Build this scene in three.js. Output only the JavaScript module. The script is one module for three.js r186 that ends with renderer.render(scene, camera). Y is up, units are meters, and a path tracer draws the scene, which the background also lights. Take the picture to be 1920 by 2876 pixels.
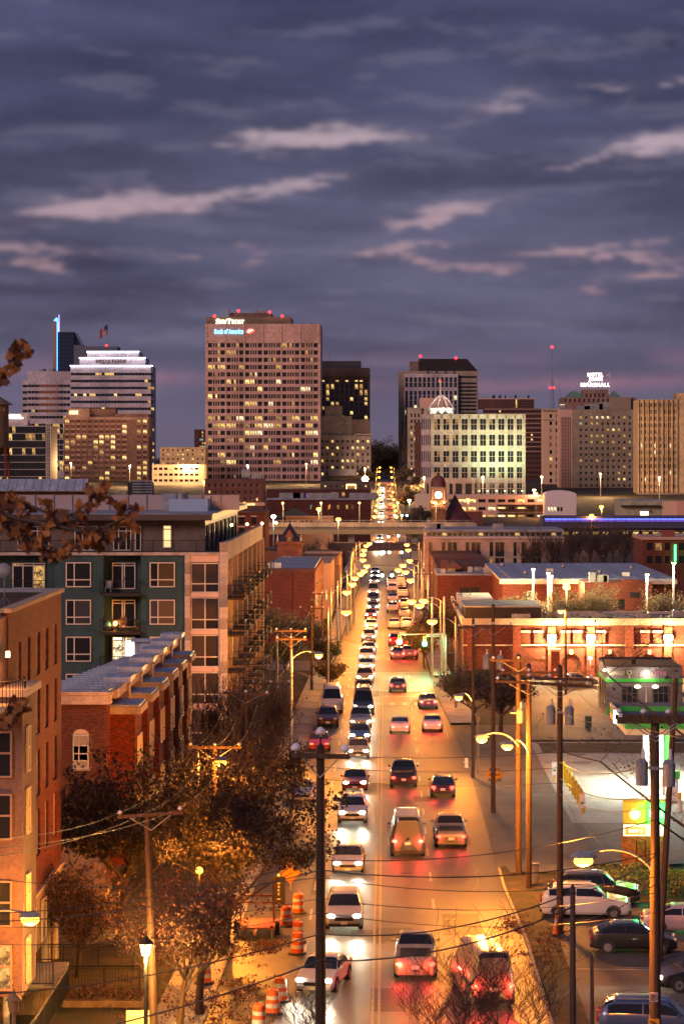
import * as THREE from 'three';
import { mergeGeometries } from 'three/addons/utils/BufferGeometryUtils.js';
import { TextGeometry } from 'three/addons/geometries/TextGeometry.js';
import { FontLoader } from 'three/addons/loaders/FontLoader.js';
import { RectAreaLightUniformsLib } from 'three/addons/lights/RectAreaLightUniformsLib.js';
import { createNoise2D, createNoise3D } from 'simplex-noise';

// ---------------------------------------------------------------- camera, sky, sun, exposure
// The street runs straight away from the viewer along -z; x is across it, y up, metres.
const F = 7000, CX = 1082, HY = 1300, EYE = 24;          // focal length and principal point on the 1920 x 2876 negative, eye height
const scene = new THREE.Scene();
const renderer = new THREE.WebGLRenderer({ antialias: true });
renderer.toneMapping = THREE.LinearToneMapping;
renderer.toneMappingExposure = 1.25;
renderer.shadowMap.enabled = true;
const camera = new THREE.PerspectiveCamera(2 * Math.atan(1438 / F) * 180 / Math.PI, 683 / 1024, 1, 9000);
camera.position.set(0, EYE, 0);
camera.setViewOffset(1920, 2876, 960 - CX, 1438 - HY, 1920, 2876);   // shifted lens: verticals stay upright
camera.focus = 260; camera.userData.fStop = 5.6;
camera.updateProjectionMatrix();
RectAreaLightUniformsLib.init();

function rng(seed) { let a = seed >>> 0; return () => { a = (a + 0x6D2B79F5) | 0; let t = Math.imul(a ^ (a >>> 15), 1 | a); t = (t + Math.imul(t ^ (t >>> 7), 61 | t)) ^ t; return ((t ^ (t >>> 14)) >>> 0) / 4294967296; }; }
const s2l = (c) => (c <= 0.04045 ? c / 12.92 : Math.pow((c + 0.055) / 1.055, 2.4));
const lerp = (a, b, t) => a + (b - a) * t, clamp = (x, a, b) => Math.min(b, Math.max(a, x));
const smooth = (a, b, x) => { const t = clamp((x - a) / (b - a), 0, 1); return t * t * (3 - 2 * t); };

{ // dusk sky: a blanket of stratocumulus with rosy breaks, one formula all the way round
  const W = 4096, H = 2048, data = new Float32Array(W * H * 4), n3 = createNoise3D(rng(11));
  const grad = [[-300, 108, 95, 114], [0, 108, 97, 117], [130, 104, 96, 119], [280, 99, 94, 118], [450, 92, 89, 114], [700, 84, 83, 109], [1000, 74, 75, 104], [1300, 71, 74, 104], [2600, 80, 84, 118], [5000, 92, 98, 136], [11000, 100, 108, 150]];
  const breaks = [ // centre and half size on the negative, tilt, strength
    [905, 397, 235, 30, -0.05, 1], [700, 428, 120, 12, 0.1, 0.5], [300, 592, 190, 36, -0.10, 1.05], [560, 570, 160, 20, -0.12, 0.9], [800, 533, 130, 22, -0.18, 0.9],
    [1250, 606, 135, 27, -0.22, 0.95], [1160, 632, 60, 12, -0.1, 0.6], [1880, 420, 130, 34, -0.06, 1.05], [1650, 462, 90, 12, -0.2, 0.55], [1400, 310, 120, 40, -0.3, 0.35], [1130, 700, 130, 12, -0.08, 0.75],
    [1190, 738, 100, 14, 0.14, 0.7], [1320, 758, 120, 12, 0.05, 0.7], [1440, 752, 60, 9, 0, 0.5], [90, 710, 150, 15, 0.06, 0.75], [140, 756, 80, 13, 0.1, 0.7], [700, 705, 75, 12, 0, 0.45], [540, 720, 50, 9, 0, 0.4], [690, 742, 50, 8, 0, 0.35],
    [1640, 702, 170, 13, -0.08, 0.8], [1740, 728, 130, 11, -0.02, 0.75], [1820, 775, 90, 13, -0.05, 0.8], [1880, 742, 60, 12, 0, 0.6], [1660, 814, 60, 11, -0.1, 0.65], [1700, 252, 80, 14, 0, 0.3], [1910, 246, 40, 12, 0, 0.45]];
  const hash = rng(5);
  for (let k = 0; k < 420; k++) { // the same kind of breaks in the rest of the sky
    const az = (hash() - 0.5) * 2 * Math.PI, el = Math.pow(hash(), 1.6) * 1.25, big = 0.7 + 2.2 * el;
    if (Math.abs(az + 0.02) < 0.22 && el < 0.2) { hash(); hash(); hash(); continue; }
    breaks.push([CX + az * F, HY - el * F, (70 + 190 * hash()) * big, (10 + 24 * hash()) * big, -0.08, 0.4 + 0.6 * hash()]);
  }
  const bins = Array.from({ length: 256 }, () => []);
  for (const b of breaks) { const a0 = Math.floor(((b[0] - CX - b[2] * 2.4) / F / (2 * Math.PI) + 0.5) * 256), a1 = Math.floor(((b[0] - CX + b[2] * 2.4) / F / (2 * Math.PI) + 0.5) * 256); for (let i = a0; i <= a1; i++) bins[((i % 256) + 256) % 256].push(b); }
  for (let row = 0; row < H; row++) {
    const el = ((row + 0.5) / H - 0.5) * Math.PI, up = el * F;
    if (el < -0.01) { for (let c = 0; c < W; c++) { const o = (row * W + c) * 4; data[o] = 0.10; data[o + 1] = 0.075; data[o + 2] = 0.085; data[o + 3] = 1; } continue; }
    let g = 0; while (g < grad.length - 2 && grad[g + 1][0] < up) g++;
    const t = clamp((up - grad[g][0]) / (grad[g + 1][0] - grad[g][0]), 0, 1), col = [1, 2, 3].map((k) => s2l(lerp(grad[g][k], grad[g + 1][k], t) / 255));
    const zs = up / 150 / (1 + up / 5000);
    for (let c = 0; c < W; c++) {
      let az = (c + 0.5) / W * 2 * Math.PI - Math.PI / 2; if (az > Math.PI) az -= 2 * Math.PI;
      const a = az * F, R = 11, x = Math.cos(az) * R, y = Math.sin(az) * R;
      const warp = n3(x * 0.5 + 9, y * 0.5, zs * 0.4) * 0.3;
      let n = n3(x * 0.5, y * 0.5, zs * 0.55 + warp) * 0.46 + n3(x * 0.9, y * 0.9, zs * 1.9 + warp * 1.5) * 0.30 + n3(x * 1.9 + 3, y * 1.9, zs * 3.6 + warp * 2) * 0.16 + n3(x * 4.5, y * 4.5, zs * 7.5 + warp * 4) * 0.08 + n3(x * 9, y * 9, zs * 9) * 0.06 + n3(x * 20, y * 20, zs * 20) * 0.05;
      const mid = smooth(60, 400, up);
      const m = 1 + n * lerp(0.10, 0.60, mid), wisp = smooth(0.22, 0.85, n3(x * 1.1 + 2, y * 1.1, zs * 2.6 + warp) + 0.45 * n3(x * 3.5, y * 3.5, zs * 7) + 0.2 * n3(x * 10, y * 10, zs * 14)) * 0.30 * mid;
      let br = 0;
      const wx = (n3(x * 4, y * 4, zs * 5) * 46 + n3(x * 11, y * 11, zs * 14) * 18), wy = n3(x * 3 + 5, y * 3, zs * 4) * 12 + n3(x * 9, y * 9, zs * 12) * 7;
      for (const b of bins[Math.floor((az / (2 * Math.PI) + 0.5) * 256) & 255]) {
        const dx = (a - (b[0] - CX) + wx), dy = ((HY - b[1]) - up + wy + dx * -b[4]) / (b[3] * 0.72);   // dy > 0 below the centre
        if (Math.abs(dy) > 3) continue;
        const q = (dx / b[2]) ** 2 + dy * dy * (dy > 0 ? 1.25 : 0.5);
        if (q < 4.6) br = Math.max(br, b[5] * (0.74 * smooth(1.9, 0.0, q) + 0.26 * smooth(4.6, 0.3, q)));
      }
      if (br > 0.01) { const torn = n3(x * 2.2, y * 2.2, zs * 6) * 0.5 + n3(x * 6, y * 6, zs * 11) * 0.32 + n3(x * 15, y * 15, zs * 20) * 0.22; br = smooth(-0.04, 1.25, br + 0.5 * torn * smooth(0, 0.4, br)) * 0.92; }
      const band = Math.exp(-(((up - 232 + 14 * Math.sin(az * 17 + 1) + wy * 0.6) / 19) ** 2)) * (0.75 + 0.5 * n3(x * 2, y * 2, 4)), band2 = Math.exp(-(((up - 285 - 10 * Math.sin(az * 11) + wy * 0.5) / 22) ** 2)) * clamp(0.15 + 0.6 * n3(x * 1.4 + 4, y * 1.4, 9), 0, 1);
      const o = (row * W + c) * 4, low = smooth(900, 400, up), rose = [lerp(0.50, 0.44, low), lerp(0.385, 0.255, low), lerp(0.44, 0.285, low)];
      const hb = clamp(band + band2, 0, 1) * 0.8;
      data[o] = lerp(lerp(lerp(col[0] * m, 0.20, wisp), 0.30, hb), rose[0], br);
      data[o + 1] = lerp(lerp(lerp(col[1] * m, 0.185, wisp), 0.155, hb), rose[1], br);
      data[o + 2] = lerp(lerp(lerp(col[2] * (1 + (m - 1) * 0.9), 0.265, wisp), 0.225, hb), rose[2], br);
      data[o + 3] = 1;
    }
  }
  const tex = new THREE.DataTexture(data, W, H, THREE.RGBAFormat, THREE.FloatType);
  tex.mapping = THREE.EquirectangularReflectionMapping; tex.magFilter = THREE.LinearFilter; tex.needsUpdate = true;
  scene.background = tex; scene.environment = tex; scene.backgroundIntensity = scene.environmentIntensity = 0.8;
}
// afterglow behind the viewer, very soft
const sun = new THREE.DirectionalLight(new THREE.Color().setRGB(1.0, 0.60, 0.53), 1.5);
sun.position.set(-685, 450, 377); sun.target.position.set(0, 0, -500); sun.shadow.radius = 40; sun.castShadow = true;
Object.assign(sun.shadow.camera, { left: -900, right: 900, top: 500, bottom: -500, near: 1, far: 4000 });
scene.add(sun, sun.target);

// ---------------------------------------------------------------- helpers
const X = (px, d) => (px - CX) * d / F, Y = (py, d) => EYE - (py - HY) * d / F, GD = (py) => EYE * F / (py - HY);   // a distance d away
const groundH = (d) => 14 * smooth(880, 1560, d) + (d < 104 ? (104 - d) * 0.215 : 0);
const taken = new Map();
function numbered(n) { const k = taken.get(n) || 0; taken.set(n, k + 1); return k ? n + '_' + String(k).padStart(3, '0') : n; }
function tag(o, label, category, group, kind) { o.userData.label = label; if (category) o.userData.category = category; if (group) o.userData.group = group; if (kind) o.userData.kind = kind; return o; }
function thing(name, label, category, pos = [0, 0, 0], turn = 0, group) { const o = new THREE.Group(); o.name = numbered(name); o.position.set(...pos); o.rotation.y = turn; scene.add(o); return tag(o, label, category, group); }
function part(name, geo, mat, parent, pos, scale, rot) {
  const m = new THREE.Mesh(geo, mat); m.name = name; m.castShadow = m.receiveShadow = true;
  if (pos) m.position.set(...pos); if (scale) m.scale.set(...scale); if (rot) m.rotation.set(...rot);
  parent.add(m); return m;
}
function solo(name, label, category, geo, mat, pos, group) { const m = part(numbered(name), geo, mat, scene, pos); return tag(m, label, category, group); }
function struct(name, label, geo, mat, pos) { const m = part(numbered(name), geo, mat, scene, pos); m.userData.kind = 'structure'; m.userData.label = label; return m; }
const geoCache = new Map();
function bx(w, h, d) { // box with uv in metres, shared between equal boxes
  const k = 'b' + w.toFixed(3) + ',' + h.toFixed(3) + ',' + d.toFixed(3);
  if (!geoCache.has(k)) {
    const g = new THREE.BoxGeometry(w, h, d), uv = g.attributes.uv, n = g.attributes.normal;
    for (let i = 0; i < uv.count; i++) { const sx = Math.abs(n.getX(i)) > 0.5 ? d : w, sy = Math.abs(n.getY(i)) > 0.5 ? d : h; uv.setXY(i, uv.getX(i) * sx, uv.getY(i) * sy); }
    geoCache.set(k, g);
  }
  return geoCache.get(k);
}
function cyl(r0, r1, h, seg = 12) { const k = 'c' + [r0, r1, h, seg].map((v) => v.toFixed(3)).join(); if (!geoCache.has(k)) { const g = new THREE.CylinderGeometry(r0, r1, h, seg), uv = g.attributes.uv; for (let i = 0; i < uv.count; i++) uv.setXY(i, uv.getX(i) * 6.28 * Math.max(r0, r1), uv.getY(i) * h); geoCache.set(k, g); } return geoCache.get(k); }
function at(g, x = 0, y = 0, z = 0, rx = 0, ry = 0, rz = 0) { const c = g.clone(); if (rx || ry || rz) c.applyMatrix4(new THREE.Matrix4().makeRotationFromEuler(new THREE.Euler(rx, ry, rz))); return c.translate(x, y, z); }
const merge = (list) => mergeGeometries(list.map((g) => (g.index ? g.toNonIndexed() : g)).map((g) => { for (const k of Object.keys(g.attributes)) if (!['position', 'normal', 'uv'].includes(k)) g.deleteAttribute(k); return g; }), false);
function beam(a, b, r0, r1 = r0, seg = 6) { // tapered bar between two points
  const p = new THREE.Vector3(...a), q = new THREE.Vector3(...b), v = q.clone().sub(p), g = new THREE.CylinderGeometry(r1, r0, v.length(), seg);
  g.applyQuaternion(new THREE.Quaternion().setFromUnitVectors(new THREE.Vector3(0, 1, 0), v.clone().normalize()));
  return g.translate((p.x + q.x) / 2, (p.y + q.y) / 2, (p.z + q.z) / 2);
}
const unitBox = new THREE.BoxGeometry(1, 1, 1);

// ---------------------------------------------------------------- procedural textures
function vnoise(seed) { // tileable value noise
  const r = rng(seed), T = new Float32Array(65536).map(() => r());
  return (x, y, per) => { const xi = Math.floor(x), yi = Math.floor(y), fx = x - xi, fy = y - yi, sx = fx * fx * (3 - 2 * fx), sy = fy * fy * (3 - 2 * fy), w = (i, j) => T[((((j % per) + per) % per) * 251 + ((i % per) + per) % per * 7 + 13) & 65535]; return lerp(lerp(w(xi, yi), w(xi + 1, yi), sx), lerp(w(xi, yi + 1), w(xi + 1, yi + 1), sx), sy); };
}
const vn = vnoise(77);
const fbm = (u, v, f, oct) => { let s = 0, a = 0.5, t = 0; for (let i = 0; i < oct; i++, f *= 2, a *= 0.5) { s += a * vn(u * f + i * 17, v * f + i * 31, f); t += a; } return s / t; };
function tex(w, h, fn, color = true) {
  const d = new Uint8Array(w * h * 4);
  for (let y = 0; y < h; y++) for (let x = 0; x < w; x++) { const c = fn((x + 0.5) / w, (y + 0.5) / h, x, y), o = (y * w + x) * 4; for (let k = 0; k < 3; k++) d[o + k] = clamp((c.length ? c[k] : c) * 255, 0, 255); d[o + 3] = 255; }
  const t = new THREE.DataTexture(d, w, h); t.wrapS = t.wrapT = THREE.RepeatWrapping; t.magFilter = THREE.LinearFilter; t.minFilter = THREE.LinearMipmapLinearFilter; t.generateMipmaps = true; if (color) t.colorSpace = THREE.SRGBColorSpace; t.needsUpdate = true; return t;
}
const rep = (t, m, n = m) => { const c = t.clone(); c.repeat.set(1 / m, 1 / n); c.needsUpdate = true; return c; };   // one tile covers m x n metres
const mottle = tex(512, 512, (u, v) => { const a = fbm(u, v, 4, 6), b = fbm(u + 0.3, v, 32, 3); const k = 0.80 + 0.28 * (a - 0.5) + 0.22 * (b - 0.5); return [k, k, k]; });
const speckle = tex(512, 512, (u, v, x, y) => { const a = fbm(u, v, 128, 2), b = fbm(u, v, 6, 4); const k = 0.72 + 0.5 * (a - 0.5) + 0.34 * (b - 0.5); return [k, k * 0.985, k * 0.96]; });
const roadMap = tex(1024, 1024, (u, v) => { const a = fbm(u, v, 256, 2), b = fbm(u, v, 4, 5), s = fbm(u * 6 % 1, v, 8, 3), c = fbm(u, v + 0.4, 16, 4); let k = 0.66 + 0.30 * (a - 0.5) + 0.36 * (b - 0.5) + 0.14 * (s - 0.5); if (Math.abs(c - 0.5) < 0.006) k *= 0.62; return [k, k * 0.98, k * 0.95]; });
const bumpFine = tex(512, 512, (u, v) => fbm(u, v, 96, 3), false);
const streak = tex(512, 512, (u, v) => { const a = fbm(u, v * 0.12 % 1, 64, 3), b = fbm(u, v, 6, 4); const k = 0.78 + 0.3 * (a - 0.5) + 0.25 * (b - 0.5); return [k, k, k]; });
const brickAt = (u, v, nx, ny) => { const r = Math.floor(v * ny), x = u * nx + (r % 2) * 0.5, bi = ((Math.floor(x) % nx) + nx) % nx, fx = x - Math.floor(x), fy = v * ny - r; return { mortar: fx < 0.045 || fy < 0.13, id: (bi * 131 + r * 37) % 97 / 97 }; };
const brickMap = tex(1024, 1024, (u, v) => { const b = brickAt(u, v, 16, 48), n = fbm(u, v, 64, 3), big = fbm(u, v, 4, 4); if (b.mortar) { const k = 0.47 + 0.16 * (n - 0.5); return [k, k * 0.84, k * 0.74]; } const k = 0.66 + 0.34 * (b.id - 0.5) + 0.3 * (n - 0.5) + 0.25 * (big - 0.5); return [k * 0.86, k * 0.44, k * 0.34]; });
const brickBump = tex(1024, 1024, (u, v) => (brickAt(u, v, 16, 48).mortar ? 0.1 : 0.8 + 0.2 * fbm(u, v, 128, 2)), false);
const woodMap = tex(256, 1024, (u, v) => { const a = fbm(u, v * 0.06 % 1, 32, 4), b = fbm(u, v, 8, 4); const k = 0.62 + 0.5 * (a - 0.5) + 0.3 * (b - 0.5); return [k, k * 0.84, k * 0.68]; });
const dirtMap = tex(1024, 1024, (u, v) => { const a = fbm(u, v, 8, 6), b = fbm(u + 0.5, v, 128, 2), c = fbm(u, v + 0.2, 16, 5); const g = smooth(0.42, 0.62, c); const k = 0.62 + 0.5 * (a - 0.5) + 0.4 * (b - 0.5); return [k * lerp(0.9, 0.62, g), k * lerp(0.74, 0.66, g), k * lerp(0.52, 0.36, g)]; });

// ---------------------------------------------------------------- materials (linear base colours)
const L = (r, g, b) => new THREE.Color().setRGB(r, g, b);
const std = (c, o = {}) => new THREE.MeshStandardMaterial({ color: c, roughness: 0.85, ...o });
const M = {
  asphalt: std(L(0.125, 0.118, 0.112), { map: rep(roadMap, 14), bumpMap: rep(bumpFine, 1.2), bumpScale: 0.004, roughness: 0.5 }),
  lot: std(L(0.19, 0.17, 0.155), { map: rep(roadMap, 18, 11), bumpMap: rep(bumpFine, 1.5), bumpScale: 0.005, roughness: 0.7 }),
  concrete: std(L(0.42, 0.40, 0.36), { map: rep(mottle, 7), bumpMap: rep(bumpFine, 1), bumpScale: 0.003 }),
  kerb: std(L(0.40, 0.38, 0.34), { map: rep(speckle, 2) }),
  dirt: std(L(0.16, 0.14, 0.10), { map: rep(dirtMap, 9), bumpMap: rep(bumpFine, 2), bumpScale: 0.05 }),
  terrain: std(L(0.12, 0.10, 0.075), { map: rep(dirtMap, 40), bumpMap: rep(bumpFine, 6), bumpScale: 0.1 }),
  whiteLine: std(L(0.68, 0.67, 0.62), { map: rep(speckle, 1.5), roughness: 0.6 }),
  yellowLine: std(L(0.62, 0.42, 0.06), { map: rep(speckle, 1.5), roughness: 0.6 }),
  brick: std(L(0.40, 0.31, 0.28), { map: rep(brickMap, 3.4, 3.6), bumpMap: rep(brickBump, 3.4, 3.6), bumpScale: 0.01 }),
  brickOrange: std(L(0.62, 0.48, 0.38), { map: rep(brickMap, 3.4, 3.6), bumpMap: rep(brickBump, 3.4, 3.6), bumpScale: 0.01 }),
  brickRed: std(L(0.42, 0.20, 0.13), { map: rep(brickMap, 3.4, 3.6), bumpMap: rep(brickBump, 3.4, 3.6), bumpScale: 0.01 }),
  brickDark: std(L(0.26, 0.21, 0.21), { map: rep(brickMap, 3.4, 3.6), bumpMap: rep(brickBump, 3.4, 3.6), bumpScale: 0.01 }),
  wood: std(L(0.20, 0.15, 0.11), { map: rep(woodMap, 0.9, 4), bumpMap: rep(woodMap, 0.9, 4), bumpScale: 0.01 }),
  bark: std(L(0.11, 0.085, 0.065), { map: rep(woodMap, 0.5, 1.2), bumpMap: rep(woodMap, 0.5, 1.2), bumpScale: 0.02 }),
  twig: std(L(0.075, 0.05, 0.038)),
  blackMetal: std(L(0.025, 0.024, 0.024), { metalness: 0.4, roughness: 0.5 }),
  steel: std(L(0.42, 0.43, 0.44), { metalness: 0.7, roughness: 0.42, map: rep(mottle, 2) }),
  greyPaint: std(L(0.36, 0.37, 0.38), { map: rep(streak, 3), roughness: 0.55 }),
  whitePaint: std(L(0.72, 0.70, 0.66), { map: rep(mottle, 3), roughness: 0.6 }),
  roofDark: std(L(0.032, 0.028, 0.03), { map: rep(mottle, 9), roughness: 0.9 }),
  roofGrey: std(L(0.34, 0.36, 0.42), { map: rep(mottle, 12), roughness: 0.7 }),
  roofBlue: std(L(0.50, 0.56, 0.66), { map: rep(streak, 5), roughness: 0.5, metalness: 0.15 }),
  rubber: std(L(0.02, 0.02, 0.02), { roughness: 0.8 }),
  glassDark: new THREE.MeshPhysicalMaterial({ color: L(0.018, 0.02, 0.024), roughness: 0.12, specularIntensity: 1 }),
  glassBlue: new THREE.MeshPhysicalMaterial({ color: L(0.03, 0.045, 0.07), roughness: 0.08, metalness: 0.35 }),
  blind: std(L(0.30, 0.26, 0.21), { roughness: 0.4 }),
  porcelain: std(L(0.62, 0.60, 0.62), { roughness: 0.25 }),
  orangePlastic: std(L(0.85, 0.16, 0.02), { roughness: 0.45, map: rep(mottle, 0.7) }),
  reflective: std(L(0.80, 0.76, 0.68), { roughness: 0.35, map: rep(mottle, 0.7) }),
  galv: std(L(0.45, 0.46, 0.47), { metalness: 0.5, roughness: 0.5, map: rep(mottle, 1) }),
};
const emit = (r, g, b, k = 1, base = 0.1) => new THREE.MeshStandardMaterial({ color: L(base, base, base), emissive: L(r, g, b), emissiveIntensity: k, roughness: 0.5 });
// interiors: a soft pattern of furniture and blinds seen through lit panes
const roomMap = tex(128, 128, (u, v) => { const a = fbm(u, v, 8, 4), b = fbm(u + 0.4, v * 0.5, 16, 2), k = clamp(0.78 + 1.3 * (a - 0.5) - (v < 0.34 && b > 0.52 ? 0.4 : 0), 0.12, 1); return [k, k * 0.96, k * 0.86]; });
const litMat = (r, g, b, k) => { const m = emit(r, g, b, k, 0.05); m.emissiveMap = roomMap; return m; };
const LIT = [litMat(1, 0.62, 0.20, 0.75), litMat(1, 0.68, 0.25, 1.3), litMat(1, 0.74, 0.34, 1.9), litMat(1, 0.56, 0.17, 0.4)];
const LITW = litMat(1, 0.86, 0.62, 1.7), LITC = litMat(0.6, 0.95, 1, 0.7);
const fonts = {}; for (const n of ['sans_bold', 'serif_bold', 'sans_regular']) fonts[n] = await new FontLoader().loadAsync('fonts/droid/droid_' + n + '.typeface.json');
function words(str, size, depth, font = 'sans_bold', width) { const g = new TextGeometry(str, { font: fonts[font], size, depth, curveSegments: 3, bevelEnabled: false }); g.computeBoundingBox(); const b = g.boundingBox; g.translate(-(b.min.x + b.max.x) / 2, -(b.min.y + b.max.y) / 2, 0); if (width) g.scale(width / (b.max.x - b.min.x), 1, 1); return g; }
const ORD = ['first', 'second', 'third', 'fourth', 'fifth', 'sixth', 'seventh', 'eighth', 'ninth', 'tenth', 'eleventh', 'twelfth', 'thirteenth', 'fourteenth', 'fifteenth', 'sixteenth', 'seventeenth', 'eighteenth', 'nineteenth', 'twentieth', 'twenty-first', 'twenty-second', 'twenty-third', 'twenty-fourth', 'twenty-fifth', 'twenty-sixth', 'twenty-seventh', 'twenty-eighth', 'twenty-ninth', 'thirtieth', 'thirty-first', 'thirty-second', 'thirty-third', 'thirty-fourth', 'thirty-fifth', 'thirty-sixth', 'thirty-seventh', 'thirty-eighth', 'thirty-ninth', 'fortieth', 'forty-first', 'forty-second', 'forty-third', 'forty-fourth', 'forty-fifth', 'forty-sixth', 'forty-seventh', 'forty-eighth'];

// ---------------------------------------------------------------- ground, street, pavements
function ribbon(ds, left, right, lift, ex = 0) { // strip along the street; left(d), right(d) in metres
  const pos = [], uv = [], idx = [], n = 3;
  ds.forEach((d, i) => { const a = left(d) - ex, b = right(d) + ex; for (let k = 0; k <= n; k++) { const x = lerp(a, b, k / n); pos.push(x, groundH(d) + lift, -d); uv.push(x, -d); } if (i) for (let k = 0; k < n; k++) { const p = (i - 1) * (n + 1) + k, q = i * (n + 1) + k; idx.push(p, p + 1, q, p + 1, q + 1, q); } });
  const g = new THREE.BufferGeometry(); g.setAttribute('position', new THREE.Float32BufferAttribute(pos, 3)); g.setAttribute('uv', new THREE.Float32BufferAttribute(uv, 2)); g.setIndex(idx); g.computeVertexNormals(); return g;
}
const poly = (pts) => (d) => { let i = 0; while (i < pts.length - 2 && pts[i + 1][0] < d) i++; const [a, x] = pts[i], [b, y] = pts[i + 1]; return lerp(x, y, clamp((d - a) / (b - a), 0, 1)); };
const range = (a, b, s) => { const r = []; for (let d = a; d < b; d += s) r.push(d); r.push(b); return r; };
const leftKerb = poly([[60, -9.4], [85, -8.5], [107, -7.74], [125, -7.5], [200, -6.9], [272, -6.26], [494, -5.0], [840, -4.2], [1600, -4.2]]);
const rightKerb = poly([[60, 7.2], [107, 7.0], [125, 7.0], [140, 6.6], [170, 6.65], [204, 6.5], [263, 5.1], [480, 4.1], [840, 4.2], [1600, 4.2]]);
{
  const ds = [...range(0, 200, 4), ...range(210, 1600, 15), 2000, 3000, 8500];
  const g = ribbon(ds, () => -3500, () => 3500, -0.06);
  struct('ground', 'dark city ground running out to the horizon', g, M.terrain);
}
struct('road', 'asphalt main street running straight away towards downtown', ribbon([...range(58, 300, 6), ...range(306, 1560, 12)], leftKerb, rightKerb, 0), M.asphalt);
struct('side_street', 'cross street at the green traffic signal', ribbon(range(288, 302, 7), (d) => -80, (d) => leftKerb(d) + 0.01, 0.004), M.asphalt);
struct('side_street', 'cross street leading right past the brick hall', ribbon(range(262, 279, 6), (d) => rightKerb(d) - 0.01, () => 90, 0.004), M.lot);
struct('forecourt', 'pale concrete apron of the petrol station', ribbon(range(166, 214, 6), () => 12.4, () => 48, 0.02), M.concrete);
struct('station_lane', 'grey lane between the street and the petrol station', ribbon(range(146, 228, 6), (d) => rightKerb(d) + 0.01, () => 12.4, 0.012), M.lot);
struct('side_street', 'turning that leads right below the fuel price sign', ribbon(range(149, 166, 5), () => 12.4, () => 60, 0.014), M.lot);
struct('parking_lot', 'worn asphalt lot with the three parked cars', ribbon(range(88, 136, 4), (d) => rightKerb(d) + 1.3, () => 60, 0.01), M.lot);
struct('verge', 'leaf strewn dirt strip along the right kerb', ribbon(range(84, 148, 4), (d) => rightKerb(d) + 0.16, (d) => rightKerb(d) + 1.7 - (d > 136 ? 0.1 * (d - 136) : 0), 0.05), M.dirt);
struct('parking_lot', 'grey lot behind the petrol station canopy', ribbon(range(216, 262, 6), () => 12.4, () => 70, 0.006), M.lot);
struct('grass_strip', 'strip of dry grass behind the petrol station', ribbon(range(206, 213, 3), () => 13, () => 60, 0.06), M.dirt);
struct('pavement', 'concrete pavement on the left of the street', ribbon([...range(100, 288, 6)], (d) => leftKerb(d) - 2.3, (d) => leftKerb(d) - 0.15, 0.12), M.concrete);
struct('pavement', 'far left pavement beyond the signal', ribbon([...range(302, 860, 12)], (d) => leftKerb(d) - 2.3, (d) => leftKerb(d) - 0.15, 0.12), M.concrete);
struct('pavement', 'pavement on the right beyond the petrol station', ribbon([...range(229, 262, 6)], (d) => rightKerb(d) + 0.15, (d) => rightKerb(d) + 2.6, 0.12), M.concrete);
struct('pavement', 'far right pavement beyond the brick hall', ribbon([...range(280, 860, 12)], (d) => rightKerb(d) + 0.15, (d) => rightKerb(d) + 2.4, 0.12), M.concrete);
struct('lawn', 'lawn between the left pavement and the flats', ribbon(range(96, 190, 5), () => -40, (d) => leftKerb(d) - 2.3, 0.03), M.dirt);
// kerbs: stones of about three metres, one by one where they show
function kerb(side, f, d0, d1, step, label) {
  const g = new THREE.Group(); g.name = numbered('kerb'); g.userData = { kind: 'structure', label }; scene.add(g);
  for (let d = d0; d < d1; d += step) { const a = f(d), b = f(d + step), w = Math.hypot(b - a, step) - 0.03; part('kerb_stone', bx(0.15, 0.2, +w.toFixed(1)), M.kerb, g, [(a + b) / 2 + side * 0.075, 0.04, -(d + step / 2)], null, [0, Math.atan2(-(b - a), step), 0]); }
}
kerb(-1, leftKerb, 98, 288, 3, 'grey kerb stones along the left side of the street');
kerb(1, rightKerb, 90, 146, 3, 'kerb stones along the right verge by the parked cars');
kerb(1, rightKerb, 229, 262, 3, 'kerb stones on the right before the brick hall');
// painted markings
function mark(x, d, w, len, mat, lift = 0.006) { const g = ribbon([d, d + len], () => x - w / 2, () => x + w / 2, lift); return g; }
{
  const g = new THREE.Group(); g.name = 'road_markings'; g.userData = { kind: 'structure', label: 'painted lines on the street' }; scene.add(g);
  for (const dx of [-0.14, 0.14]) { part('centre_line', ribbon(range(60, 286, 8), (d) => -0.42 + dx - 0.06, (d) => -0.42 + dx + 0.06, 0.007), M.yellowLine, g); part('centre_line', ribbon(range(306, 820, 14), () => -0.3 + dx - 0.06, () => -0.3 + dx + 0.06, 0.007), M.yellowLine, g); }
  for (let d = 104; d < 280; d += 9) { part('lane_dash', mark(-3.95, d, 0.13, 3, 0), M.whiteLine, g); if (d > 122) part('lane_dash', mark(2.6, d + 3, 0.13, 3, 0), M.whiteLine, g); }
  part('stop_line', mark(2.2, 256, 5.2, 0.6), M.whiteLine, g); part('stop_line', mark(-3.3, 305, 5.0, 0.6), M.whiteLine, g);
  for (const d of [262, 285]) part('crossing_line', mark(-0.6, d, 11, 0.35), M.whiteLine, g);
  for (let k = 0; k < 9; k++) part('crossing_bar', mark(-5.4 + k * 1.22, 247, 0.5, 2.6), M.whiteLine, g);
  for (let k = 0; k < 4; k++) part('bay_line', mark(-4.4, 214 + k * 7, 1.2, 0.12), M.whiteLine, g);
}
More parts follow.
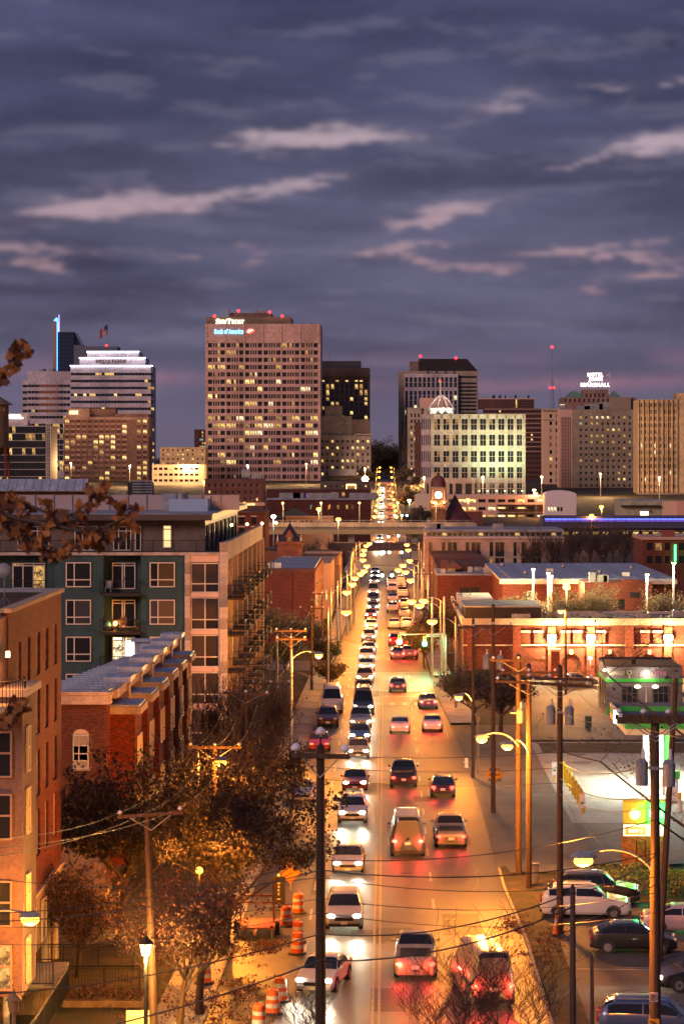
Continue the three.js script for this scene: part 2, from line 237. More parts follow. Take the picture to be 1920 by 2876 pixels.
{ // repairs, seams, manholes and lot markings
  const g = new THREE.Group(); g.name = 'road_repairs'; g.userData = { kind: 'structure', label: 'patched asphalt, tar seams and manhole covers in the street' }; scene.add(g); const r = rng(19);
  const dark = std(L(0.055, 0.052, 0.05), { map: rep(roadMap, 9), roughness: 0.6 }), pale = std(L(0.19, 0.18, 0.165), { map: rep(roadMap, 7), roughness: 0.65 }), tar = std(L(0.02, 0.02, 0.02), { roughness: 0.35 });
  for (let k = 0; k < 30; k++) { const d = 104 + r() * 180, x = lerp(leftKerb(d) + 1, rightKerb(d) - 2, r()), w = 0.8 + r() * 1.6; part('patch', mark(x, d, w, 1.2 + r() * 6, 0, 0.0035), r() < 0.6 ? dark : pale, g); }
  for (let k = 0; k < 26; k++) { let d = 102 + r() * 180, x = lerp(leftKerb(d) + 0.5, rightKerb(d) - 0.5, r()); const along = r() < 0.6, pts = []; for (let j = 0; j < 7; j++) { pts.push([x, d]); if (along) { d += 1.5; x += (r() - 0.5) * 0.5; } else { x += 0.6; d += (r() - 0.5) * 0.7; } } const ps = []; for (let j = 0; j < 6; j++) { const [a, b] = pts[j], [c, e] = pts[j + 1]; ps.push(at(bx(Math.hypot(c - a, e - b), 0.002, 0.05), (a + c) / 2, 0.0055, -(b + e) / 2, 0, Math.atan2(e - b, c - a), 0)); } part('tar_seam', merge(ps), tar, g); }
  for (const [x, d] of [[-2.9, 118], [3.4, 131], [1.2, 146], [-5.2, 152], [4.6, 168], [-1.3, 188], [2.8, 214], [-3.4, 238], [1.0, 264], [4.9, 122]]) part('manhole_cover', cyl(0.36, 0.36, 0.012, 20), M.blackMetal, g, [x, 0.004, -d]);
  for (let k = 0; k < 7; k++) part('bay_line', at(bx(0.1, 0.004, 4.6), 0, 0, 0), M.whiteLine, g, [11 + k * 2.7, 0.016, -118 - (k % 2) * 0.3], null, [0, 1.5, 0]);
  for (let k = 0; k < 14; k++) { const d = 92 + r() * 42, x = 9.5 + r() * 14; part('patch', at(bx(0.8 + r() * 2.5, 0.003, 0.8 + r() * 3), 0, 0, 0), r() < 0.5 ? dark : pale, g, [x, 0.0135 + k * 0.0004, -d], null, [0, r(), 0]); }
  for (let k = 0; k < 8; k++) part('slab_joint', bx(0.04, 0.003, 46), tar, g, [14.8 + k * 3.4, 0.0235, -190]); for (let k = 0; k < 8; k++) part('slab_joint', bx(34, 0.003, 0.04), tar, g, [30, 0.0245, -170 - k * 6]);
  for (let k = 0; k < 11; k++) { const d = 168 + r() * 40; part('stain', cyl(0.3 + r() * 0.7, 0.3 + r() * 0.7, 0.002, 14), std(L(0.14, 0.13, 0.115)), g, [14 + r() * 12, 0.0225 + k * 0.0001, -d], [1, 1, 0.6 + r()]); }
}

// ---------------------------------------------------------------- skyline
const cols = (x0, x1, n, frac = 0.6, off = 0.5) => Array.from({ length: n }, (_, i) => { const p = (x1 - x0) / n, c = x0 + (i + off) * p; return [c - p * frac / 2, c + p * frac / 2]; });
const rows = (y0, pitch, h, n) => Array.from({ length: n }, (_, i) => [y0 + i * pitch, y0 + i * pitch + h]);
let towerSeed = 100;
// A block with real piers, spandrels and set-back panes. Places are given on the negative for its front plane at distance d.
function facade(g, o, Xc, base) { // adds a windowed front to group g
  const { d, x0, x1, top, wall, pier = wall, glass = M.glassDark, recess = 0.45, lit = 0.1, litSet = LIT } = o, r = rng(towerSeed++);
  const z0 = o.z || 0, bottom = o.bottom === undefined ? base : Y(o.bottom, d), yt = Y(top, d), W = (x1 - x0) * d / F, xc = X((x0 + x1) / 2, d) - Xc;
  let y = yt; const rs = o.rows.map(([a, b]) => [Y(a, d), Y(b, d)]).filter(([a, b]) => b > bottom - 1), bands = [];
  for (const [a, b] of rs) { if (y - a > 0.05) bands.push([a, y]); y = b; }
  if (y - bottom > 0.05) bands.push([bottom, y]);
  for (const [a, b] of bands) part('spandrel', bx(+W.toFixed(2), +(b - a).toFixed(2), recess), o.spandrel || wall, g, [xc, (a + b) / 2 - base, z0 - recess / 2]);
  const yA = rs.length ? rs[rs.length - 1][1] : bottom, yB = rs.length ? rs[0][0] : yt;
  let x = x0; const ps = [];
  for (const [a, b] of o.cols) { if (a - x > 0.05) ps.push([x, a]); x = b; }
  if (x1 - x > 0.05) ps.push([x, x1]);
  const thin = [];
  for (const [a, b] of ps) { const w = (b - a) * d / F, geo = bx(+w.toFixed(2), +(yB - yA + 0.02).toFixed(2), recess + 0.05), p = [X((a + b) / 2, d) - Xc, (yA + yB) / 2 - base, z0 - recess / 2 + 0.04]; if (ps.length > 34) thin.push(at(geo, ...p)); else part('pier', geo, pier, g, p); }
  if (thin.length) { const m = part('mullions', merge(thin), pier, g); m.userData.kind = 'stuff'; }
  const wins = [];
  rs.forEach(([a, b], ri) => o.cols.forEach(([p, q], ci) => {
    const l = typeof lit === 'function' ? lit(ri, ci, r) : r() < lit ? litSet[Math.floor(r() * litSet.length)] : null;
    wins.push({ x: X((p + q) / 2, d) - Xc, y: (a + b) / 2 - base, w: (q - p) * d / F, h: a - b, m: l || (Array.isArray(glass) ? glass[Math.floor(r() * glass.length)] : glass), lit: !!l });
  }));
  wins.sort((a, b) => (b.lit - a.lit) || b.w * b.h - a.w * a.h);
  wins.slice(0, 300).forEach((w) => part(w.lit ? 'lit_window' : 'window', unitBox, w.m, g, [w.x, w.y, z0 - recess + 0.03], [w.w + 0.03, w.h + 0.03, 0.06]));
  if (wins.length > 300) { const m = part('windows', merge(wins.slice(300).map((w) => at(bx(+w.w.toFixed(2), +w.h.toFixed(2), 0.06), w.x, w.y, z0 - recess + 0.03))), Array.isArray(glass) ? glass[0] : glass, g); m.userData.kind = 'stuff'; }
}
function tower(o) {
  const { name, label, d, x0, x1, top, depth = 30, wall, recess = 0.45 } = o, Xc = X((x0 + x1) / 2, d), base = o.base === undefined ? groundH(d) : o.base;
  const g = thing(name, label, o.category || 'building', [Xc, base, -d], 0, o.group);
  const W = (x1 - x0) * d / F, H = Y(top, d) - base;
  part('wall', bx(+(W - 0.02).toFixed(2), +(H - 0.02).toFixed(2), depth), o.sideWall || wall, g, [0, H / 2 - 0.01, -recess - depth / 2]);
  facade(g, o, Xc, base);
  if (o.parapet) part('parapet', bx(+(W + 0.6).toFixed(2), o.parapet, depth + 1), o.parapetMat || wall, g, [0, H + o.parapet / 2, -recess - depth / 2 + 0.3]);
  g.userData_local = { Xc, base, d };
  return Object.assign(g, { px: (px) => X(px, d) - Xc, py: (py) => Y(py, d) - base, s: d / F });
}
const blockOn = (g, name, mat, x0, x1, y0, y1, zf, depth) => part(name, bx(+((x1 - x0) * g.s).toFixed(2), +(Math.abs(y1 - y0) * g.s).toFixed(2), depth), mat, g, [g.px((x0 + x1) / 2), g.py((y0 + y1) / 2), zf - depth / 2]);
const redLamp = emit(1, 0.012, 0.02, 7), whiteTube = emit(0.72, 0.80, 1, 7.5), blueTube = emit(0.06, 0.36, 1, 6);
function beacon(g, px, py, z, h = 3) { const m = part('mast', cyl(0.12, 0.16, h, 6), M.steel, g, [g.px(px), g.py(py) - h / 2, z]); part('beacon_lamp', new THREE.SphereGeometry(0.85, 10, 8), redLamp, m, [0, h / 2, 0]); return m; }
const pinkStone = std(L(0.58, 0.38, 0.355), { map: rep(mottle, 40) }), palestone = std(L(0.72, 0.64, 0.66), { map: rep(mottle, 40) }), tanStone = std(L(0.42, 0.33, 0.25), { map: rep(mottle, 40) }), brownStone = std(L(0.24, 0.17, 0.13), { map: rep(mottle, 40) }), creamStone = std(L(0.50, 0.44, 0.34), { map: rep(mottle, 40) });
const omniBrown = std(L(0.28, 0.15, 0.10), { map: rep(mottle, 30) }), omniBand = std(L(0.50, 0.30, 0.22), { map: rep(mottle, 30) }), maroon = std(L(0.13, 0.055, 0.05), { map: rep(mottle, 30) }), greyBrown = std(L(0.36, 0.30, 0.22), { map: rep(mottle, 35) }), goldStone = std(L(0.58, 0.42, 0.25), { map: rep(mottle, 30) });
const litSoft = [LIT[0], LIT[1], LIT[3], LIT[0]];
{ // tall bank tower
  const bays = []; for (let b = 0; b < 6; b++) { const s = 584.5 + b * 52.1; for (const [a, w] of [[0, 11.5], [14.2, 4.4], [21, 4.4], [27.8, 4.4], [35.2, 12]]) bays.push([s + a, s + a + w]); }
  const hot = [3, 8, 11, 12];
  const g = tower({ name: 'bank_tower', label: 'tall pink office tower with two lit bank signs near its top', d: 1480, x0: 577, x1: 900, top: 909.6, depth: 42, wall: pinkStone, rows: [...rows(963.5, 20.53, 12, 19), [1353, 1365], [1373, 1385]], cols: bays, recess: 0.7, base: 0,
    lit: (() => { const q = rng(303), room = Array.from({ length: 21 }, (_, r) => Array.from({ length: 12 }, () => { const on = q() < (r === 11 ? 0.85 : r === 12 ? 0.45 : r === 19 ? 0.9 : [0, 1, 3, 4, 8, 10].includes(r) ? 0.26 : 0.13); return on ? [LIT[1], LIT[2], LIT[0], LITW, LIT[1]][Math.floor(q() * 5)] : null; })); return (r, c, rnd) => { const m = room[r][Math.floor(c / 2.5)]; return m && rnd() < 0.8 ? m : rnd() < 0.06 ? LIT[rnd() < 0.5 ? 3 : 0] : null; }; })(), glass: [M.glassDark, M.glassDark, M.glassDark, std(L(0.09, 0.07, 0.055), { roughness: 0.3 })] });
  for (let k = 0; k < 7; k++) part('rib', bx(1.1, 11.2, 0.5), pinkStone, g, [g.px(580 + k * 52.3), g.py(936.5), 0.2]);
  blockOn(g, 'penthouse', brownStone, 579, 817, 910, 889.5, -3, 34); blockOn(g, 'plant_room', brownStone, 640, 760, 889.5, 876.5, -8, 24);
  const s1 = emit(1, 0.90, 0.62, 3.2), s2 = emit(0.18, 0.55, 1, 3), s3 = emit(1, 0.10, 0.08, 2.4), s4 = emit(1, 0.72, 0.42, 2.4);
  part('sign_letters', words('S', 3.2, 0.5, 'serif_bold'), s1, g, [g.px(611), g.py(902.5), -2.6]); part('sign_letters', words('UN', 2.6, 0.5, 'serif_bold', 4.2), s1, g, [g.px(625.5), g.py(904), -2.6]); part('sign_letters', words('T', 3.2, 0.5, 'serif_bold', 2.6), s1, g, [g.px(642.5), g.py(902.5), -2.6]); part('sign_letters', words('RUST', 2.6, 0.5, 'serif_bold', 7.4), s1, g, [g.px(667.5), g.py(904), -2.6]);
  part('sign_letters', words('Bank of America', 2.7, 0.4, 'sans_bold', 17), s2, g, [g.px(643), g.py(931), 0.3]);
  const flag = (pts, m) => { const sh = new THREE.Shape(pts.map(([a, b]) => new THREE.Vector2(a, b))); part('sign_emblem', new THREE.ExtrudeGeometry(sh, { depth: 0.4, bevelEnabled: false }), m, g, [g.px(703), g.py(931), 0.3]); };
  for (const k of [0, 1, 2]) flag([[-2.9 + k * 0.95, 0.1 - k * 0.55], [-2.2 + k * 0.95, -0.25 - k * 0.55], [0.9 + k * 0.95, 1.5 - k * 0.55], [0.1 + k * 0.95, 1.75 - k * 0.55]], k === 1 ? s4 : s3);
  for (const k of [0, 1]) flag([[-1.6 + k * 0.5, 0.75 + k * 0.3], [-1.25 + k * 0.5, 0.6 + k * 0.3], [-0.6 + k * 0.5, 1.0 + k * 0.3], [-1.0 + k * 0.5, 1.1 + k * 0.3]], s2);
  for (const [x, y] of [[602, 887], [669, 872], [757, 876], [792, 887]]) beacon(g, x, y, -3, 2.6);
  part('antenna', cyl(0.1, 0.2, 9, 6), M.steel, g, [g.px(642), g.py(862), -6]); part('dish', new THREE.SphereGeometry(1.1, 10, 6, 0, 6.3, 0, 1.2), M.greyPaint, g, [g.px(640), g.py(873), -6], null, [1.2, 0, 0]);
  part('railing', merge([at(bx(14, 0.12, 0.12), 0, 1.1, 0), ...[-7, -3.5, 0, 3.5, 7].map((x) => at(bx(0.12, 1.1, 0.12), x, 0.55, 0))]), M.steel, g, [g.px(850), g.py(909.6), -3]);
  for (const [x, w] of [[720, 3], [738, 2]]) part('rooftop_unit', bx(w, 1.6, 2), M.greyPaint, g, [g.px(x), g.py(873), -10]);
}
{ // banded bank building with lit tiers
  const g = tower({ name: 'banded_tower', label: 'white banded tower with three glowing rooflines and dark lettering', d: 1580, x0: 199, x1: 424, top: 1027, depth: 34, wall: palestone, rows: rows(1047, 19.5, 7.5, 17), cols: [[200, 424]].flatMap(() => cols(200, 424, 26, 0.97)), lit: (r, c, n) => (n() < (r === 3 ? 0.3 : 0.08) ? LIT[Math.floor(n() * 3)] : null), glass: [M.glassBlue, M.glassDark] });
  part('corner_bay', cyl(6, 6, Y(1027, 1580) - groundH(1580), 20), palestone, g, [g.px(424) - 4.6, (Y(1027, 1580) - groundH(1580)) / 2, -6.45]);
  for (let k = 0; k < 17; k++) part(k % 3 === 2 || k > 9 ? 'lit_window' : 'window', new THREE.CylinderGeometry(6.05, 6.05, 1.7, 20, 1, true, 0, 1.6), k % 3 === 2 || k > 9 ? LIT[k % 2] : M.glassDark, g, [g.px(424) - 4.6, g.py(1050.7 + k * 19.5), -6.45]);
  const tier = (x0, x1, y0, y1, z) => { blockOn(g, 'tier', palestone, x0, x1, y0, y1, z, 26); };
  tier(222, 407, 1027, 1004, -4); tier(241, 387, 1004, 986, -8);
  const tubeAt = (x0, x1, y, z) => { part('light_tube', bx((x1 - x0) * g.s, 0.55, 0.55), whiteTube, g, [g.px((x0 + x1) / 2), g.py(y), z + 0.5]); };
  tubeAt(198, 430, 1027.5, 0.2); tubeAt(221, 408, 1004.5, -3.8); tubeAt(240, 388, 986.3, -7.8);
  part('sign_letters', words('WELLS FARGO', 2.5, 0.4, 'serif_bold', 19.6), std(L(0.16, 0.07, 0.07)), g, [g.px(310), g.py(1014.5), -3.9]);
}
{ // glass tower with blue light line
  const g = tower({ name: 'glass_tower', label: 'dark blue glass tower edged with a blue light line', d: 1800, x0: 161, x1: 209, top: 932, depth: 26, wall: M.glassBlue, glass: M.glassBlue, spandrel: std(L(0.06, 0.09, 0.14), { metalness: 0.3, roughness: 0.3 }), pier: std(L(0.06, 0.09, 0.14)), rows: rows(934, 11, 10.2, 30), cols: cols(161, 209, 5, 0.96), lit: 0, recess: 0.15 });
  part('fin', bx(3, Y(902, 1800) - groundH(1800), 9), std(L(0.34, 0.22, 0.20)), g, [g.px(155.5), (Y(902, 1800) - groundH(1800)) / 2, -3]);
  part('light_tube', bx(1.3, 38, 0.9), blueTube, g, [g.px(159.5), g.py(967), 0.4]);
  const sh = new THREE.Shape([[0, 0], [4.6, -9], [4.6, -60], [0, -60]].map(([a, b]) => new THREE.Vector2(a, b)));
  part('slanted_wing', new THREE.ExtrudeGeometry(sh, { depth: 20, bevelEnabled: false }), M.glassBlue, g, [g.px(209), g.py(932), -22]);
  for (const [x, y0, y1] of [[152.5, 897, 935], [160, 899, 935], [165.5, 884, 934]]) part('light_tube', beam([g.px(x), g.py(y1), -1], [g.px(x + 0.6), g.py(y0), -1], 0.45, 0.25), x > 165 ? emit(0.5, 0.4, 1, 2) : blueTube, g);
  for (let k = 0; k < 5; k++) part('brace', beam([g.px(152.5), g.py(932 - k * 6), -1], [g.px(165), g.py(929 - k * 6), -1], 0.25), blueTube, g);
}
{
  const g = tower({ name: 'dark_tower', label: 'low dark slab behind the white banded tower, flag on its roof', d: 1700, x0: 208, x1: 330, top: 973, depth: 20, wall: std(L(0.12, 0.13, 0.17)), rows: [], cols: [], lit: 0 });
  blockOn(g, 'plant_room', std(L(0.12, 0.12, 0.16)), 208, 234, 973, 969, 0, 10);
  part('flagpole', cyl(0.14, 0.2, 15, 6), M.steel, g, [g.px(302), g.py(944), -2]);
  const fg = new THREE.PlaneGeometry(5.6, 6.2, 14, 8), p = fg.attributes.position; for (let i = 0; i < p.count; i++) { const t = (2.8 - p.getX(i)) / 5.6; p.setXYZ(i, p.getX(i), p.getY(i) - t * 3.4 + 0.4 * Math.sin(t * 7), 0.7 * Math.sin(t * 8)); } fg.computeVertexNormals();
  const stripes = tex(64, 64, (u, v) => (u > 0.55 && v > 0.46 ? ((Math.floor(u * 30) + Math.floor(v * 26)) % 3 ? [0.07, 0.08, 0.22] : [0.5, 0.5, 0.6]) : Math.floor(v * 13) % 2 ? [0.82, 0.74, 0.74] : [0.6, 0.1, 0.12]));
  part('flag', fg, std(L(0.9, 0.9, 0.9), { map: stripes, side: THREE.DoubleSide }), g, [g.px(302) - 2.9, g.py(925), -2]);
  beacon(g, 299, 971, -1, 2.5);
}
{
  const g = tower({ name: 'stepped_office', label: 'white and dark striped office block, stepped on its left end', d: 1640, x0: 78, x1: 199, top: 1043, depth: 26, wall: palestone, rows: [...rows(1080, 17.6, 7.6, 6), ...rows(1190, 15, 12, 9)], cols: cols(79, 198, 12, 0.95), glass: [M.glassBlue, M.glassDark], lit: (r, c, n) => (n() < (r > 5 ? 0.3 : 0.07) ? litSoft[Math.floor(n() * 4)] : null) });
  blockOn(g, 'step', palestone, 62, 78, 1390, 1068, -3, 20); for (let k = 0; k < 6; k++) part('window', unitBox, M.glassDark, g, [g.px(70), g.py(1084 + k * 17.6), -2.95], [3.4, 1.7, 0.1]);
  for (let k = 0; k < 5; k++) part('copper_pane', unitBox, std(L(0.42, 0.16, 0.09), { roughness: 0.2, metalness: 0.5 }), g, [g.px(138), g.py(1084 + k * 17.6), 0.02], [12.5, 1.5, 0.1]);
  for (const [x, w] of [[117, 4.6], [144, 4.2]]) part('cooling_tower', cyl(w / 2, w / 2, 1.8, 14), M.greyPaint, g, [g.px(x), g.py(1043) + 0.9, -6]);
}
{ // brown hotel
  const c = [...cols(181, 358, 11, 0.72), ...cols(382, 416, 2, 0.6)];
  const g = tower({ name: 'brown_hotel', label: 'brown hotel slab with rows of warm lit rooms and a small script sign', d: 1480, x0: 180, x1: 418, top: 1171, depth: 24, wall: omniBand, pier: omniBrown, rows: rows(1179, 14.55, 8.4, 15), cols: c, lit: (r, k, n) => (n() < (k > 10 ? (r > 7 ? 0.85 : 0.3) : r === 0 ? 0.18 : 0.13 + 0.012 * r) ? [LIT[1], LIT[0], LIT[2]][Math.floor(n() * 3)] : null), glass: [std(L(0.09, 0.05, 0.04), { roughness: 0.25 }), std(L(0.16, 0.07, 0.05), { roughness: 0.25 })] });
  blockOn(g, 'parapet', omniBand, 191, 251, 1171, 1147, -0.4, 3); blockOn(g, 'plant_room', omniBrown, 251, 323, 1171, 1147, -4, 12); blockOn(g, 'parapet', omniBrown, 323, 416, 1171, 1162, -1, 12);
  part('sign_letters', words('OMNI', 2.2, 0.3, 'serif_bold', 5.2), emit(1, 0.86, 0.45, 2.2), g, [g.px(208), g.py(1158.5), 0]);
}
{ // dark glass block far left
  const g = tower({ name: 'glass_office', label: 'low dark glass office ruled by thin pale lines at the far left', d: 1400, x0: -30, x1: 142, top: 1196, depth: 30, wall: std(L(0.08, 0.07, 0.07)), spandrel: std(L(0.38, 0.33, 0.32)), pier: std(L(0.05, 0.045, 0.05)), rows: rows(1198, 20.2, 18.6, 8), cols: cols(-30, 128, 17, 0.93), lit: (r, c, n) => (n() < (r === 1 ? 0.3 : 0.13) ? litSoft[Math.floor(n() * 4)] : null), recess: 0.25 });
  for (let k = 0; k < 17; k++) part('frame_bar', bx(2.9, 0.18, 0.3), palestone, g, [g.px(137), g.py(1180 + k * 10.6), 0.2]); for (const x of [131, 136, 142]) part('frame_post', bx(0.3, 36, 0.4), palestone, g, [g.px(x), g.py(1270), 0.25]);
  blockOn(g, 'parapet', palestone, 23, 76, 1196, 1160, -3, 10); for (const [x, y, w] of [[40, 1167, 6.4], [44, 1173.5, 7.8]]) part('sign_light', bx(w, 0.8, 0.3), emit(0.85, 1, 0.9, 3), g, [g.px(x), g.py(y), -2.8]);
}
tower({ name: 'brick_slab', label: 'narrow dark brick tower just left of the tall pink tower', d: 1560, x0: 546, x1: 590, top: 1206, depth: 20, wall: maroon, rows: rows(1212, 10, 6, 5), cols: cols(560, 578, 3, 0.6), lit: 0.5, litSet: [LIT[0], LITC, LIT[1]] });
tower({ name: 'garage_block', label: 'orange lit block with small square windows beyond the pale office', d: 1440, x0: 450, x1: 577, top: 1256, depth: 20, wall: goldStone, rows: rows(1262, 12.4, 5, 4), cols: cols(452, 576, 9, 0.34), lit: 0.35 });
tower({ name: 'pale_office', label: 'low pale lit office with wide dark windows beside the hotel', d: 1380, x0: 428, x1: 573, top: 1305, depth: 20, wall: std(L(0.62, 0.46, 0.30)), rows: rows(1313, 16.5, 7, 5), cols: cols(430, 560, 9, 0.72), lit: 0.22 });
{ // old brown tower right of the bank tower
  const g = tower({ name: 'old_tower', label: 'old brown stone tower partly behind the tall pink tower', d: 1560, x0: 890, x1: 1038, top: 1033, depth: 30, wall: brownStone, rows: [[1068, 1072], ...[[1079, 1092], [1095, 1110]], ...rows(1116, 13, 9, 16)], cols: cols(900, 1034, 10, 0.55), lit: (r, c, n) => (n() < (r < 2 ? 0.6 : 0.18) ? LIT[Math.floor(n() * 3)] : null) });
  blockOn(g, 'cornice', brownStone, 888, 1040, 1058, 1053, 1.2, 3); blockOn(g, 'plant_room', std(L(0.07, 0.07, 0.08)), 901, 1013, 1033, 1013, -4, 18); part('antenna', cyl(0.1, 0.15, 6, 6), M.steel, g, [g.px(924), g.py(1000), -5]);
}
{
  const g = tower({ name: 'ghost_sign_block', label: 'pale stone block with a faded painted bank name on its end', d: 1500, x0: 899, x1: 1041, top: 1222, depth: 24, wall: creamStone, rows: rows(1236, 18.3, 7.5, 7), cols: cols(898, 1040, 10, 0.42), lit: 0.3, litSet: [LIT[1], LIT[2]] });
  blockOn(g, 'setback', creamStone, 901, 987, 1222, 1168, -6, 14); blockOn(g, 'setback', creamStone, 912, 960, 1168, 1140, -8, 10); blockOn(g, 'setback', brownStone, 987, 1039, 1222, 1178, -6, 14); blockOn(g, 'cornice', creamStone, 996, 1045, 1222, 1218, 1.2, 3);
  ['AMERICAN', 'NATIONAL', 'BANK'].forEach((t, k) => part('painted_letters', words(t, 1.1, 0.06, 'sans_bold', k === 2 ? 3.4 : 6.6), std(L(0.22, 0.19, 0.15)), g, [g.px(1016), g.py(1249 + k * 18.3), 0.06]));
  blockOn(g, 'awning', std(L(0.5, 0.46, 0.36)), 922, 1000, 1336, 1318, 3, 4);
}
{ // tan tower with dark hipped roof
  const g = tower({ name: 'tan_tower', label: 'tan stone tower with dark sloping roof right of the street', d: 1600, x0: 1119, x1: 1341, top: 1042, depth: 30, wall: tanStone, rows: [[1056, 1062], ...rows(1074, 10.5, 5.5, 11)], cols: [[1286, 1337]], glass: M.glassDark, lit: 0.08 });
  part('window', unitBox, M.glassDark, g, [g.px(1130.5), g.py(1180), 0.0], [1.2, 52, 0.1]); part('window', unitBox, M.glassDark, g, [g.px(1141), g.py(1240), 3.2], [1.0, 60, 0.1]);
  const sh = new THREE.Shape([[-19, 0], [19, 0], [12, 8], [-19, 8]].map(([a, b]) => new THREE.Vector2(a, b)));
  part('roof', new THREE.ExtrudeGeometry(sh, { depth: 22, bevelEnabled: false }), M.roofDark, g, [g.px(1259), g.py(1042), -26]); blockOn(g, 'plant_room', brownStone, 1150, 1178, 1042, 1014, -4, 12);
  const f = { d: 1600, x0: 1134, x1: 1285, top: 1050, wall: palestone, rows: [[1060, 1074], [1075, 1088], ...rows(1098, 13.5, 12, 20)], cols: cols(1135, 1284, 12, 0.6), glass: M.glassBlue, lit: (r, c, n) => (n() < 0.06 ? LITW : null), z: 3.2, recess: 0.5 };
  blockOn(g, 'wall', palestone, 1134.2, 1284.8, 1390, 1050.2, 2.6, 2.6); facade(g, f, X(1230, 1600), groundH(1600));
  for (let k = 0; k < 4; k++) part('cooling_tower', cyl(1.4, 1.4, 1.6, 12), M.greyPaint, g, [g.px(1195 + k * 25), g.py(1046), 0.8]);
  beacon(g, 1180, 1000, -3, 3.4); beacon(g, 1280, 1005, -3, 2);
}
{
  const g = tower({ name: 'beige_block', label: 'narrow beige block with a bright uplit base beside the tan tower', d: 1500, x0: 1144, x1: 1182, top: 1146, depth: 20, wall: creamStone, rows: rows(1161, 17, 10, 12), cols: cols(1150, 1180, 3, 0.5), lit: 0.2 });
  blockOn(g, 'setback', std(L(0.5, 0.34, 0.27)), 1178, 1262, 1240, 1117, -2, 14); blockOn(g, 'cornice', creamStone, 1142, 1184, 1148, 1145, 0.6, 3);
}
tower({ name: 'brick_strip', label: 'thin dark red brick tower squeezed behind the white grid office', d: 1430, x0: 1165, x1: 1190, top: 1186, depth: 12, wall: maroon, rows: [], cols: [], lit: 0 });
{ // dark red-brown tower
  const g = tower({ name: 'maroon_tower', label: 'dark maroon tower ruled by thin pale bands', d: 1520, x0: 1360, x1: 1527, top: 1147, depth: 24, wall: maroon, spandrel: maroon, rows: rows(1153, 13.2, 5, 18), cols: cols(1362, 1526, 22, 0.6), lit: (r, c, n) => (n() < (r === 6 ? 0.25 : 0.03) ? LIT[2] : null) });
  for (let k = 0; k < 10; k++) part('band', bx(36.6, 0.3, 0.3), std(L(0.5, 0.34, 0.28)), g, [0, g.py(1149 + k * 13.2), 0.1]);
  blockOn(g, 'upper_block', maroon, 1345, 1500, 1147, 1120, -4, 18); blockOn(g, 'coping', std(L(0.45, 0.3, 0.25)), 1344, 1501, 1121, 1118.4, -3.6, 18); part('lit_window', unitBox, LIT[1], g, [g.px(1450), g.py(1133), -3.95], [0.8, 5, 0.1]);
  for (let k = 0; k < 18; k++) part('window', unitBox, M.glassDark, g, [g.px(1461 + (k % 6) * 6.6), g.py(1127 + Math.floor(k / 6) * 7), -3.95], [0.9, 0.8, 0.1]);
  for (const [x, w] of [[1387, 1.8], [1405, 1.4], [1420, 0.7], [1449, 1.2], [1485, 1.1]]) part('vent', bx(w, 2, 1.4), M.roofDark, g, [g.px(x), g.py(1118) + 1, -8]);
}
{ // radio mast
  const d = 1540, g = thing('radio_mast', 'slender lattice radio mast with two red beacons', 'mast', [X(1552, d), Y(1147, d), -(d + 9)]); const s = d / F;
  const legs = []; for (const [a, b] of [[-1, -1], [1, -1], [0, 1]]) legs.push(beam([a * 1.4, 0, b * 1.2], [a * 0.5, 88 * s, b * 0.4], 0.13)); for (let k = 0; k < 14; k++) { const y = k * 6.2 * s, w = 1.4 - 0.9 * (k / 14); legs.push(beam([-w, y, -w], [w, y + 6 * s, -w], 0.07)); legs.push(beam([w, y, -w], [0, y + 6 * s, w], 0.07)); }
  part('lattice', merge(legs), M.steel, g); part('pole', cyl(0.14, 0.3, 86 * s, 6), M.steel, g, [0, 131 * s, 0]);
  part('beacon_lamp', new THREE.SphereGeometry(0.9, 10, 8), redLamp, g, [0, 174 * s, 0]); for (const x of [-1.4, 1]) part('beacon_lamp', new THREE.SphereGeometry(0.65, 10, 8), redLamp, g, [x, 59 * s, 1]);
}
{
  const g = tower({ name: 'corniced_tower', label: 'narrow pinkish tower with a wide cornice and two window columns', d: 1400, x0: 1526, x1: 1570, top: 1150, depth: 22, wall: std(L(0.50, 0.36, 0.24)), rows: rows(1163, 20.2, 10.5, 11), cols: [[1542, 1549.5], [1559, 1566]], lit: 0.1, glass: [M.blind, std(L(0.4, 0.12, 0.07)), M.glassDark] });
  blockOn(g, 'cornice', creamStone, 1520, 1572, 1153, 1147, 1.4, 6); blockOn(g, 'cornice', creamStone, 1525, 1571, 1180, 1177, 0.5, 1);
}
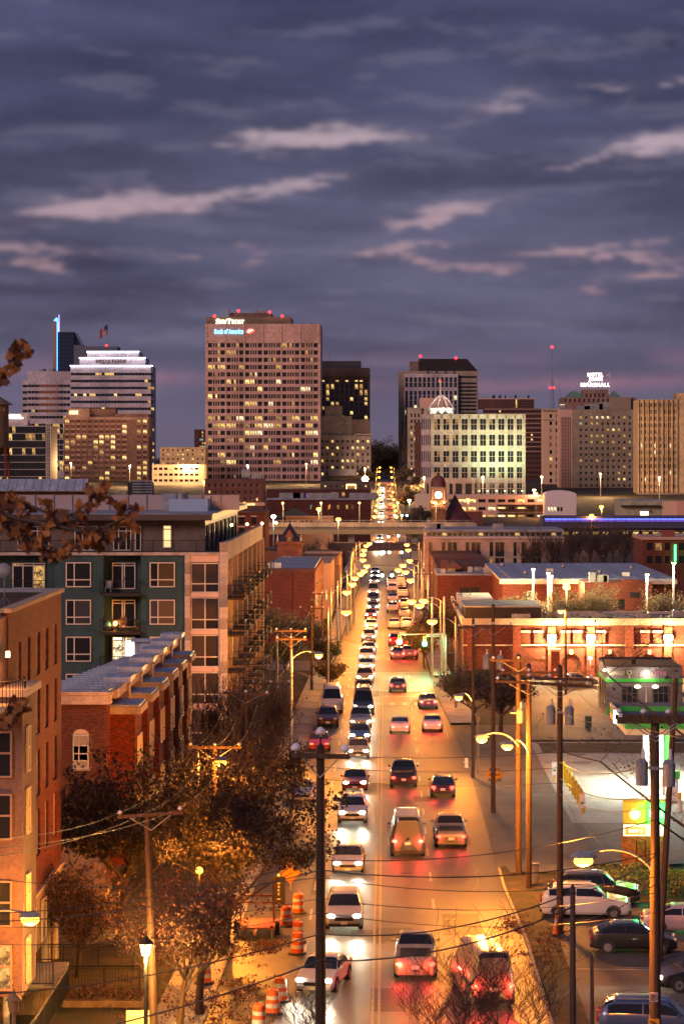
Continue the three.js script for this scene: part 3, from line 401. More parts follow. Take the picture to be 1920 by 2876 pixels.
{ // grey-brown slab with small square windows
  const g = tower({ name: 'grey_slab', label: 'wide grey brown slab with a grid of small square windows', d: 1340, x0: 1605, x1: 1790, top: 1150, depth: 20, wall: greyBrown, rows: rows(1169, 17.35, 7, 15), cols: cols(1622, 1790, 11, 0.38), lit: (r, c, n) => (r === 0 && c >= 3 && c < 6 ? LITW : n() < 0.17 ? [LIT[0], LIT[1], LITC, LIT[2]][Math.floor(n() * n() * 4)] : null), recess: 0.3 });
  blockOn(g, 'stair_wing', std(L(0.45, 0.30, 0.24)), 1570, 1605, 1390, 1150, -0.2, 18); for (let k = 0; k < 6; k++) part('window', unitBox, std(L(0.09, 0.03, 0.03), { roughness: 0.3 }), g, [g.px(1577 + k * 4.6), g.py(1278), -0.15], [0.45, 41, 0.1]);
  for (let k = 0; k < 22; k++) part('mullion', bx(5.2, 0.22, 0.2), std(L(0.42, 0.28, 0.23)), g, [g.px(1588), g.py(1172 + k * 9.6), -0.02]);
  for (const [x, w, h] of [[1640, 7, 2], [1668, 10, 3.2], [1700, 6, 4.2]]) part('rooftop_unit', bx(w, h, 5), M.greyPaint, g, [g.px(x), g.py(1150) + h / 2, -8]);
  part('rooftop_lamp', bx(2.6, 0.5, 0.6), LITW, g, [g.px(1580), g.py(1136), -6]); part('rooftop_room', bx(3, 2.4, 4), M.greyPaint, g, [g.px(1580), g.py(1144), -8.4]);
}
{ // hotel with roof sign
  const d = 1480, brickPink = std(L(0.36, 0.22, 0.17), { map: rep(mottle, 20) });
  const g = tower({ name: 'sign_hotel', label: 'old hotel with green hipped roof under a lit rooftop name', d, x0: 1576, x1: 1788, top: 1116, depth: 26, wall: brickPink, rows: [[1120, 1129]], cols: cols(1580, 1765, 14, 0.4), lit: 0.1 });
  const hip = (x0, x1, y0, y1) => { const w = (x1 - x0) * g.s / 2, h = (y0 - y1) * g.s, sh = new THREE.Shape([[-w, 0], [w, 0], [w - 4, h], [-w + 4, h]].map(([a, b]) => new THREE.Vector2(a, b))); part('roof', new THREE.ExtrudeGeometry(sh, { depth: 16, bevelEnabled: false }), std(L(0.09, 0.20, 0.17), { roughness: 0.6 }), g, [g.px((x0 + x1) / 2), g.py(y0), -20]); };
  hip(1588, 1640, 1116, 1098); hip(1708, 1745, 1116, 1098); blockOn(g, 'centre_block', brickPink, 1637, 1707, 1116, 1094, -2, 18); blockOn(g, 'wing', std(L(0.26, 0.20, 0.14)), 1712, 1769, 1150, 1116, 3, 12);
  for (let k = 0; k < 5; k++) part('window', unitBox, M.glassDark, g, [g.px(1646 + k * 12), g.py(1110), -1.95], [0.9, 2.2, 0.1]);
  const sg = emit(1, 0.93, 0.84, 3);
  part('sign_letters', words('HOTEL', 2.2, 0.3, 'sans_bold', 9.2), sg, g, [g.px(1671.5), g.py(1052), -2]); part('sign_letters', words('JOHN', 2.2, 0.3, 'sans_bold', 8.4), sg, g, [g.px(1671.5), g.py(1066), -2]); part('sign_letters', words('MARSHALL', 2.3, 0.3, 'sans_bold', 17.4), sg, g, [g.px(1671.5), g.py(1080.5), -2]);
  const fr = []; for (let k = 0; k < 9; k++) fr.push(beam([g.px(1633 + k * 9.5), g.py(1094), -2.8], [g.px(1633 + k * 9.5), g.py(k > 1 && k < 7 ? 1046 : 1074), -2.8], 0.12)); for (const y of [1088, 1074]) fr.push(beam([g.px(1630), g.py(y), -2.8], [g.px(1712), g.py(y), -2.8], 0.1)); for (const y of [1060, 1046]) fr.push(beam([g.px(1652), g.py(y), -2.8], [g.px(1692), g.py(y), -2.8], 0.1));
  part('sign_frame', merge(fr), M.steel, g); part('flagpole', cyl(0.12, 0.16, 15, 6), std(L(0.7, 0.66, 0.6)), g, [g.px(1710), g.py(1081), 3.4]); part('flagpole', cyl(0.12, 0.16, 16, 6), M.steel, g, [g.px(1570.5), g.py(1112), 2]); part('flag', bx(1.6, 1, 0.06), std(L(0.6, 0.5, 0.5)), g, [g.px(1704), g.py(1053), 3.4]);
}
{ // golden finned block
  const g = tower({ name: 'finned_office', label: 'golden office block with vertical fins at the right edge', d: 1260, x0: 1790, x1: 1990, top: 1122, depth: 24, wall: goldStone, rows: rows(1132, 19.05, 11, 14), cols: cols(1792, 1900, 20, 0.66), lit: (r, c, n) => (n() < (r === 7 || r === 12 ? 0.12 : 0.05) ? LITW : null), glass: [M.glassDark, M.blind, std(L(0.03, 0.10, 0.08), { roughness: 0.15 })] });
  for (let k = 0; k < 9; k++) part('fin', bx(0.6, Y(1122, 1260) - Y(1384, 1260), 1), goldStone, g, [g.px(1791 + k * 13.5), g.py(1253), 0.4]);
  blockOn(g, 'stair_tower', goldStone, 1900, 1990, 1390, 1104, -0.5, 20); for (let k = 0; k < 14; k++) for (let j = 0; j < 2; j++) part((k * 3 + j) % 4 ? 'window' : 'lit_window', unitBox, (k * 3 + j) % 4 ? M.glassDark : LIT[0], g, [g.px(1908 + j * 8), g.py(1137 + k * 19.05), -0.47], [0.9, 2, 0.1]);
  part('antenna', cyl(0.06, 0.06, 8, 5), M.steel, g, [g.px(1801), g.py(1112), -3]); blockOn(g, 'podium', std(L(0.22, 0.16, 0.12)), 1788, 1990, 1408, 1384, 3, 10);
}
{ // floodlit white grid office
  const white = std(L(0.66, 0.66, 0.60), { map: rep(mottle, 25) });
  const c = Array.from({ length: 10 }, (_, i) => [1218.5 + i * 25.75, 1235 + i * 25.75]);
  const winRows = [1176.5, 1221, 1267, 1312, 1357].flatMap((y) => [[y, y + 14.4], [y + 15.4, y + 30.5]]);
  const g = tower({ name: 'grid_office', label: 'white floodlit office grid of ten window bays by five storeys', d: 1240, x0: 1210, x1: 1475, top: 1163, depth: 30, wall: white, rows: winRows, cols: c.flatMap(([a, b]) => [[a, a + 8], [a + 8.6, b]]), glass: [M.glassBlue, M.glassDark], lit: (r, k, n) => (n() < 0.1 ? LIT[3] : null), recess: 0.8 });
  for (let k = 0; k <= 10; k++) { for (const o of [-2.6, 2.6]) part('pilaster', bx(0.5, 40, 0.6), white, g, [g.px(1214 + k * 25.75 + (k === 10 ? -3 : 0) + o), g.py(1276), 0.28]); part('notch', unitBox, M.roofDark, g, [g.px(1214 + k * 25.75 - (k === 10 ? 3 : 0)), g.py(1170.5), 0.02], [0.7, 1.5, 0.1]); }
  const Hh = Y(1163, 1240) - groundH(1240), w = 6.4, side = part('side_wing', bx(w, Hh, 0.6), std(L(0.56, 0.48, 0.46), { map: rep(mottle, 25) }), g, [g.px(1197), Hh / 2, -2.6], null, [0, -0.75, 0]);
  for (let r = 0; r < 5; r++) for (let k = 0; k < 5; k++) part('window', unitBox, M.glassBlue, side, [-2.6 + k * 1.3, g.py(1191 + r * 45.3) - Hh / 2, 0.3], [0.62, 5.2, 0.1]);
  blockOn(g, 'podium', std(L(0.52, 0.40, 0.36), { map: rep(mottle, 25) }), 1180, 1331, 1440, 1343, 5, 5.6); for (const [x, ww] of [[1265, 1.6], [1287, 3.2], [1314, 3.2], [1246, 1.2], [1190, 1], [1200, 1]]) part('window', unitBox, M.glassDark, g, [g.px(x), g.py(1373), 5.02], [ww, 5.4, 0.1]);
  // rooftop crown of curved ribs
  part('drum', cyl(7.8, 7.8, 3, 24), M.greyPaint, g, [g.px(1240), g.py(1153), -10]);
  for (let k = 0; k < 8; k++) { const a = k / 8 * 6.283 + 0.3, pts = []; for (let t = 0; t <= 6; t++) { const u = t / 6; pts.push(new THREE.Vector3(Math.cos(a) * 7 * (1 - u), 7.4 * Math.sin(u * 1.45), Math.sin(a) * 7 * (1 - u))); } part('rib', new THREE.TubeGeometry(new THREE.CatmullRomCurve3(pts), 8, 0.42, 6), std(L(0.8, 0.76, 0.7)), g, [g.px(1240), g.py(1150), -10]); }
  part('mast', cyl(0.15, 0.3, 12, 6), std(L(0.7, 0.6, 0.55)), g, [g.px(1238), g.py(1092), -10]); part('finial', new THREE.SphereGeometry(1, 8, 6), std(L(0.6, 0.2, 0.15)), g, [g.px(1236), g.py(1067), -10]);
  for (const sx of [-5.4, 5.4, 0]) { const f = new THREE.SpotLight(L(1, 0.85, 0.6), 260, 0, 0.8, 0.6); f.position.set(X(1240, 1240) + sx, Y(1158, 1240), -(1240 + 10) + 9.5); f.target.position.set(X(1240, 1240), Y(1120, 1240), -1252); f.castShadow = true; scene.add(f, f.target); part('flood_lamp', bx(0.5, 0.3, 0.3), emit(1, 0.85, 0.6, 3), g, [g.px(1240) + sx, g.py(1160), 0.1 - 0.4]); }
}

// ---------------------------------------------------------------- lamps
const sodium = L(1, 0.31, 0.03), sodiumGlow = emit(1, 0.36, 0.03, 8), warmGlow = emit(1, 0.66, 0.24, 12), whiteGlow = emit(1, 0.93, 0.78, 16);
const lampLens = new THREE.SphereGeometry(0.5, 12, 8).scale(0.62, 0.36, 0.46), lampHead = (() => { const g = new THREE.SphereGeometry(0.5, 12, 8, 0, 6.284, 0, 1.571).scale(0.86, 0.42, 0.6); return g; })();
function pointLamp(p, color, power, size = 0.2) { const l = new THREE.PointLight(color, power); l.position.set(...p); l.shadow.radius = size / 0.02; l.castShadow = true; scene.add(l); return l; }
// a cobra-head lamp: the lens hangs over the street at (lx, ly), its pole stands dx to the side
function streetLamp(label, px, py, d, dx, o = {}) {
  const lx = X(px, d), ly = Y(py, d), gy = groundH(d), g = thing('street_lamp', label, 'street lamp', [lx + dx, gy, -d], 0, o.group || 'sodium street lamps');
  const h = ly - gy + 0.5; if (!o.noPole) part('pole', cyl(0.09, 0.14, h, 8), o.poleMat || M.galv, g, [0, h / 2, 0]);
  const c = new THREE.QuadraticBezierCurve3(new THREE.Vector3(0, h - 0.9, 0), new THREE.Vector3(-dx * 0.35, h + 0.25, 0), new THREE.Vector3(-dx, h - 0.3, 0));
  part('arm', new THREE.TubeGeometry(c, 10, 0.05, 6), M.galv, g); part('lamp_head', lampHead, M.greyPaint, g, [-dx, h - 0.38, 0]);
  part('lamp_lens', lampLens, o.glow || sodiumGlow, g, [-dx, h - 0.5, 0], o.lens ? [o.lens, o.lens, o.lens] : null);
  pointLamp([lx, ly - 0.32, -d], o.color || sodium, (o.power || 520) * 0.78, 0.25);
  return g;
}
[['left kerb, beside the parked van', 895, 1842, 200, -2.2, 950], ['left pavement, half hidden by bare twigs', 620, 2142, 129, -1.2, 190], ['right kerb by the leafy tree', 1287, 1960, 195, 1.1, 420], ['right kerb, on the pole nearest the work sign', 1352, 2077, 142, 2.1, 900], ['right kerb, on the second pole past the work sign', 1424, 2097, 139, 1.2, 900], ['tall wooden pole before the brick hall', 1574, 1717, 258, 0.5, 900]].forEach(([t, px, py, d, dx, p]) => streetLamp('lit sodium street lamp, ' + t, px, py, d, dx, { power: p, poleMat: px === 1574 ? M.wood : undefined, noPole: px === 1352 || px === 1424 || px === 1287 }));
const leftFar = [[972, 1720, 258], [973, 1664, 298], [989, 1641, 318], [996, 1624, 335], [1012, 1612, 348], [1022, 1604, 357], [1030, 1590, 374], [1019, 1573, 397], [1019, 1558, 421], [1022, 1545, 443], [1028, 1533, 466], [1037, 1527, 478]];
leftFar.forEach(([px, py, d], i) => streetLamp('far sodium street lamp on the left kerb, ' + ORD[i] + ' beyond the parked van', px, py, d, -1.9, { power: 460, lens: 1.6 }));
const rightFar = [[1213, 1746, 243], [1177, 1701, 271], [1189, 1688, 280], [1155, 1689, 279], [1152, 1630, 329], [1138, 1607, 353], [1118, 1601, 360], [1131, 1588, 377], [1150, 1575, 400], [1146, 1545, 443], [1142, 1530, 470]];
rightFar.forEach(([px, py, d], i) => streetLamp('far sodium street lamp on the right kerb, ' + ORD[i] + ' beyond the green signal', px, py, d, 2.3, { power: 460, lens: 1.6 }));
// beyond the bridge the street climbs
for (let k = 0; k < 9; k++) for (const s of [-1, 1]) { const d = 720 + k * 90, lx = s * 3.2, g = thing('street_lamp', 'tiny orange street lamp on the hill beyond the bridge, ' + ORD[k] + (s < 0 ? ' on the left' : ' on the right'), 'street lamp', [lx + s * 1.6, groundH(d), -d], 0, 'lamps on the far hill'); part('pole', cyl(0.08, 0.12, 8.6, 6), M.galv, g, [0, 4.3, 0]); part('arm', beam([0, 8.5, 0], [-s * 1.6, 8.6, 0], 0.06), M.galv, g); part('lamp_lens', lampLens, sodiumGlow, g, [-s * 1.6, 8.45, 0], [1.7, 1.9, 1.6]); pointLamp([lx, groundH(d) + 8, -d], sodium, 420, 0.3); }
{ // very bright lamp that floods the white office
  const d = 1180, g = thing('flood_lamp', 'brilliant greenish white lamp on a mast above the dark roofs', 'lamp', [X(1025, d), groundH(d), -d]); const h = Y(1342, d) - groundH(d);
  part('mast', cyl(0.15, 0.25, h, 8), M.galv, g, [0, h / 2, 0]); part('lamp_head', bx(1.4, 0.3, 0.6), M.greyPaint, g, [0, h + 0.75, 0]); part('lamp_lens', new THREE.SphereGeometry(1, 16, 10).scale(1.5, 1.3, 1), emit(1, 1, 0.62, 30), g, [0, h - 0.6, 0]);
  pointLamp([X(1025, d), h + groundH(d) - 1, -d + 1.6], L(0.9, 1, 0.55), 900, 0.4);
}
// floods at the foot of the white grid office
for (let k = 0; k < 6; k++) { const d = 1222, px = 1345 + k * 24, g = thing('flood_lamp', 'ground floodlight at the foot of the white office, ' + ORD[k] + ' from its podium', 'lamp', [X(px, d), groundH(d), -d], 0, 'floodlights below the white office'); part('stand', bx(0.2, 3, 0.2), M.blackMetal, g, [0, 1.5, 0]); part('lamp_lens', bx(0.7, 0.4, 0.3), emit(0.85, 1, 0.5, 4), g, [0, 3.2, 0]); const l = new THREE.SpotLight(L(0.80, 1, 0.50), 1100, 0, 0.85, 0.9); l.position.set(X(px, d), groundH(d) + 3.6, -d); l.target.position.set(X(px, d), 40, -1240); l.castShadow = true; scene.add(l, l.target); }
// shop and mast lamps of the middle distance, each seen as a spark
[['orange lamp below the pale office', 573, 1353, 900, sodium, sodiumGlow, 500], ['orange lamp at the parking garage', 1504, 1386, 1020, sodium, sodiumGlow, 900], ['warm lamp left of the parking garage', 1499, 1377, 1030, L(1, 0.8, 0.5), warmGlow, 400], ['orange lamp before the train shed', 1660, 1449, 690, sodium, sodiumGlow, 500], ['orange lamp by the stucco market', 1688, 1424, 760, sodium, sodiumGlow, 500], ['orange lamp on the viaduct by the long brick range', 895, 1431, 640, sodium, sodiumGlow, 500], ['orange lamp by the clock tower', 1313, 1404, 960, sodium, sodiumGlow, 500], ['orange lamp among the white trees', 1590, 1652, 336, sodium, sodiumGlow, 300], ['green white signal lamp above the viaduct corner', 768, 1452, 560, L(0.9, 1, 0.6), emit(0.9, 1, 0.5, 12), 300], ['warm lamp at the arched stair hall', 1149, 1406, 930, L(1, 0.8, 0.5), warmGlow, 350], ['orange lamp by the old victorian turret', 950, 1460, 560, sodium, sodiumGlow, 300]].forEach(([t, px, py, d, c, glow, p]) => {
  const g = thing('area_lamp', t, 'lamp', [X(px, d), groundH(d), -d], 0, 'single lamps in the middle distance'), h = Y(py, d) - groundH(d);
  part('pole', cyl(0.09, 0.14, h, 8), M.galv, g, [0, h / 2, 0]); part('lamp_hood', bx(0.9, 0.16, 0.9), M.greyPaint, g, [0, h + 0.5, 0]); part('lamp_lens', lampLens, glow, g, [0, h + 0.1, 0], [1.3 + d / 900, 1.6 + d / 900, 1.3]); pointLamp([X(px, d), groundH(d) + h - 0.5, -d + 0.3], c, p, 0.3);
});
// downtown lamps, added to light the tower fronts from the streets between them
for (let k = 0; k < 11; k++) { const px = 200 + k * 165, d = k === 5 ? 1310 : [1430, 1360, 1380, 1370, 1400, 1310, 1180, 1190, 1190, 1230, 1180][k], g = thing('street_lamp', 'downtown lamp at the towers\' feet, ' + ORD[k] + ' from the left', 'street lamp', [X(px, d), groundH(d), -d], 0, 'added downtown lamps'); part('pole', cyl(0.1, 0.15, 11, 6), M.galv, g, [0, 5.5, 0]); part('lamp_lens', lampLens, sodiumGlow, g, [0, 11.2, 0], [2, 2, 2]); pointLamp([X(px, d), groundH(d) + 11.2, -d + 1], L(1, 0.55, 0.22), 3800, 0.4); }

// ---------------------------------------------------------------- middle distance
{ // clock tower station
  const d = 950, terra = std(L(0.40, 0.17, 0.08), { map: rep(mottle, 6) }), slate = std(L(0.20, 0.055, 0.035), { map: rep(streak, 3), roughness: 0.6 });
  const g = thing('station_building', 'brick railway station with lit clock tower and steep red roof', 'building', [X(1230, d), 0, -d]), s = d / F, px = (p) => (p - 1230) * s, py = (p) => Y(p, d);
  const shaft = part('tower_shaft', bx(5.4, py(1400), 5.4), terra, g, [0, py(1400) / 2, 0]);
  part('belfry', bx(5.6, 4.6, 5.6), terra, g, [0, py(1389), 0]); for (const a of [-2.5, 2.5]) part('corner_turret', cyl(0.5, 0.6, 6, 8), terra, g, [a, py(1393), 2.6]); for (const y of [1371, 1408]) part('cornice', bx(6.6, 0.6, 6.6), terra, g, [0, py(y), 0]);
  part('balcony', bx(6.8, 1, 6.8), terra, g, [0, py(1426), 0]); for (const x of [-1.6, 0, 1.6]) part('bracket', bx(0.4, 1.4, 0.7), terra, g, [x, py(1434), 2.9]);
  const dome = new THREE.LatheGeometry([[3.0, 0], [3.05, 0.5], [2.9, 1.6], [2.4, 2.9], [1.5, 3.9], [0.5, 4.4], [0.45, 5.2], [0.12, 5.3], [0.08, 7.2]].map(([a, b]) => new THREE.Vector2(a, b)), 20); part('dome', dome, slate, g, [0, py(1367), 0]);
  const face = part('clock_face', new THREE.CylinderGeometry(1.45, 1.45, 0.2, 28), emit(1, 0.93, 0.72, 3.2), g, [0, py(1390), 2.95], null, [Math.PI / 2, 0, 0]); face.name = 'clock_face_light'; part('clock_ring', new THREE.TorusGeometry(1.5, 0.12, 6, 28), terra, g, [0, py(1390), 3.02]);
  pointLamp([X(1230, d), py(1390), -d + 4], L(1, 0.9, 0.65), 60, 0.8);
  for (const x of [-2, 2]) { part('wall_lamp', bx(0.3, 0.3, 0.3), emit(1, 0.7, 0.25, 10), g, [x, py(1412), 3.4]); pointLamp([X(1230, d) + x, py(1411), -d + 3.8], L(1, 0.6, 0.2), 40, 0.1); }
  for (let k = 0; k < 5; k++) part('belfry_column', cyl(0.18, 0.18, 1.6, 8), std(L(0.6, 0.45, 0.28)), g, [-1.2 + k * 0.6, py(1419), 3]);
  // steep hipped roof
  const hip = new THREE.ConeGeometry(9.6, 13, 4, 1).rotateY(Math.PI / 4); part('roof', hip, slate, g, [px(1278), py(1436), -5]); part('finial', cyl(0.05, 0.2, 3, 6), M.steel, g, [px(1278), py(1385), -5]);
  part('roof_ridge', bx(9, 8, 12), slate, g, [px(1322), py(1466), -8]); part('chimney', bx(1.8, 7, 1.8), terra, g, [px(1248), py(1462), 1]);
  for (const x of [1266, 1286, 1312]) { const dm = part('dormer', bx(1.7, 2, 2), terra, g, [px(x), py(1474), 1.6]); part('dormer_roof', new THREE.ConeGeometry(1.5, 1.4, 4).rotateY(Math.PI / 4), slate, dm, [0, 1.7, 0]); part('lit_window', bx(0.5, 1, 0.1), LIT[1], dm, [0, 0, 1.02]); }
  part('wall', bx(26, py(1484), 16), terra, g, [px(1290), py(1484) / 2, -6]);
}
{ // arched stair hall left of the clock
  const g = tower({ name: 'stair_hall', label: 'pale hall with a barrel roof and lit decks left of the clock tower', d: 960, x0: 1166, x1: 1208, top: 1394, depth: 12, wall: std(L(0.52, 0.42, 0.34)), rows: [[1446, 1462], [1468, 1482]], cols: [[1171, 1205]], lit: 1, litSet: [LITW] });
  part('barrel_roof', new THREE.CylinderGeometry(3.1, 3.1, 12, 18, 1, false, -Math.PI / 2, Math.PI).rotateX(-Math.PI / 2).scale(1, 0.36, 1), std(L(0.52, 0.42, 0.34)), g, [0, g.py(1394), -6.4]);
}
{ // parking garage
  const g = tower({ name: 'parking_garage', label: 'long open parking garage with lit decks in front of the white office', d: 1030, x0: 1250, x1: 1535, top: 1390, depth: 24, wall: std(L(0.46, 0.33, 0.26)), rows: [[1402, 1411], [1424, 1433], [1446, 1456], [1466, 1476]], cols: cols(1256, 1532, 10, 0.74), lit: (r, c, n) => (n() < 0.6 ? [LITW, LIT[2], LIT[0]][Math.floor(n() * 3)] : null) });
  for (let k = 0; k < 3; k++) blockOn(g, 'deck_roof', M.roofDark, 1395, 1535, 1421 + k * 12, 1417 + k * 12, 2, 4);
}
tower({ name: 'arched_pavilion', label: 'pale pavilion with a rounded roof below the pink tower', d: 1000, x0: 1530, x1: 1617, top: 1390, depth: 14, wall: std(L(0.62, 0.55, 0.52)), rows: [[1424, 1436]], cols: cols(1536, 1580, 5, 0.7), lit: 0.8, litSet: [LITW] }).children[0].name = 'wall';
{ const d = 1000, r = part('rounded_roof', new THREE.CylinderGeometry(6.4, 6.4, 14, 20, 1, false, -Math.PI / 2, Math.PI).rotateX(-Math.PI / 2).scale(1, 0.28, 1), std(L(0.6, 0.55, 0.55)), scene.getObjectByName('arched_pavilion'), [0, Y(1390, d) - groundH(d), -7.5]); }
{ // stucco market
  const g = tower({ name: 'stucco_market', label: 'pale green stucco market hall with a lit door under an awning', d: 800, x0: 1740, x1: 1862, top: 1407, depth: 18, wall: std(L(0.56, 0.55, 0.38), { map: rep(streak, 8) }), rows: [], cols: [], lit: 0 });
  part('awning', bx(12.6, 0.5, 1.6), M.roofDark, g, [g.px(1798), g.py(1421), 0.8]); part('lit_doorway', bx(2.6, 3.2, 0.2), emit(1, 0.95, 0.62, 2.6), g, [g.px(1808), g.py(1444), 0.06]); part('awning', bx(3.2, 0.7, 1.4), M.greyPaint, g, [g.px(1808), g.py(1433), 0.7]); part('coping', bx(14.4, 0.4, 18.6), M.roofGrey, g, [0, g.py(1406), -9.4]);
  blockOn(g, 'annex', std(L(0.62, 0.40, 0.28)), 1858, 1900, 1460, 1408, 0.4, 14); blockOn(g, 'annex', std(L(0.56, 0.30, 0.22)), 1899, 2000, 1460, 1408, 1, 14);
}
{ // train shed with blue tubes
  const d = 690, g = tower({ name: 'train_shed', label: 'long dark train shed with two rows of blue light tubes', d, x0: 1524, x1: 2100, top: 1450, depth: 14, wall: std(L(0.055, 0.05, 0.09)), rows: [], cols: [], base: Y(1484, d) });
  for (const [y, m] of [[1458, emit(0.10, 0.16, 1, 2.6)], [1463, emit(0.20, 0.10, 0.8, 0.9)]]) for (let k = 0; k < 28; k++) part('light_tube', bx(1.5, 0.26, 0.2), m, g, [g.px(1530 + k * 16.3 + 7), g.py(y), 0.2]);
  for (let k = 0; k < 17; k++) part('lit_panel_lamp', bx(1.6, 0.8, 0.15), k % 3 ? LIT[0] : LIT[2], g, [g.px(1532 + k * 28), -1.4, -0.4]); part('beam', bx(57, 0.5, 12), M.roofDark, g, [0, -0.25, -7]);
  for (let k = 0; k < 20; k++) part('post', bx(0.3, Y(1484, d), 0.3), M.roofDark, g, [g.px(1526 + k * 21), -Y(1484, d) / 2 - 0.5, -2]); part('back_wall', bx(57, Y(1484, d) - 0.6, 0.4), std(L(0.22, 0.12, 0.08)), g, [0, -Y(1484, d) / 2 - 0.6, -4]);
}
{ // road viaduct crossing the street
  const d = 615, g = thing('viaduct', 'concrete road bridge crossing high over the main street', 'bridge', [0, 0, -d]), y = Y(1480, d), conc = std(L(0.46, 0.38, 0.30), { map: rep(mottle, 12) });
  part('deck', bx(70, 0.5, 12), conc, g, [-12.5, y - 0.25, -6]); part('parapet', bx(70, 0.9, 0.3), conc, g, [-12.5, y + 0.45, 0.1]); part('parapet', bx(70, 0.9, 0.3), conc, g, [-12.5, y + 0.45, -12.1]); part('girder', bx(70, 1.3, 0.6), std(L(0.20, 0.16, 0.10)), g, [-12.5, y - 1.15, -0.3]); part('girder', bx(70, 1.3, 0.6), std(L(0.20, 0.16, 0.10)), g, [-12.5, y - 1.15, -6]);
  for (const x of [-22, -8.5, 7.2, 16]) { part('pier', bx(1.5, y - 1.8, 8), conc, g, [x, (y - 1.8) / 2, -6]); }
  for (let k = 0; k < 24; k++) part('rail_post', bx(0.1, 0.7, 0.1), M.galv, g, [-46 + k * 2.9, y + 1.25, 0.1]); part('rail', bx(69, 0.08, 0.08), M.galv, g, [-12.5, y + 1.62, 0.1]);
  for (let k = 0; k < 7; k++) { const x = -44 + k * 9.4, p = part('added_lamp_post', cyl(0.07, 0.1, 6, 8), M.galv, g, [x, y + 3, 0.45]); part('arm', beam([0, 2.9, 0], [0, 3.1, 1.9], 0.05), M.galv, p); part('lamp_lens', lampLens, sodiumGlow, p, [0, 3, 2.0]); pointLamp([x, y + 5.7, -d + 2.5], L(1, 0.5, 0.18), 190, 0.25); }  // lamps on outward arms, added to brighten the parapet
}
{ const d = 545, y = Y(1577, d), g = thing('rail_bridge', 'low dark girder bridge over the street below the viaduct', 'bridge', [0, 0, -d]); part('girder', bx(26, 1.5, 0.5), std(L(0.10, 0.06, 0.045)), g, [0.5, y + 3.1, 0]); part('deck', bx(26, 0.4, 5), std(L(0.12, 0.08, 0.06)), g, [0.5, y + 3.9, -2.6]); part('girder', bx(26, 1.5, 0.5), std(L(0.10, 0.06, 0.045)), g, [0.5, y + 3.1, -5]); for (const x of [-9, 9.5]) part('abutment', bx(3, y + 2.4, 6), M.concrete, g, [x, (y + 2.4) / 2, -2.5]); }
{ // pink apartment house
  const pinkW = std(L(0.62, 0.44, 0.33), { map: rep(mottle, 8) });
  const g = tower({ name: 'pink_apartments', label: 'salmon apartment house with tall dark windows right of the bridge', d: 470, x0: 1192, x1: 1582, top: 1509, depth: 22, wall: pinkW, rows: [[1523, 1562], [1567, 1605]], cols: [[1203, 1213], [1240, 1250], [1257, 1269], [1271, 1283], [1307, 1317], [1323, 1335], [1336, 1348], [1374, 1384], [1390, 1402], [1403, 1415], [1441, 1450], [1463, 1473], [1493, 1506], [1507, 1518], [1545, 1555], [1563, 1574]], lit: 0.14, glass: [M.glassDark, std(L(0.05, 0.025, 0.02), { roughness: 0.2 })], recess: 0.25 });
  blockOn(g, 'attic', M.greyPaint, 1194, 1580, 1509, 1494, -0.8, 20); blockOn(g, 'cornice', std(L(0.56, 0.45, 0.42)), 1190, 1584, 1512, 1508, 0.3, 1.2); blockOn(g, 'roof', M.roofGrey, 1192, 1582, 1494, 1487, -0.2, 21);
  for (let k = 0; k < 26; k++) part(k % 7 === 3 ? 'lit_window' : 'window', unitBox, k % 7 === 3 ? LIT[1] : M.glassDark, g, [g.px(1204 + k * 14.6), g.py(1501), -0.78], [0.7, 0.55, 0.06]);
  for (const [x, y] of [[1262, 1555], [1277, 1555], [1330, 1556], [1343, 1556], [1397, 1556], [1409, 1556]]) part('railing', bx(0.8, 0.9, 0.06), M.blackMetal, g, [g.px(x), g.py(y), 0.05]);
  for (const [x, w] of [[1215, 3], [1237, 1.4], [1400, 2]]) part('rooftop_unit', bx(w, 1, 2), M.greyPaint, g, [g.px(x), g.py(1487) + 0.5, -4]);
}
{ // red brick block right
  const g = tower({ name: 'brick_loft', label: 'red brick loft building at the right edge with a green tube beside it', d: 440, x0: 1803, x1: 2000, top: 1516, depth: 16, wall: M.brick, rows: [[1525, 1546], [1562, 1582]], cols: [[1815, 1832], [1839, 1857], [1866, 1880], [1905, 1920], [1930, 1945]], lit: 0.05, recess: 0.25 });
  blockOn(g, 'cornice', std(L(0.42, 0.26, 0.2)), 1800, 2002, 1516, 1508, 0.3, 17); part('penthouse', bx(2.3, 1.1, 3), std(L(0.2, 0.05, 0.04)), g, [g.px(1877), g.py(1502) + 0.2, -3]); for (let k = 0; k < 7; k++) part('rooftop_unit', bx(0.7, 0.6, 0.8), M.greyPaint, g, [g.px(1850 + k * 13), g.py(1507) + 0.3, -2]);
  part('neon_tube', bx(0.32, 3.3, 0.3), emit(0.05, 1, 0.16, 6), g, [g.px(1894), g.py(1556), 0.4]);
}
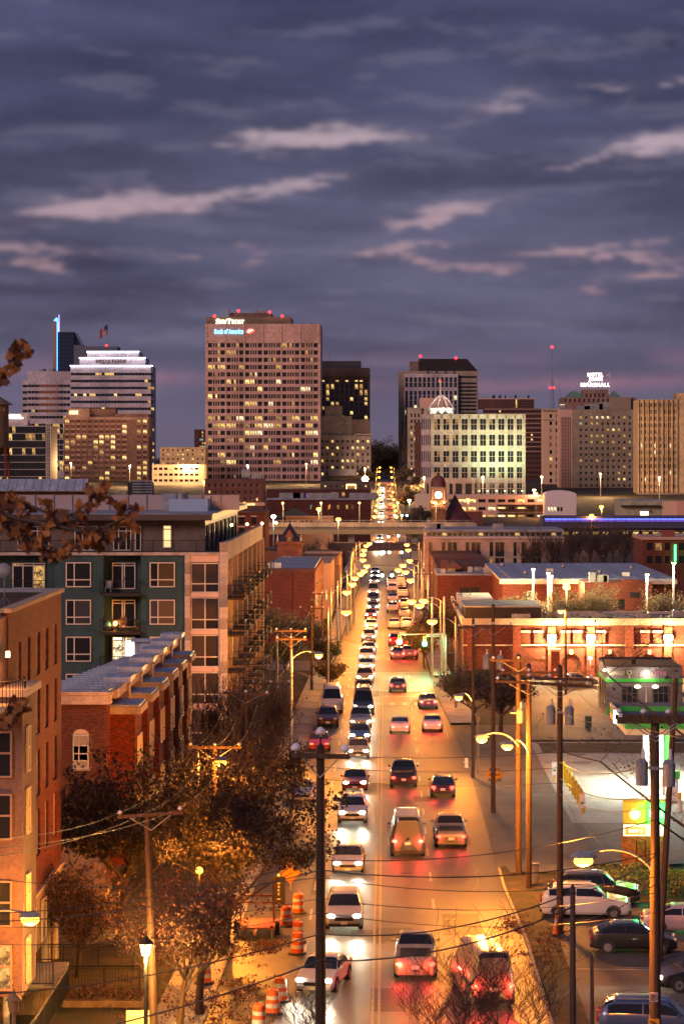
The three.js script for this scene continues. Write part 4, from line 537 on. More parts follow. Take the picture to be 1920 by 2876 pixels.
{ // long blue-roofed warehouse
  const d = 346, g = thing('warehouse', 'long warehouse with a broad blue grey metal roof', 'building', [X(1650, d), 0, -d]), W = X(1890, d) - X(1412, d);
  part('wall', bx(W, 7.4, 52), M.brickOrange, g, [0, 3.7, -27]); part('roof', bx(W + 0.8, 0.35, 54), M.roofBlue, g, [0, 7.75, -26.5]); for (let k = 0; k < 11; k++) part('roof_seam', bx(0.12, 0.1, 53), M.roofGrey, g, [-W / 2 + 1 + k * 2.2, 7.96, -26.5]);
  part('fascia', bx(W + 1, 0.5, 0.15), std(L(0.6, 0.42, 0.32)), g, [0, 7.45, 0.5]); for (const [x, z] of [[-8, -12], [-1, -34], [3, -16], [9, -30], [-10, -40]]) part('turbine_vent', new THREE.SphereGeometry(0.35, 10, 8), M.galv, g, [x, 8.25, z]); for (const [x, z] of [[-6, -6], [2, -24]]) part('roof_patch', bx(3, 0.03, 4), M.roofGrey, g, [x, 7.945, z]); for (const [x, z] of [[-4, -20], [6, -8]]) part('roof_vent', bx(1, 0.6, 1), M.whitePaint, g, [x, 8.2, z]);
}
{ // stepped brick shop in front of it
  const d = 332, g = tower({ name: 'brick_shop', label: 'orange brick building with stepped parapet and rooftop units', d, x0: 1640, x1: 1830, top: 1636, depth: 10, wall: M.brickOrange, rows: [[1683, 1712]], cols: [[1735, 1753]], lit: 0, recess: 0.2 });
  part('vent_panel', bx(1.3, 0.75, 0.1), M.roofDark, g, [g.px(1781), g.py(1671), 0.05]); part('parapet_step', bx(2.4, 0.35, 0.4), M.brickOrange, g, [g.px(1770), g.py(1632), -0.2]); for (const [x, w, h] of [[1664, 0.8, 1.3], [1692, 1.3, 1], [1702, 0.7, 0.9]]) part('rooftop_unit', bx(w, h, 1), M.greyPaint, g, [g.px(x), g.py(1636) + h / 2, -1.4]);
}
{ // long dark-roofed brick hall, floodlit
  const d = 280, x0 = 1300, x1 = 1990, g = thing('brick_hall', 'long low brick hall with arched bays washed by wall lamps', 'building', [X((x0 + x1) / 2, d), 0, -d]), W = (x1 - x0) * d / F, px = (p) => X(p, d) - X((x0 + x1) / 2, d), top = Y(1745, d);
  part('wall', bx(W, top - 0.4, 14.5), M.brick, g, [0, (top - 0.4) / 2, -7.45]); part('roof', bx(W - 0.2, 0.1, 14.3), M.roofDark, g, [0, top - 0.12, -7.4]); part('rear_wing', bx(9.4, top - 0.5, 32), M.brickOrange, g, [-W / 2 + 4.8, (top - 0.5) / 2, -30.8]); part('rear_roof', bx(9.2, 0.1, 32), M.roofDark, g, [-W / 2 + 4.8, top - 0.38, -30.8]); part('parapet_band', bx(W + 0.3, 0.75, 0.3), std(L(0.62, 0.50, 0.36), { map: rep(mottle, 5) }), g, [0, top - 0.05, 0.08]); part('parapet', bx(0.3, 0.8, 46), std(L(0.5, 0.42, 0.32)), g, [-W / 2 - 0.02, top, -23]); part('parapet', bx(W - 9.6, 0.5, 0.3), std(L(0.42, 0.34, 0.28)), g, [4.7, top, -14.6]);
  part('roof_block', bx(8.6, 1.5, 12), M.roofDark, g, [px(1415), top + 0.7, -8.2]); part('coping', bx(8.8, 0.15, 12.2), M.concrete, g, [px(1415), top + 1.52, -8.2]);
  for (const x of [1322, 1450, 1548, 1657, 1766, 1874]) part('pilaster', bx(0.9, top - 0.6, 0.25), M.brickOrange, g, [px(x), (top - 0.6) / 2, 0.12]);
  for (const x of [1475, 1511, 1587, 1621, 1686, 1810, 1845]) { part('lintel', bx(1.1, 0.24, 0.12), std(L(0.66, 0.58, 0.45)), g, [px(x), Y(1774, d), 0.1]); part('blind_panel', bx(1.0, 1.05, 0.06), M.brick, g, [px(x), Y(1793, d), 0.05]); }
  for (const x of [1603, 1712, 1822]) { const arch = new THREE.Shape(); arch.absarc(0, 0, 1.35, 0.12, Math.PI - 0.12, false); arch.absarc(0, 0, 1.05, Math.PI - 0.12, 0.12, true); part('arch_ring', new THREE.ExtrudeGeometry(arch, { depth: 0.14, bevelEnabled: false, curveSegments: 10 }), M.brick, g, [px(x), Y(1856, d) - 0.2, 0.0]); part('keystone', bx(0.36, 0.5, 0.2), std(L(0.68, 0.58, 0.42)), g, [px(x), Y(1832, d) + 0.05, 0.12]); }
  part('string_course', bx(W, 0.14, 0.1), std(L(0.6, 0.48, 0.35)), g, [0, Y(1812, d), 0.06]);
  const gate = part('gate_pier', bx(0.9, 3.1, 0.9), M.brickOrange, g, [px(1553), 1.55, 3]); part('gate_cap', bx(1.15, 0.25, 1.15), std(L(0.66, 0.5, 0.34)), gate, [0, 1.66, 0]);
  for (const x of [1548, 1657, 1874]) { part('wall_lamp', bx(0.95, 0.55, 0.3), emit(1, 0.86, 0.52, 16), g, [px(x), Y(1790, d), 0.5]); pointLamp([X(x, d), Y(1794, d), -d + 1.1], L(1, 0.66, 0.27), 380, 0.3); }
  { const r = rng(12); for (let k = 0; k < 16; k++) { const xx = px(1330 + k * 40 + r() * 20), zz = -2 - r() * 10; if (k % 3) part('roof_vent', cyl(0.14, 0.16, 0.5 + r() * 0.4, 10), M.galv, g, [xx, top + 0.2, zz]); else { const u = part('rooftop_unit', bx(1.2 + r(), 0.8, 1.1), M.greyPaint, g, [xx, top + 0.32, zz]); part('fan_grille', cyl(0.35, 0.35, 0.08, 14), M.roofDark, u, [0, 0.44, 0]); } } for (let k = 0; k < 3; k++) part('duct', bx(4.5, 0.35, 0.4), M.galv, g, [px(1560 + k * 120), top + 0.2, -8.5 - k]); }
  for (const [x, z] of [[1625, -3], [1760, -4], [1585, -9]]) part('skylight', bx(2.2, 0.35, 1.4), M.greyPaint, g, [px(x), top + 0.1, z]);
}
// lit poles of the lot behind the hall
[[1496, 1601, 1680, 312], [1538, 1612, 1720, 335], [1546, 1620, 1720, 338], [1815, 1617, 1712, 322], [1890, 1584, 1640, 318], [1475, 1690, 1720, 322]].slice(0, 5).forEach(([px, py, b, d], i) => { const g = thing('lot_lamp', 'slim floodlit lot mast behind the brick hall, ' + ORD[i] + ' from the left', 'lamp', [X(px, d), 0, -d], 0, 'lot lamps behind the hall'), h = Y(py, d); part('mast', cyl(0.13, 0.16, h, 8), M.whitePaint, g, [0, h / 2, 0]); part('lamp_hood', bx(0.7, 0.14, 0.7), M.roofDark, g, [0, h + 0.3, 0.3]); part('lamp_lens', bx(0.42, 0.16, 0.42), emit(1, 0.9, 0.55, 14), g, [0, h + 0.12, 0.34]); pointLamp([X(px, d), h - 0.2, -d + 0.4], L(1, 0.80, 0.38), 700, 0.15); });
{ // low brick shops right of the far street
  const g = tower({ name: 'corner_shops', label: 'low red brick shop range with a white gable behind it', d: 380, x0: 1227, x1: 1430, top: 1612, depth: 20, wall: M.brick, rows: [], cols: [], lit: 0 });
  blockOn(g, 'roof', M.roofGrey, 1226, 1432, 1616, 1611, 0.3, 21); for (let k = 0; k < 7; k++) part('rooftop_unit', bx(0.7 + (k % 3) * 0.5, 0.6 + (k % 2) * 0.4, 0.9), k % 2 ? M.galv : M.greyPaint, g, [g.px(1245 + k * 26), g.py(1611) + 0.3, -3 - (k * 5) % 12]); blockOn(g, 'door', M.roofDark, 1290, 1345, 1672, 1650, 0.1, 0.2); blockOn(g, 'chimney_block', maroon, 1243, 1262, 1612, 1580, -10, 3); blockOn(g, 'chimney_block', maroon, 1300, 1318, 1612, 1587, -10, 3);
  const sh = new THREE.Shape([[-1.4, 0], [1.4, 0], [0, 1]].map(([a, b]) => new THREE.Vector2(a, b))); part('gable', new THREE.ExtrudeGeometry(sh, { depth: 8, bevelEnabled: false }), maroon, g, [g.px(1279), g.py(1601), -14]);
}
tower({ name: 'white_shed', label: 'small cream shed with dark side under the wires on the right', d: 300, x0: 1290, x1: 1385, top: 1682, depth: 14, wall: std(L(0.6, 0.5, 0.42)), rows: [], cols: [] });
// left side, behind the green flats
{
  const g = tower({ name: 'brick_inn', label: 'red brick inn with pale lintels behind the flats, lit sign on its roof', d: 430, x0: 600, x1: 742, top: 1440, depth: 18, wall: M.brick, rows: [[1452, 1472], [1482, 1502]], cols: [[623, 637], [655, 670], [672, 687], [706, 720]], lit: 0.4, recess: 0.2 });
  blockOn(g, 'cornice', maroon, 598, 744, 1441, 1437, 0.3, 18.6); for (const x of [630, 671, 713]) for (const y of [1450, 1479]) part('lintel', bx(x === 671 ? 2.2 : 0.95, 0.2, 0.1), std(L(0.5, 0.36, 0.28)), g, [g.px(x), g.py(y), 0.06]);
  part('sign_letters', words('Residence Inn', 0.34, 0.08, 'sans_bold', 2.8), emit(1, 0.72, 0.3, 3), g, [g.px(686), g.py(1418), -8]); part('sign_board', bx(5.8, 0.6, 0.2), std(L(0.4, 0.26, 0.16)), g, [g.px(690), g.py(1418), -8.3]); part('sign_board_post', bx(5, 1.4, 0.2), maroon, g, [g.px(690), g.py(1429), -8.4]);
}
{
  const g = tower({ name: 'dark_warehouse', label: 'dark brick warehouse block with water tank at the foot of the pink tower', d: 640, x0: 575, x1: 735, top: 1345, depth: 20, wall: maroon, rows: rows(1358, 20, 8, 4), cols: cols(580, 730, 9, 0.3), lit: 0.16 });
  part('rooftop_tank', cyl(1.5, 1.5, 2, 12).clone().rotateZ(Math.PI / 2), M.greyPaint, g, [g.px(688), g.py(1333), -3]); part('rooftop_unit', bx(2.4, 1.8, 2), M.greyPaint, g, [g.px(718), g.py(1338), -3]);
}
{
  const g = tower({ name: 'long_brick_range', label: 'long dark red brick range with small lit windows beyond the viaduct', d: 700, x0: 750, x1: 1040, top: 1403, depth: 26, wall: M.brickDark, rows: [[1418, 1430]], cols: [[828, 834], [870, 876], [893, 899], [922, 928], [946, 952], [971, 977], [986, 992]], lit: 0.6, recess: 0.2 });
  blockOn(g, 'coping', M.roofGrey, 748, 1042, 1404, 1400, 0.3, 27); blockOn(g, 'rear_block', M.brickDark, 742, 1036, 1402, 1376, -14, 12); for (const [x, w] of [[812, 6], [836, 3], [905, 9], [1020, 8]]) part('rooftop_unit', bx(w, 2, 3), M.greyPaint, g, [g.px(x), g.py(1395), -6]);
  part('violet_lamp', bx(1.2, 1, 0.2), emit(0.25, 0.08, 1, 1.6), g, [g.px(865), g.py(1392), -5]); for (const x of [933, 940, 962]) part('lit_window', bx(0.8, 1.2, 0.1), LIT[0], g, [g.px(x), g.py(1390), -13.9]);
}
tower({ name: 'dark_roof_block', label: 'dark flat roofed block behind the long brick range', d: 900, x0: 900, x1: 1040, top: 1352, depth: 20, wall: std(L(0.10, 0.075, 0.06)), rows: [[1363, 1368]], cols: cols(905, 1035, 8, 0.25), lit: 0.3 });
{ const g = tower({ name: 'lit_rooftop_bar', label: 'small roof pavilion outlined with an orange light strip', d: 860, x0: 972, x1: 1000, top: 1361, depth: 6, wall: std(L(0.3, 0.22, 0.16)), rows: [], cols: [] }); part('light_strip', bx(3.2, 0.3, 0.3), emit(1, 0.5, 0.14, 8), g, [0, g.py(1361), 0.3]); for (const x of [973, 999]) part('light_strip', bx(0.25, 1.6, 0.25), emit(1, 0.5, 0.14, 5), g, [g.px(x), g.py(1367), 0.3]); }
{ const g = tower({ name: 'terrace_range', label: 'pale brick terrace with arched windows behind the viaduct', d: 660, x0: 803, x1: 935, top: 1451, depth: 12, wall: std(L(0.46, 0.30, 0.2)), rows: [[1461, 1474]], cols: cols(806, 880, 6, 0.34), lit: 0.1, recess: 0.2 }); blockOn(g, 'cornice', std(L(0.6, 0.42, 0.3)), 802, 936, 1453, 1449, 0.4, 2); const r = part('gable_roof', new THREE.ConeGeometry(7, 2.6, 4).rotateY(Math.PI / 4).scale(1, 1, 0.5), std(L(0.12, 0.13, 0.08)), g, [g.px(825), g.py(1440), -4]); }
{ // victorian turret house
  const d = 430, s = d / F, g = thing('turret_house', 'brick victorian house with slate spire turret and arched windows', 'building', [X(814, d), 0, -d]), px = (p) => (p - 814) * s, brk = std(L(0.34, 0.12, 0.06), { map: rep(mottle, 4) }), slate = std(L(0.06, 0.055, 0.06), { map: rep(streak, 2), roughness: 0.6 });
  part('tower_shaft', bx(4.2, Y(1522, d), 4.2), brk, g, [0, Y(1522, d) / 2, 0]); part('cornice', bx(4.7, 0.5, 4.7), brk, g, [0, Y(1524, d), 0]); part('spire', new THREE.ConeGeometry(2.9, 3.3, 4).rotateY(Math.PI / 4), slate, g, [0, Y(1522, d) + 1.65, 0]); part('finial', cyl(0.04, 0.16, 1, 6), slate, g, [0, Y(1522, d) + 3.6, 0]);
  const dm = part('dormer', bx(1, 0.9, 1.2), brk, g, [0, Y(1518, d) + 0.3, 1.6]); const tri = new THREE.Shape([[-0.8, 0], [0.8, 0], [0, 1.3]].map(([a, b]) => new THREE.Vector2(a, b))); part('dormer_gable', new THREE.ExtrudeGeometry(tri, { depth: 0.3, bevelEnabled: false }), brk, dm, [0, 0.35, 0.4]); part('lit_window', bx(0.4, 0.6, 0.1), LIT[3], dm, [0, 0, 0.62]);
  for (const x of [-2, 2]) part('corner_pinnacle', new THREE.ConeGeometry(0.25, 1.4, 6), M.whitePaint, g, [x, Y(1522, d) + 0.9, 2]);
  for (const x of [-0.85, 0, 0.85]) { part('arched_window', bx(0.5, 1.4, 0.1), M.glassDark, g, [x, Y(1578, d), 2.12]); part('window_arch', new THREE.TorusGeometry(0.3, 0.1, 5, 10, Math.PI), M.whitePaint, g, [x, Y(1567, d), 2.12]); }
  part('wing', bx(6, Y(1545, d), 8), brk, g, [-4.6, Y(1545, d) / 2, -3]); part('wing_roof', bx(6.4, 0.4, 8.4), slate, g, [-4.6, Y(1545, d) + 0.2, -3]); part('chimney', bx(1.6, Y(1470, d), 1.6), brk, g, [px(742), Y(1470, d) / 2, -1]);
}
{ // blank brick wall building on the left
  const g = tower({ name: 'brick_block', label: 'broad blank red brick side wall left of the far street', d: 330, x0: 738, x1: 884, top: 1606, depth: 44, wall: M.brick, rows: [], cols: [] });
  blockOn(g, 'parapet', maroon, 736, 886, 1608, 1596, 0.05, 0.5); part('roof', bx(6.4, 0.2, 43), M.roofGrey, g, [0, g.py(1606) + 0.2, -22]); part('drain_pipe', cyl(0.06, 0.06, 6, 6), M.brickDark, g, [g.px(823), g.py(1670), 0.1]); for (const [x, w] of [[757, 0.7], [778, 0.9]]) part('rooftop_unit', bx(w, 0.8, 0.8), M.whitePaint, g, [g.px(x), g.py(1597) + 0.3, -2]);
  for (let k = 0; k < 5; k++) for (const y of [1650, 1700]) part('window_hood', bx(0.3, 0.2, 1.2), M.concrete, g, [g.px(884) + 0.15, g.py(y), -5 - k * 8]);
}
for (let k = 0; k < 4; k++) { const d = 384 + k * 34; tower({ name: 'row_shop', label: 'narrow brick shop house on the left of the far street, ' + ORD[k] + ' beyond the blank wall', d, x0: CX + (-15.5 * F) / d, x1: CX + (-8.4 * F) / d, top: HY + ((24 - 8.5 + k * 0.8) * F) / d, depth: 30, wall: k % 2 ? M.brickDark : std(L(0.4, 0.24, 0.16)), rows: [], cols: [], group: 'shop houses on the left' }); }
for (let k = 0; k < 5; k++) { const d = 400 + k * 30; tower({ name: 'row_shop', label: 'narrow brick shop house on the right of the far street, ' + ORD[k] + ' beyond the corner shops', d, x0: CX + (8.2 * F) / d, x1: CX + (17 * F) / d, top: HY + ((24 - 7.5) * F) / d, depth: 26, wall: k % 2 ? M.brick : M.brickDark, rows: [], cols: [], group: 'shop houses on the right' }); }
{ // water tower at the left edge
  const d = 470, s = d / F, rust = std(L(0.20, 0.13, 0.08), { map: rep(streak, 4) }), red = std(L(0.26, 0.05, 0.03), { map: rep(mottle, 2) }), g = thing('water_tower', 'rusty water tower on red legs at the left edge', 'water tower', [X(-8, d), 0, -d]);
  part('tank', cyl(2.25, 2.25, (1255 - 1137) * s, 24), rust, g, [0, Y(1196, d), 0]); part('roof', new THREE.ConeGeometry(3.1, (1137 - 1108) * s, 24), rust, g, [0, Y(1122.5, d), 0]); part('tank_bottom', new THREE.ConeGeometry(2.25, 2.4, 24).rotateX(Math.PI), rust, g, [0, Y(1255, d) - 1.2, 0]); part('walkway', new THREE.TorusGeometry(2.5, 0.12, 6, 24).rotateX(Math.PI / 2), red, g, [0, Y(1258, d), 0]);
  for (const [x, z] of [[-1.9, 1.9], [1.9, 1.9], [-1.9, -1.9], [1.9, -1.9]]) part('leg', beam([x * 1.25, 0, z * 1.25], [x, Y(1258, d), z], 0.22), red, g); part('brace', beam([-2.2, 12, 2.1], [2.2, 17, 2.1], 0.1), red, g); part('brace', beam([2.2, 12, 2.1], [-2.2, 17, 2.1], 0.1), red, g);
  part('painted_letters', words('TS', 0.9, 0.05, 'serif_bold'), std(L(0.42, 0.28, 0.16)), g, [1.2, Y(1149, d), 2.0], null, [0, 0.55, 0]);
}
{ const d = 420, g = thing('standing_seam_roof', 'pale blue gabled metal roof beside the water tower', 'building', [X(130, d), 0, -d]), sh = new THREE.Shape([[-9, 0], [6.3, 0], [5.3, 2], [-9, 2]].map(([a, b]) => new THREE.Vector2(a, b))); part('wall', bx(16, Y(1378, d), 8), M.brickDark, g, [-1.4, Y(1378, d) / 2, -5]); const slope = part('roof', bx(16.5, 0.2, 4), M.roofBlue, g, [-1.6, Y(1363, d), -2], null, [0.5, 0, 0]); for (let k = 0; k < 12; k++) part('roof_seam', bx(0.08, 0.1, 4), M.roofGrey, slope, [-7.8 + k * 1.4, 0.14, 0]); part('gable', bx(0.2, 2, 4), M.brickOrange, g, [6.6, Y(1366, d) - 0.4, -2.6]); }

// ---------------------------------------------------------------- near buildings on the left
const sashFrame = std(L(0.60, 0.52, 0.42), { roughness: 0.5 });
const paneMats = [M.glassDark, M.glassDark, std(L(0.06, 0.05, 0.045), { roughness: 0.15 }), M.blind];
// a window set into a wall: frame bars, panes, sill. Faces +z (axis 'z') or +x (axis 'x'); origin at its centre
function windowAt(g, p, w, h, o = {}) {
  const win = part(o.name || 'window', bx(w, h, 0.06), o.back || M.roofDark, g, p, null, o.axis === 'x' ? [0, Math.PI / 2, 0] : o.turn ? [0, o.turn, 0] : null), f = o.frame || sashFrame, t = o.t || 0.09, deep = o.deep || 0.12;
  part('frame', bx(w, t, deep), f, win, [0, h / 2 - t / 2, 0.06]); part('frame', bx(w, t, deep), f, win, [0, -h / 2 + t / 2, 0.06]); part('frame', bx(t, h - 2 * t, deep), f, win, [-w / 2 + t / 2, 0, 0.06]); part('frame', bx(t, h - 2 * t, deep), f, win, [w / 2 - t / 2, 0, 0.06]);
  const vs = [-w / 2 + t, ...(o.v || []).flatMap((x) => [x - t / 2, x + t / 2]), w / 2 - t], hs = [-h / 2 + t, ...(o.h || []).flatMap((y) => [y - t / 2, y + t / 2]), h / 2 - t];
  for (const x of o.v || []) part('mullion', bx(t, h - 2 * t, deep - 0.01), f, win, [x, 0, 0.055]); for (const y of o.h || []) part('mullion', bx(w - 2 * t, t, deep - 0.02), f, win, [0, y, 0.05]);
  for (let i = 0; i < vs.length; i += 2) for (let j = 0; j < hs.length; j += 2) { const m = o.panes ? o.panes[(i / 2 + j) % o.panes.length] : M.glassDark; part(m.emissiveIntensity > 1e-3 && m.emissive.r > 0 ? 'lit_pane_window' : 'pane', bx(+(vs[i + 1] - vs[i]).toFixed(2), +(hs[j + 1] - hs[j]).toFixed(2), 0.02), m, win, [(vs[i] + vs[i + 1]) / 2, (hs[j] + hs[j + 1]) / 2, 0.045]); }
  if (o.dress) { const q = o.dress, hh = (h - 2 * t) * q; part('blind', bx(w - 2 * t - 0.02, hh, 0.02), o.dressMat || M.blind, win, [0, h / 2 - t - hh / 2, 0.036]); }
  if (o.sill) part('sill', bx(w + 0.2, 0.1, 0.2), o.sillMat || M.concrete, win, [0, -h / 2 - 0.05, 0.1]);
  return win;
}
function wallWithHoles(w, h, t, holes) { const s = new THREE.Shape([[0, 0], [w, 0], [w, h], [0, h]].map(([a, b]) => new THREE.Vector2(a, b))); for (const [x0, y0, x1, y1] of holes) s.holes.push(new THREE.Path([[x0, y0], [x0, y1], [x1, y1], [x1, y0]].map(([a, b]) => new THREE.Vector2(a, b)))); return new THREE.ExtrudeGeometry(s, { depth: t, bevelEnabled: false }).translate(0, 0, -t); }
function siding(w, h, step = 0.15) { // lap boards as real ledges
  const pos = [], uv = []; const quad = (a, b, c, d) => { for (const p of [a, b, c, a, c, d]) { pos.push(...p); uv.push(p[0], p[1]); } };
  const n = Math.round(h / step), s = h / n; for (let k = 0; k < n; k++) { const y = k * s; quad([0, y, 0.028], [w, y, 0.028], [w, y + s, 0.004], [0, y + s, 0.004]); quad([0, y, 0], [w, y, 0], [w, y, 0.028], [0, y, 0.028]); }
  const g = new THREE.BufferGeometry(); g.setAttribute('position', new THREE.Float32BufferAttribute(pos, 3)); g.setAttribute('uv', new THREE.Float32BufferAttribute(uv, 2)); g.computeVertexNormals(); return g;
}
function railing(g, name, a, b, h, gap = 0.13, mat = M.blackMetal, bars = 'v') { // between two points, a part with its rails and balusters
  const A = new THREE.Vector3(...a), B = new THREE.Vector3(...b), len = A.distanceTo(B), up = (p, y) => [p.x, p.y + y, p.z], r = part(name, beam(up(A, h), up(B, h), 0.035, 0.035, 6), mat, g);
  part('bottom_rail', beam(up(A, 0.1), up(B, 0.1), 0.022, 0.022, 4), mat, r); const n = Math.max(1, Math.round(len / 1.9)); for (let k = 0; k <= n; k++) { const p = A.clone().lerp(B, k / n); part('post', beam(up(p, 0), up(p, h), 0.03, 0.03, 4), mat, r); }
  const list = []; if (bars === 'v') { for (let x = gap; x < len; x += gap) { const p = A.clone().lerp(B, x / len); list.push(beam(up(p, 0.1), up(p, h - 0.12), 0.011, 0.011, 4)); } list.push(beam(up(A, h - 0.12), up(B, h - 0.12), 0.02, 0.02, 4)); } else for (let y = 0.22; y < h - 0.05; y += 0.13) list.push(beam(up(A, y), up(B, y), 0.01, 0.01, 4));
  const m = part('balusters', merge(list), mat, r); m.userData.kind = 'stuff'; return r;
}
{ // green flats with a white corner
  const d = 208, s = d / F, cornerX = X(639, d), L0 = X(-60, d), H5 = Y(1556, d), dark = std(L(0.03, 0.088, 0.092), { map: rep(mottle, 4), roughness: 0.7 }), dark2 = dark, tan = std(L(0.20, 0.15, 0.125), { map: rep(mottle, 4), roughness: 0.7 }), stone = std(L(0.66, 0.54, 0.45), { map: rep(mottle, 3), roughness: 0.7 }), stone2 = std(L(0.40, 0.33, 0.27), { map: rep(mottle, 3) }), far = 268;
  const g = thing('apartment_block', 'green sided five storey flats with a white corner and balconies', 'building', [0, 0, -d]);
  part('core', bx(cornerX - L0 - 0.8, H5, far - d - 2), M.roofDark, g, [(cornerX + L0) / 2 - 0.4, H5 / 2, -(far - d) / 2 - 2.6]);
  const px = (p) => X(p, d), py = (p) => Y(p, d), front = 0;
  // front walls: projecting green bays and recessed balcony bays
  const levels = [1556, 1683, 1787, 1891, 1995, 2110]; // slab lines
  const bayWall = (x0, x1, z, m, label) => { const w = px(x1) - px(x0); part('siding', siding(w, H5 - 0.15), m, g, [px(x0), 0, z]).userData.kind = 'stuff'; part('bay_side', bx(0.15, H5 - 0.15, 2.4), m, g, [px(x0) + 0.075, (H5 - 0.15) / 2, z - 1.21]); part('bay_side', bx(0.15, H5 - 0.15, 2.4), m, g, [px(x1) - 0.075, (H5 - 0.15) / 2, z - 1.21]); };
  bayWall(155, 291, 0.0, dark2); bayWall(396, 519, 0.0, dark2); bayWall(-60, 154.5, -1.3, dark); bayWall(291.5, 395.5, -1.3, dark);
  // windows of the green bays (tops on the negative)
  const lv = [1579, 1684, 1788, 1892, 1996];
  lv.forEach((y, i) => {
    for (const [x0, x1, pm] of [[186, 257, [[M.glassDark], [M.glassDark, std(L(0.05, 0.055, 0.06), { roughness: 0.1 })], [M.glassDark], [M.glassDark], [M.glassDark]][i]], [421, 492, [[M.glassDark, std(L(0.08, 0.06, 0.03), { roughness: 0.15 })], [std(L(0.06, 0.06, 0.07), { roughness: 0.15 }), std(L(0.12, 0.085, 0.05), { roughness: 0.2 })], [LIT[1], LIT[3]], [M.glassDark], [M.glassDark]][i]]]) windowAt(g, [px((x0 + x1) / 2), py(y + 35), 0.04], (x1 - x0) * s, 70 * s, { v: [-0.35], h: [-0.42], panes: pm, dress: [0, 0.3, 0, 0.55, 0.2, 0.4, 0, 0, 0.25, 0][i * 2 + (x0 > 300 ? 1 : 0)], dressMat: std(L(0.2, 0.17, 0.14)) });
    const yb = [1660, 1768, 1872, 1975, 2080][i], lit = i === 2;
    const bw = windowAt(g, [px(344), py((y + 5 + yb - 6) / 2), -1.24], 66 * s, (yb - y - 6) * s, { v: [-0.12, 0.06], h: [0.86], panes: lit ? [LITW, LITW, emit(1, 0.86, 0.6, 2.4)] : [M.glassDark, std(L(0.05, 0.05, 0.055), { roughness: 0.15 })], name: 'balcony_door' }); part('handle', bx(0.05, 0.2, 0.08), M.steel, bw, [0.02, -0.2, 0.14]);
    if (i < 4) { const yy = py(yb + 6), bal = part('balcony', bx(113 * s, 0.22, 1.9), std(L(0.03, 0.02, 0.02)), g, [px(340), yy - 0.1, -0.3]); for (const [a, b] of [[[-1.66, 0.1, 0.92], [1.66, 0.1, 0.92]], [[-1.66, 0.1, -0.6], [-1.66, 0.1, 0.92]], [[1.66, 0.1, -0.6], [1.66, 0.1, 0.92]]]) railing(bal, 'railing', a, b, 1.05, 0.13, M.blackMetal, 'h'); }
    windowAt(g, [px(76), py((y + 5 + yb - 6) / 2), -1.24], 92 * s, (yb - y - 8) * s, { v: [-0.48, 0.4], h: [0.85], panes: i === 0 ? [M.glassDark, M.glassDark, LIT[0]] : [M.glassDark], name: 'balcony_door' });
    if (i < 2) railing(g, 'railing', [px(-60), py(yb + 6), 0], [px(152), py(yb + 6), 0], 1.05, 0.13, M.blackMetal, 'h');
  });
  part('balcony', bx(px(153) - px(-60), 0.2, 1.6), std(L(0.03, 0.03, 0.03)), g, [px(46), py(1666) - 0.1, -0.5]);
  // balcony things: fire bowl, chairs, pots belong to the rows of balconies
  part('slab_edge', bx(px(617) - L0, 0.24, 1.2), std(L(0.60, 0.50, 0.42), { map: rep(mottle, 3) }), g, [(px(617) + L0) / 2, H5 + 0.02, -0.4]);
  // white corner bay
  const cm = std(L(0.66, 0.54, 0.45), { map: rep(mottle, 3), roughness: 0.6 });
  for (const [x0, x1, seed] of [[519.5, 535, 1], [617, 639, 2]]) { const r = rng(seed * 7); let y = 0; while (y < (x0 > 600 ? Y(1523, d) : H5) - 0.02) { const h = Math.min(0.92, (x0 > 600 ? Y(1523, d) : H5) - y); part('stone_panel', bx((x1 - x0) * s - 0.01, +(h - 0.012).toFixed(3), 0.5), r() < 0.32 ? stone2 : cm, g, [px((x0 + x1) / 2), y + h / 2, -0.1]); y += h; } }
  part('fascia', bx((617 - 535) * s, 0.62, 0.3), std(L(0.60, 0.42, 0.34)), g, [px(576), py(1568), -0.1]);
  for (const [y0, y1] of [[1581, 1665], [1678, 1769], [1783, 1874], [1888, 1979], [1993, 2090]]) { windowAt(g, [px(576), py((y0 + y1) / 2), -0.16], 80 * s, (y1 - y0) * s, { v: [0], h: [-0.5], panes: [std(L(0.05, 0.04, 0.035), { roughness: 0.1 }), M.glassDark, std(L(0.075, 0.055, 0.045), { roughness: 0.12 })] }); part('fascia', bx(82 * s, 0.36, 0.28), std(L(0.60, 0.42, 0.34)), g, [px(576), py(y1 + 6.5), -0.08]); }
  // street side: tall piers, balconies and corrugated strips, receding
  const sx = cornerX, Ht = Y(1523, d), wallX = std(L(0.64, 0.50, 0.40), { map: rep(mottle, 3) });
  part('side_wall', bx(0.3, 11.6, far - d - 0.5), std(L(0.34, 0.25, 0.19)), g, [sx - 0.62, 10.6, -(far - d) / 2]);
  part('side_wall', bx(0.4, 4.6, far - d - 0.5), M.brickOrange, g, [sx - 0.5, 2.3, -(far - d) / 2]);
  for (let k = 0; k < 14; k++) part('stone_panel', bx(0.4, 1.5, 4.22), k % 3 === 1 ? std(L(0.56, 0.45, 0.36), { map: rep(mottle, 3) }) : wallX, g, [sx - 0.2, Ht - 0.75, -2.4 - k * 4.25]);
